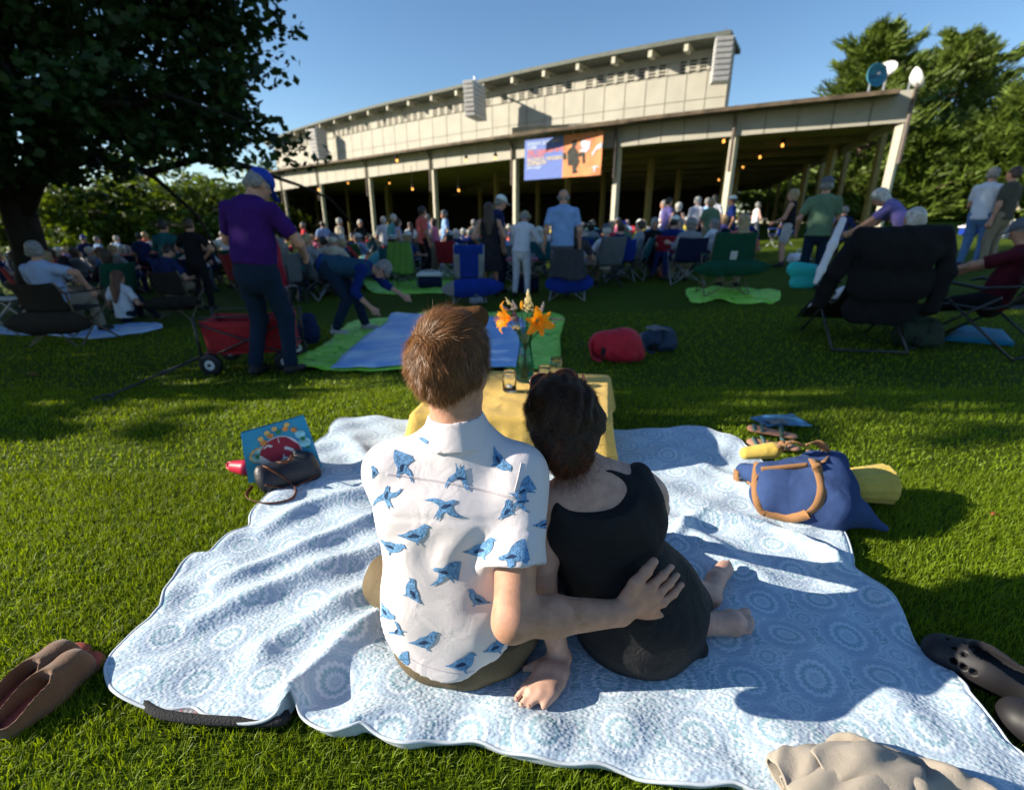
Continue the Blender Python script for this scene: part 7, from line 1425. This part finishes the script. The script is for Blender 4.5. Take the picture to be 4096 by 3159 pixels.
# ---- camp table with glasses, blonde woman, cooler
ct = thing('camp_table', tuple(G(2085, 1165)), 'small folding camp table with grey cross legs and checked cloth between blue chairs', 'table')
m = MB(); m.box((0, 0, .62), (.62, .5, .03)); m.build('tabletop', 'cloth_pink', ct)
for q in (-1, 1):
    for s in (-1, 1): m = MB(); m.bar((s*.28, q*.2, 0), (-s*.26, q*.2, .60), .03, .02); m.build('leg', 'tube_grey', ct)
def wineglass(p, label):
    t = thing('wine_glass', tuple(p), label, 'wine glass', 'glasses on the camp table'); m = MB(); m.lathe([(.0005, 0), (.035, .002), (.004, .008), (.004, .09), (.025, .11), (.038, .14), (.034, .20), (.032, .20), (.036, .14), (.022, .112), (.0005, .10)], n=16); m.build('glass_body', 'clear_glass', t, True)
tz = np.array(ct.location)+vec(0, 0, .635)
wineglass(tz+vec(-.16, -.1, 0), 'wine glass at the left of the camp table'); wineglass(tz+vec(.02, -.12, 0), 'wine glass in the middle of the camp table'); wineglass(tz+vec(-.05, .05, 0), 'wine glass farther back on the camp table')
bt_ = thing('bottle', tuple(tz+vec(-.1, .15, 0)), 'dark wine bottle standing on the camp table', 'bottle'); m = MB(); m.lathe([(.0, 0), (.038, .002), (.038, .19), (.014, .24), (.014, .30), (0, .30)], n=16); m.build('bottle_body', 'leather_navy', bt_, True)
fb_ = thing('food_container', tuple(tz+vec(.18, 0, 0)), 'clear plastic food box on the right of the camp table', 'container'); m = MB(); m.box((0, 0, .035), (.16, .14, .07)); m.box((0, 0, .075), (.17, .15, .01)); m.build('box_body', 'cloth_grey', fb_)
person(tuple(G(1965, 1120)), -.9, 'blonde woman in olive top seated beside the camp table', 'cloth_sage', 'trouser_black', 'skin', 'hair_blond', style='bob', h=1.64, lean=.1, pel=(0, 0, .46), ankles=[(-.1, .4, .08), (.1, .4, .08)], wrists=[(-.1, .32, .80), (.15, .35, .68)], head=(.15, 0), sleeve='short', h_vox=HV)
camp_chair(G(1965, 1120), -.9, 'camp chair under the blonde woman beside the camp table', 'chair_navy', None, 'tube_grey', h=.8, w=.5)
def cooler(p, body, lid, label, w=.5, rz=0):
    t = thing('cooler', tuple(p), label, 'cooler', rz=rz); B = Blob(.013); B.cone((-w*.32, 0, .16), (w*.32, 0, .16), .15, .15, .02); B.plane((0, 0, .29), (0, 0, 1)); B.plane((0, 0, .0), (0, 0, -1)); B.plane((w*.5, 0, 0), (1, 0, 0)); B.plane((-w*.5, 0, 0), (-1, 0, 0)); B.build('tub', body, t)
    m = MB(); m.box((0, 0, .31), (w+.02, .32, .05)); m.box((0, 0, .345), (w*.8, .22, .03)); m.build('lid', lid, t); m = MB(); m.tube(catmull([(-w*.5, 0, .24), (-w*.55, 0, .3), (-w*.3, -.02, .39), (w*.3, -.02, .39), (w*.55, 0, .3), (w*.5, 0, .24)], 4), .008, 6); m.build('handle', lid, t, True)
    return t
cooler(G(1722, 1155), 'chair_navy', 'white_plastic', 'navy cooler with a white lid left of the empty blue chair'); cooler(G(2110, 1170), 'chair_navy', 'tube_black', 'navy soft cooler under the camp table', .42); cooler(G(2690, 1075), 'chair_blue', 'cloth_aqua', 'bright blue cooler right of the black coat chair', .42); cooler(G(3870, 945), 'chair_blue', 'cloth_white', 'royal blue cooler on the sunny grass at the right', .55)
rb = thing('red_bag', tuple(G(1785, 1085)), 'small red cool bag the bending person in black reaches for', 'bag'); B = Blob(.014); B.cone((0, 0, .1), (0, 0, .26), .12, .10, .03); B.plane((0, 0, 0), (0, 0, -1)); B.build('bag_body', 'chair_red', rb); m = MB(); m.tube(catmull([(-.09, 0, .3), (-.04, 0, .42), (.04, 0, .42), (.09, 0, .3)], 5), .008, 5); m.build('handle', 'chair_red', rb, True)
# ---- standing people in the middle distance
person(tuple(G(1700, 1085)), -pi/2, 'person in black bending right over a small red bag', 'cloth_black', 'trouser_black', 'skin', 'hair_brown', style='bob', h=1.72, lean=1.55, pel=(0, -.30, .86), ankles=[(-.12, .0, .08), (.14, -.16, .08)], wrists=[(-.1, .52, .32), (.14, .45, .36)], head=(-.2, 0), sleeve='long', h_vox=.022, knee_pole=(0, 1, 0))
def stand(px, pyt, Y, hnom, label, **k):
    p = atY(px, pyt, Y); gz = float(ground(p[0], p[1])); hh = p[2]-gz
    hh = min(max(hh, hnom*.9), hnom*1.12) if 'hat' not in k else min(max(hh-.05, hnom*.9), hnom*1.12)
    rz = k.pop('rz', 0); return person((p[0], p[1], gz), rz, label, h=hh, **k)
stand(1955, 800, 9.2, 1.66, 'woman with long dark hair in a black floral dress standing behind the blue chair', shirt='floral', dress=.5, hair='hair_brown', style='long', sleeve='none', wrists=[(-.22, .14, .95), (.24, .1, .95)], h_vox=.022)
stand(1990, 757, 9.8, 1.78, 'man in a pale cap and dark shirt facing right behind the floral dress', shirt='cloth_navy', hair='hair_grey', hat=('cap', 'cap_white'), rz=-1.2, head=(.4, 0), h_vox=.022)
stand(2085, 808, 9.0, 1.6, 'woman in a straw hat and long white shirt bending over the table', shirt='cloth_white', trousers='cloth_white', hair='hair_grey', hat=('hat', 'straw'), sleeve='long', lean=.35, head=(.35, -.2), wrists=[(-.2, .42, .85), (.28, .40, .85)], h_vox=.022, rz=-.3)
stand(2256, 742, 8.6, 1.80, 'bald man in a light blue shirt standing with his back to us', shirt='cloth_sky', trousers='trouser_grey', hair='hair_grey', style='bald', head=(.3, .1), build=1.12, wrists=[(-.30, .02, .86), (.30, .06, .86)], h_vox=HV)
stand(640, 868, 9.5, 1.72, 'person in a teal sweater standing with hand on hip in the tree shade', shirt='cloth_teal', trousers='trouser_black', hair='hair_dark', sleeve='long', wrists=[(-.16, .3, 1.0), (.16, .02, .98)], elbow_pole=[(-1, -.3, 0), (1, -.3, 0)], h_vox=.022)
stand(745, 862, 9.2, 1.74, 'person in a black top standing right of the teal sweater', shirt='cloth_black', trousers='trouser_black', hair='hair_brown', style='short', wrists=[(-.2, .25, .98), (.17, .05, .96)], elbow_pole=[(-1, -.5, 0), (1, -.3, 0)], h_vox=.022)
stand(3182, 748, 11.5, 1.62, 'blonde woman in a black sleeveless top facing left on the right lawn', shirt='cloth_black', trousers='stripe_white', hair='hair_blond', style='bob', sleeve='none', rz=.9, shorts=True, h_vox=.022, wrists=[(-.12, .3, .95), (.2, .15, .9)])
stand(3320, 682, 8.2, 1.76, 'man in a sage green polo and grey cap standing at the right', shirt='cloth_sage', trousers='denim', hair='hair_grey', hat=('cap', 'cap_grey'), rz=-.5, h_vox=.019, build=1.1, wrists=[(-.3, .12, .88), (.2, .3, .95)])
stand(3985, 657, 9.6, 1.74, 'man in a white polo facing right among the pines at the right edge', shirt='cloth_white', trousers='denim_light', hair='hair_grey', rz=-1.0, h_vox=.022, wrists=[(-.2, .3, .95), (.15, .35, 1.0)])
stand(4075, 655, 9.4, 1.75, 'man in a dark olive polo with his back to us at the right edge', shirt='cloth_olive', trousers='trouser_khaki', hair='hair_brown', rz=.3, h_vox=.022)
# ---- black reclining chair and the people there
def recliner(loc, rz, label, jacket=True):
    t = thing('reclining_chair', tuple(loc), label, 'reclining chair', rz=rz)
    def T_(pts, r=.013, name='frame_tube', mat='tube_black'): m = MB(); m.tube(catmull(pts, 5) if len(pts) > 3 else pts, r, 8); return m.build(name, mat, t, True)
    for q in (-1, 1):
        T_([(q*.34, -.42, 0), (q*.33, .22, .50)], name='leg'); T_([(q*.34, .48, 0), (q*.33, -.20, .55)], name='leg'); T_([(q*.31, -.58, 1.12), (q*.31, -.25, .48), (q*.31, .30, .42), (q*.31, .70, .15)], .014)
        B = Blob(.010); B.chain([(q*.36, -.30, .66), (q*.365, -.05, .62), (q*.36, .25, .66), (q*.355, .34, .63)], [.028, .03, .028, .018], .02, w=(0, 0, 1), q=.55); B.build('armrest', 'black_plastic', t)
    T_([(-.34, -.42, .01), (.34, -.42, .01)], name='foot_bar'); T_([(-.34, .48, .01), (.34, .48, .01)], name='foot_bar'); T_([(-.31, -.58, 1.12), (-.2, -.62, 1.16), (.2, -.62, 1.16), (.31, -.58, 1.12)])
    m = MB(); m.grid(lambda a, b_: ((a-.5)*.58, -.25-.33*b_-.03*sin(pi*a), .48+.66*b_), 8, 8, .008); m.build('back_sling', 'nylon_black', t, True); m = MB(); m.grid(lambda a, b_: ((a-.5)*.58, -.25+.55*b_, .47-.05*b_-.03*sin(pi*a)), 8, 8, .008); m.build('seat_sling', 'nylon_black', t, True)
    m = MB(); m.grid(lambda a, b_: ((a-.5)*.58, .3+.4*b_, .42-.27*b_), 6, 6, .008); m.build('leg_sling', 'nylon_black', t, True)
    return t
rc = G(3400, 1370)
recliner(tuple(rc), -.18, 'black reclining lawn chair with a black jacket over its back')
jk = thing('jacket', tuple(rc), 'black hooded jacket hung over the back of the reclining chair', 'jacket', rz=-.18); jk.location.x -= .11; B = Blob(.012)
B.cone((-.30, -.62, 1.12), (.36, -.62, 1.14), .055, .055, .04); B.cone((-.16, -.66, .98), (.20, -.66, .98), .16, .16, .06, w=(0, 1, 0), q=.38); B.cone((-.17, -.62, .70), (.22, -.62, .70), .17, .17, .08, w=(0, 1, 0), q=.34); B.cone((-.15, -.56, .45), (.20, -.56, .45), .15, .15, .06, w=(0, 1, 0), q=.32)
B.chain([(.38, -.60, 1.08), (.46, -.60, .80), (.45, -.56, .46)], [.075, .075, .06], .03); B.chain([(-.30, -.60, 1.06), (-.42, -.56, .78), (-.46, -.45, .48)], [.08, .08, .065], .03)
B.noise(lambda X, Y, Z: .006*np.sin(Z*34+X*14+2*np.sin(X*11))*np.sin(X*19+Y*8)); B.build('shell', 'jacket_black', jk)
person(tuple(G(3440, 1330)), -.12, 'grey-haired person in a black shawl seated in the reclining chair', 'cloth_black', 'cloth_white', 'skin', 'hair_white', h=1.72, lean=-.34, pel=(.1, -.12, .60), ankles=[(-.42, .62, .12), (-.10, .62, .12)], wrists=[(-.22, .25, .66), (.25, .25, .66)], head=(.3, -.1), sleeve='long', h_vox=HV, build=1.15)
wc = thing('white_cloth', tuple(G(3330, 1330)), 'white sleeve of a cardigan hanging at the left side of the black jacket', 'cardigan'); B = Blob(.012); q_ = G(3330, 1330); B.chain([atY(3372, 880, 4.55)-q_, atY(3330, 980, 4.45)-q_, atY(3285, 1080, 4.40)-q_, atY(3262, 1130, 4.38)-q_], [.028, .034, .030, .02], .03); B.build('sleeve', 'cloth_white', wc)
wc.name = 'cardigan'
person(tuple(G(3545, 1180)), .75, 'blonde woman in a violet top leaning left over the reclining chair', 'cloth_violet', 'denim', 'skin', 'hair_white', style='bob', h=1.72, lean=.75, pel=(0, -.1, .92), ankles=[(-.1, 0, .08), (.12, -.05, .08)], wrists=[(-.15, .65, .85), (.2, .6, .9)], head=(.1, .1), sleeve='short', h_vox=HV)
person(tuple(G(3340, 1030)), -.8, 'dark-haired person in a blue patterned jacket seated behind the reclining chair', 'cloth_navy', 'trouser_black', 'skin', 'hair_grey', h=1.66, lean=.0, pel=(0, 0, .5), ankles=[(-.12, .4, .08), (.12, .4, .08)], wrists=[(-.2, .3, .7), (.2, .3, .7)], sleeve='long', h_vox=.022)
tb_ = thing('tote', tuple(G(3230, 1290)), 'bright turquoise bag hanging at the left of the reclining chair', 'bag'); B = Blob(.012); q_ = np.array(tb_.location); B.cone(atY(3175, 1075, 4.9)-q_, atY(3250, 1085, 4.9)-q_, .07, .07, .04, w=(0, 1, 0), q=.5); B.cone(atY(3180, 1130, 4.9)-q_, atY(3245, 1130, 4.9)-q_, .06, .06, .04, w=(0, 1, 0), q=.5); Mt('turquoise', (.02, .40, .40), rough=.6); B.build('bag_body', 'turquoise', tb_); tb_.name = 'turquoise_bag'
rc2 = G(4140, 1420)
recliner(tuple(G(3900, 1390)), .45, 'black reclining lawn chair under the maroon tee man at the right edge')
person(tuple(G(3860, 1370)), .5, 'man in a maroon tee and grey cap reclining at the right edge', 'cloth_maroon', 'trouser_black', 'skin', 'hair_grey', h=1.76, lean=-.22, pel=(0, -.12, .48), ankles=[(-.12, .78, .14), (.1, .8, .12)], wrists=[(-.36, .48, .62), (.3, .3, .7)], head=(.6, -.3), hat=('cap', 'cap_grey'), h_vox=HV, elbow_pole=[(-1, -.6, .3), (1, -.6, -.3)])
cloth('cushion_teal', (.01, .16, .27), rough=.7); cu = thing('cushion', tuple(G(3930, 1365)), 'flat teal blue cushion mat on the grass at the right', 'cushion'); q_ = np.array(cu.location); P4 = [G(3780, 1350, .05)-q_, G(4060, 1372, .05)-q_, G(4010, 1318, .05)-q_, G(3850, 1300, .05)-q_]; m = MB(); m.grid(lambda s, t_: (P4[0]*(1-s)+P4[1]*s)*(1-t_)+(P4[3]*(1-s)+P4[2]*s)*t_+vec(0, 0, .02*sin(pi*s)**.4*sin(pi*t_)**.4), 10, 8, .04); m.build('pad', 'cushion_teal', cu, True)
gt = thing('towel', tuple(G(3720, 1010)), 'grey striped towel hung over a low chair at the far right', 'towel'); q_ = np.array(gt.location); m = MB(); m.grid(lambda a, b_: vec((a-.5)*(.55+.25*b_), -.02-.2*b_+.02*sin(a*20), .78-.74*b_), 12, 8, .01)
o = m.build('towel_cloth', 'cloth_grey', gt, True); gt.location = tuple(G(3980, 960)); gt['label'] = 'grey towel draped over a chair below the white polo man'
stand_h = thing('sun_hat', tuple(G(4020, 960)+vec(.05, 0, .85)), 'straw sun hat resting on the grey towel', 'hat'); m = MB(); m.lathe([(.0, .10), (.06, .095), (.085, .03), (.16, .0), (.165, -.01), (.085, .015), (0, .02)], n=20); m.build('hat_body', 'straw', stand_h, True)
# ---- group under the maple at the left
def seatp(px, py, rz, label, **k):
    a = dict(h=1.74, lean=-.12, pel=(0, -.02, .46), ankles=[(-.15, .42, .08), (.15, .42, .08)], wrists=[(-.26, .24, .66), (.26, .24, .66)], h_vox=HV); a.update(k); return person(tuple(G(px, py)), rz, label, **a)
camp_chair(G(310, 1370), -.05, 'dark brown camp chair with the man in the pale blue shirt', 'chair_brown', None, 'tube_tan', h=.76, w=.56, skirt=(-.50, .56, .46, .14))
seatp(270, 1350, 0, 'man in a pale blue shirt seated with one arm over the chair side', shirt='cloth_lightblue', trousers='trouser_khaki', hair='hair_grey', head=(.0, -.5), wrists=[(-.2, .3, .6), (.50, -.02, .62)], build=1.1, elbow_pole=[(-1, -1, 0), (.5, -.6, .8)])
camp_chair(G(745, 1270), .05, 'dark brown camp chair with the man in the navy shirt', 'chair_brown', None, 'tube_tan', h=.80, w=.46, skirt=(-.42, .46, .42, .16))
seatp(710, 1255, -.2, 'man in a navy shirt seated with head bowed in the right brown chair', shirt='cloth_navy', trousers='trouser_khaki', hair='hair_dark', head=(.6, .4), lean=.05, wrists=[(-.22, .26, .62), (.2, .3, .62)])
seatp(510, 1290, -.1, 'girl with very long brown hair in a white tee sitting on the grass', shirt='cloth_white', trousers='denim', hair='hair_red', style='long', h=1.5, pel=(0, 0, .16), ankles=[(-.15, .45, .06), (.15, .45, .06)], wrists=[(-.2, .2, .25), (.25, .2, .25)], lean=.05)
seatp(440, 1200, -.7, 'woman with chestnut hair and a blue top seated between the chairs', shirt='cloth_blue', trousers='cloth_white', hair='hair_red', style='bob', h=1.66, lean=.1)
camp_chair(G(20, 1290), .15, 'dark green camp chair at the left edge', 'chair_green', None, 'tube_black', h=.95, w=.6)
seatp(60, 1200, -.6, 'dark-haired man in a navy tee seated at the left edge', shirt='cloth_navy', trousers='trouser_khaki', hair='hair_dark', h_vox=.022)
seatp(275, 1130, .1, 'grey-haired man in dark clothes seated behind the pale blue shirt', shirt='cloth_black', trousers='trouser_black', hair='hair_grey', h_vox=.022)
camp_chair(G(575, 1165), -.5, 'red camp chair of the grey-haired woman in the tree shade', 'chair_red', None, 'tube_black', h=.86, w=.55)
seatp(560, 1150, -.5, 'grey-haired woman in a patterned blouse seated in the red chair', shirt='cloth_cream', trousers='trouser_black', hair='hair_grey', style='bob', h=1.62, h_vox=.022)
seatp(838, 1150, 2.6, 'white-haired man in a black vest seated facing us left of the purple shirt', shirt='cloth_black', trousers='denim', hair='hair_white', h=1.72, h_vox=.022)
laid('picnic_mat', [(-60, 1330), (200, 1340), (400, 1350), (640, 1310), (600, 1290), (400, 1300), (100, 1300), (-60, 1310)], 'sky_blanket', 'pale blue picnic blanket under the brown chairs at the left', 'blanket', .03, .012)
ft = thing('folding_table', tuple(G(60, 1340)), 'low grey folding side table at the left edge', 'table'); m = MB(); m.box((0, 0, .5), (.6, .4, .025)); m.build('tabletop', 'tube_black', ft)
for q in (-1, 1): m = MB(); m.bar((-.28, q*.17, 0), (.28, q*.17, .49), .02, .02); m.bar((.28, q*.17, 0), (-.28, q*.17, .49), .02, .02); m.build('leg', 'tube_grey', ft)
# ================================================================== THE CROWD FARTHER OUT
PV = .026
def proto(nm, **k):
    a = dict(h_vox=PV, faces=False, fingers=False); a.update(k); t = person((0, 0, 0), 0, 'x', **a); t.name = 'person'; return t
seat_k = dict(pel=(0, -.02, .46), lean=-.1, ankles=[(-.15, .42, .08), (.15, .42, .08)])
PR = dict(
    s_short=proto('a', **seat_k, wrists=[(-.24, .25, .66), (.24, .25, .66)], style='short', shirt='cloth_white'),
    s_bob=proto('b', **seat_k, wrists=[(-.1, .3, .7), (.2, .3, .66)], style='bob', h=1.64, shirt='cloth_white', sleeve='long', head=(.1, -.3)),
    s_cap=proto('c', **seat_k, wrists=[(-.2, .3, .62), (.2, .3, .62)], style='short', hat=('cap', 'cap_white'), shirt='cloth_white', head=(.2, .3)),
    s_hat=proto('d', **seat_k, wrists=[(-.2, .3, .62), (.2, .3, .62)], style='bob', hat=('sunhat', 'straw'), h=1.64, shirt='cloth_white', head=(.1, .0)),
    t_short=proto('e', style='short', shirt='cloth_white', wrists=[(-.2, .25, .98), (.26, .04, .84)]),
    t_bob=proto('f', style='bob', h=1.66, shirt='cloth_white', sleeve='none', wrists=[(-.2, .22, .98), (.2, .26, 1.0)]),
    t_cap=proto('g', style='short', hat=('cap', 'cap_white'), shirt='cloth_white', shorts=True, wrists=[(-.26, .04, .84), (.26, .04, .84)]),
    t_long=proto('h', style='long', h=1.66, shirt='cloth_white', wrists=[(-.1, .3, 1.0), (.24, .1, .9)]))
for t in PR.values(): t.location = (0, -8, 0)
chp = camp_chair((0, -8, 0), 0, 'x', 'chair_blue', None, 'tube_grey', h=.86); chp2 = camp_chair((0, -8, 0), 0, 'x', 'chair_green', None, 'tube_black', h=.96)
used_first = set(); names_used = set()
COLS = dict(white='cloth_white', cream='cloth_cream', navy='cloth_navy', teal='cloth_teal', red='cloth_red', pink='cloth_pink', grey='cloth_grey', aqua='cloth_aqua', coral='cloth_coral', black='cloth_black', yellow='cloth_yellow', lilac='cloth_violet', green='cloth_sage')
COLS['light blue'] = 'cloth_sky'; COLS['royal blue'] = 'cloth_royal'
HAIR = dict(grey='hair_grey', white='hair_white', brown='hair_brown', dark='hair_dark', blonde='hair_blond')
POSTX = [(260, 'at the far left'), (620, 'left of the purple shirt man'), (1000, 'behind the purple shirt'), (1260, 'just right of the purple shirt'), (1450, 'by the leftmost visible shed post'), (1600, 'by the second shed post'), (1760, 'by the third shed post'), (2000, 'left of the banner'), (2300, 'under the banner'), (2560, 'right of the banner'), (2800, 'above the black coat chair'), (3050, 'left of the low deck chair'), (3400, 'on the right lawn'), (9999, 'at the far right')]
def place_name(px): return next(n for x, n in POSTX if px < x)
def setmats(c, mm):
    for ch in c.children:
        b = ch.name.split('.')[0]
        if b in mm and ch.type == 'MESH' and ch.material_slots: ch.material_slots[0].link = 'OBJECT'; ch.material_slots[0].material = _mats[mm[b]]
def put(kind, p, rz, sc, mm, label, group):
    src = PR[kind]; c = copy_tree(src); c.location = p; c.rotation_euler = (0, 0, rz); c.scale = (sc,)*3; c['label'] = label; c['group'] = group; setmats(c, mm); return c
g = np.random.default_rng(42)
def descr(kind, hair, colr, px, row):
    pose = 'seated' if kind[0] == 's' else 'standing'; hd = {'short': '%s-haired' % hair, 'bob': '%s-haired' % hair, 'long': 'long %s-haired' % hair, 'cap': 'capped', 'hat': 'sun-hatted'}[kind[2:]]
    return '%s person in %s %s %s, %s row' % (hd, colr, pose, place_name(px), row)
def add_person(kind, px, Y, rz, row, pyt=None, hair=None, colr=None, chair=True):
    p = atY(px, 900, Y); x = p[0]; gz = float(ground(x, Y)); hairs = list(HAIR); cols = list(COLS)
    for _ in range(60):
        hr = hair or hairs[g.integers(len(hairs))]; cl = colr or cols[g.integers(len(cols))]; lab = descr(kind, hr, cl, px, row)
        if lab not in names_used: break
        hair = None; colr = None
    names_used.add(lab); sc = g.uniform(.94, 1.04)
    if pyt is not None:
        top = atY(px, pyt, Y)[2]-gz; base = 1.78 if kind[0] == 't' else 1.30; sc = min(max(top/base, .88), 1.12)
    trs = ['denim', 'trouser_khaki', 'trouser_black', 'trouser_grey', 'cloth_navy']; skn = ['skin', 'skin_tan', 'skin_pale'][g.integers(3)]
    mm = dict(shirt=COLS[cl], hair=HAIR[hr], trousers=trs[g.integers(5)], shorts=trs[g.integers(5)], body=skn, cap=['cap_white', 'cap_blue', 'cap_grey'][g.integers(3)], hat=['straw', 'cap_white'][g.integers(2)])
    put(kind, (x, Y, gz), rz, sc, mm, lab, 'people in the crowd before the shed')
    if kind[0] == 's' and chair:
        src = chp if g.random() < .6 else chp2; c = copy_tree(src); c.location = (x, Y, gz); c.rotation_euler = (0, 0, rz); fab = ['chair_blue', 'chair_navy', 'chair_green', 'chair_red', 'chair_grey', 'chair_teal'][g.integers(6)]
        c['label'] = '%s camp chair of the %s' % (fab[6:], lab.replace(' person in ', ' ').replace(' seated', '').replace('long ', '')); c['group'] = 'camp chairs in the crowd'; setmats(c, dict(seat=fab, backrest=fab, armrest=fab))
# people one can pick out in the photograph
for a in [('t_short', 1690, 13.5, -.9, 'near', 811, 'dark', 'coral'), ('t_bob', 1590, 14.5, -1.2, 'near', 850, 'brown', 'light blue'), ('t_short', 1575, 15, -.6, 'near', 845, 'white', 'aqua'), ('t_short', 1357, 17, -.8, 'middle', 862, 'white', 'cream'), ('t_short', 1440, 18, -2.2, 'middle', 870, 'white', 'black'),
          ('t_short', 1290, 19, .5, 'middle', 876, 'dark', 'light blue'), ('t_cap', 1780, 17, 1.8, 'middle', 832, 'grey', 'light blue'), ('t_bob', 1735, 15, 1.2, 'near', 850, 'brown', 'pink'), ('t_short', 1535, 16, .2, 'middle', 856, 'white', 'white'), ('t_bob', 1175, 19, .5, 'middle', 884, 'brown', 'cream'), ('t_short', 1212, 20, 2, 'middle', 882, 'grey', 'red'), ('t_short', 1150, 20, 2, 'middle', 890, 'dark', 'royal blue'),
          ('t_short', 2665, 15, -1.2, 'middle', 778, 'dark', 'lilac'), ('t_bob', 2708, 14.5, -1, 'middle', 785, 'white', 'black'), ('t_short', 2780, 15, -1.0, 'middle', 775, 'white', 'white'), ('t_bob', 2835, 15, 1.2, 'middle', 770, 'dark', 'royal blue'), ('t_cap', 2920, 14, 1.2, 'middle', 772, 'brown', 'royal blue'), ('t_short', 2820, 16, -1.2, 'far', 780, 'grey', 'light blue'),
          ('t_short', 2650, 16, 1.2, 'far', 790, 'grey', 'white'), ('t_cap', 318, 17, .6, 'middle', 934, 'grey', 'navy'), ('t_cap', 320, 19, .6, 'far', 944, 'grey', 'black'), ('t_short', 370, 17, -.4, 'near', 944, 'grey', 'light blue'), ('t_short', 450, 17, -.4, 'near', 938, 'white', 'light blue'), ('t_short', 545, 14, .6, 'near', 930, 'dark', 'navy'),
          ('t_short', 880, 18, .4, 'middle', 930, 'grey', 'white'), ('t_long', 1640, 18, .6, 'far', 870, 'brown', 'white'), ('t_bob', 1895, 18, .7, 'far', 860, 'grey', 'cream'), ('t_long', 2110, 19, 2, 'far', 860, 'dark', 'white'), ('t_short', 2010, 22, 1, 'far', 860, 'grey', 'grey'), ('t_bob', 3020, 19, -1.5, 'far', 790, 'grey', 'white')]:
    add_person(a[0], a[1], a[2], a[3], a[4], a[5], a[6], a[7])
rows = [('near', 11.2, 1020, 3050, 13), ('near', 12.6, -60, 2960, 20), ('middle', 14.3, -80, 3050, 24), ('middle', 16.3, -80, 3000, 26), ('far', 18.6, -60, 2980, 27), ('far', 21.2, -60, 2700, 24)]
for row, Y, x0, x1, n in rows:
    for i in range(n):
        px = x0+(x1-x0)*(i+g.uniform(.15, .85))/n; y = Y+g.uniform(-.7, .7)
        if Y < 12 and (1500 < px < 1900 or 2150 < px < 2420): continue
        kind = ['s_short', 's_bob', 's_cap', 's_hat', 's_short', 's_bob', 't_short', 't_bob'][g.integers(6 if g.random() < .88 else 8)]
        add_person(kind, px, y, g.normal(0, .5)+(.0 if g.random() < .85 else 2.8), row)
# foreground row of the crowd, in shade
for px, Y, k_, cl in [(1120, 9.6, 's_bob', 'teal'), (1230, 10.2, 's_short', 'grey'), (1330, 10.6, 's_cap', 'cream'), (2420, 9.8, 's_cap', 'white'), (2760, 9.6, 's_bob', 'grey'), (2700, 10.8, 's_cap', 'royal blue'), (2480, 10.6, 's_short', 'navy'), (950, 10.5, 's_bob', 'navy'), (160, 9.2, 's_short', 'white'), (380, 8.8, 's_bob', 'black')]:
    add_person(k_, px, Y, g.normal(0, .4), 'front', None, None, cl)
for t in list(PR.values())+[chp, chp2]:
    for ch in list(t.children): bpy.data.objects.remove(ch)
    bpy.data.objects.remove(t)
# empty chairs, play tents, parasol-coloured shelters, bags
for i, (px, py, fab, rz, lab) in enumerate([(1470, 1010, 'chair_blue', .3, 'royal blue camp chair turned sideways behind the bending woman'), (1560, 1040, 'chair_navy', -.2, 'navy camp chair just left of the towel-draped chair'), (1310, 1080, 'chair_red', .6, 'red camp chair tipped beside the bending woman'), (1240, 1090, 'chair_blue', -.3, 'small blue camp chair left of the bending woman'), (2770, 1020, 'chair_red', -.2, 'red and navy camp chair left of the dark green chair'), (2470, 1010, 'chair_navy', .3, 'navy camp chair left of the black coat chair')]):
    camp_chair(G(px, py), rz, lab, fab, None, 'tube_black', h=.9)
def dome(px, py, Y, r, label):
    p = atY(px, py, Y); t = thing('play_tent', (p[0], Y, float(ground(p[0], Y))+.25), label, 'pop-up tent', 'colourful play tents'); cs = ['cloth_yellow', 'chair_red', 'cloth_aqua', 'cloth_coral', 'cloth_yellow', 'cloth_aqua', 'chair_red', 'cloth_coral']
    for k in range(8):
        m = MB(); m.grid(lambda a, b_: (r*cos(pi/2*b_)*cos(2*pi*(k+a)/8), r*cos(pi/2*b_)*sin(2*pi*(k+a)/8), r*.95*sin(pi/2*b_)), 3, 6); m.build('gore', cs[k], t, True)
dome(1460, 935, 14.2, .42, 'smaller red and yellow pop-up dome before the shed'); dome(1525, 935, 13.6, .55, 'larger multicoloured pop-up dome right of the smaller one')
for i, (px, py, Y, w, h, mt_, lab) in enumerate([(1800, 945, 13, .42, .42, 'cloth_white', 'white bag hung on a chair left of the banner post'), (2660, 1000, 11, .3, .2, 'cloth_coral', 'red bag in the crowd near the black coat chair'), (3215, 925, 12, .5, .25, 'cloth_white', 'white bags on the sunny grass at the right'), (3250, 950, 10.5, .5, .22, 'pack_green', 'dark green duffel behind the low deck chair'), (1905, 1165, 8.4, .2, .12, 'cloth_grey', 'small bag under the empty blue chair')]):
    p = atY(px, py, Y); t = thing('bag', (p[0], Y, float(ground(p[0], Y))), lab, 'bag'); B = Blob(.02); B.cone((-w*.3, 0, h*.5), (w*.3, 0, h*.5), h*.5, h*.5, .04); B.plane((0, 0, 0), (0, 0, -1)); B.noise(lambda X, Y_, Z: .01*np.sin(X*30+Z*20)); B.build('bag_body', mt_, t)
    m = MB(); m.tube(catmull([(-w*.2, 0, h*.9), (-w*.1, 0, h*1.3), (w*.1, 0, h*1.3), (w*.2, 0, h*.9)], 4), .01, 5); m.build('handle', mt_, t, True)
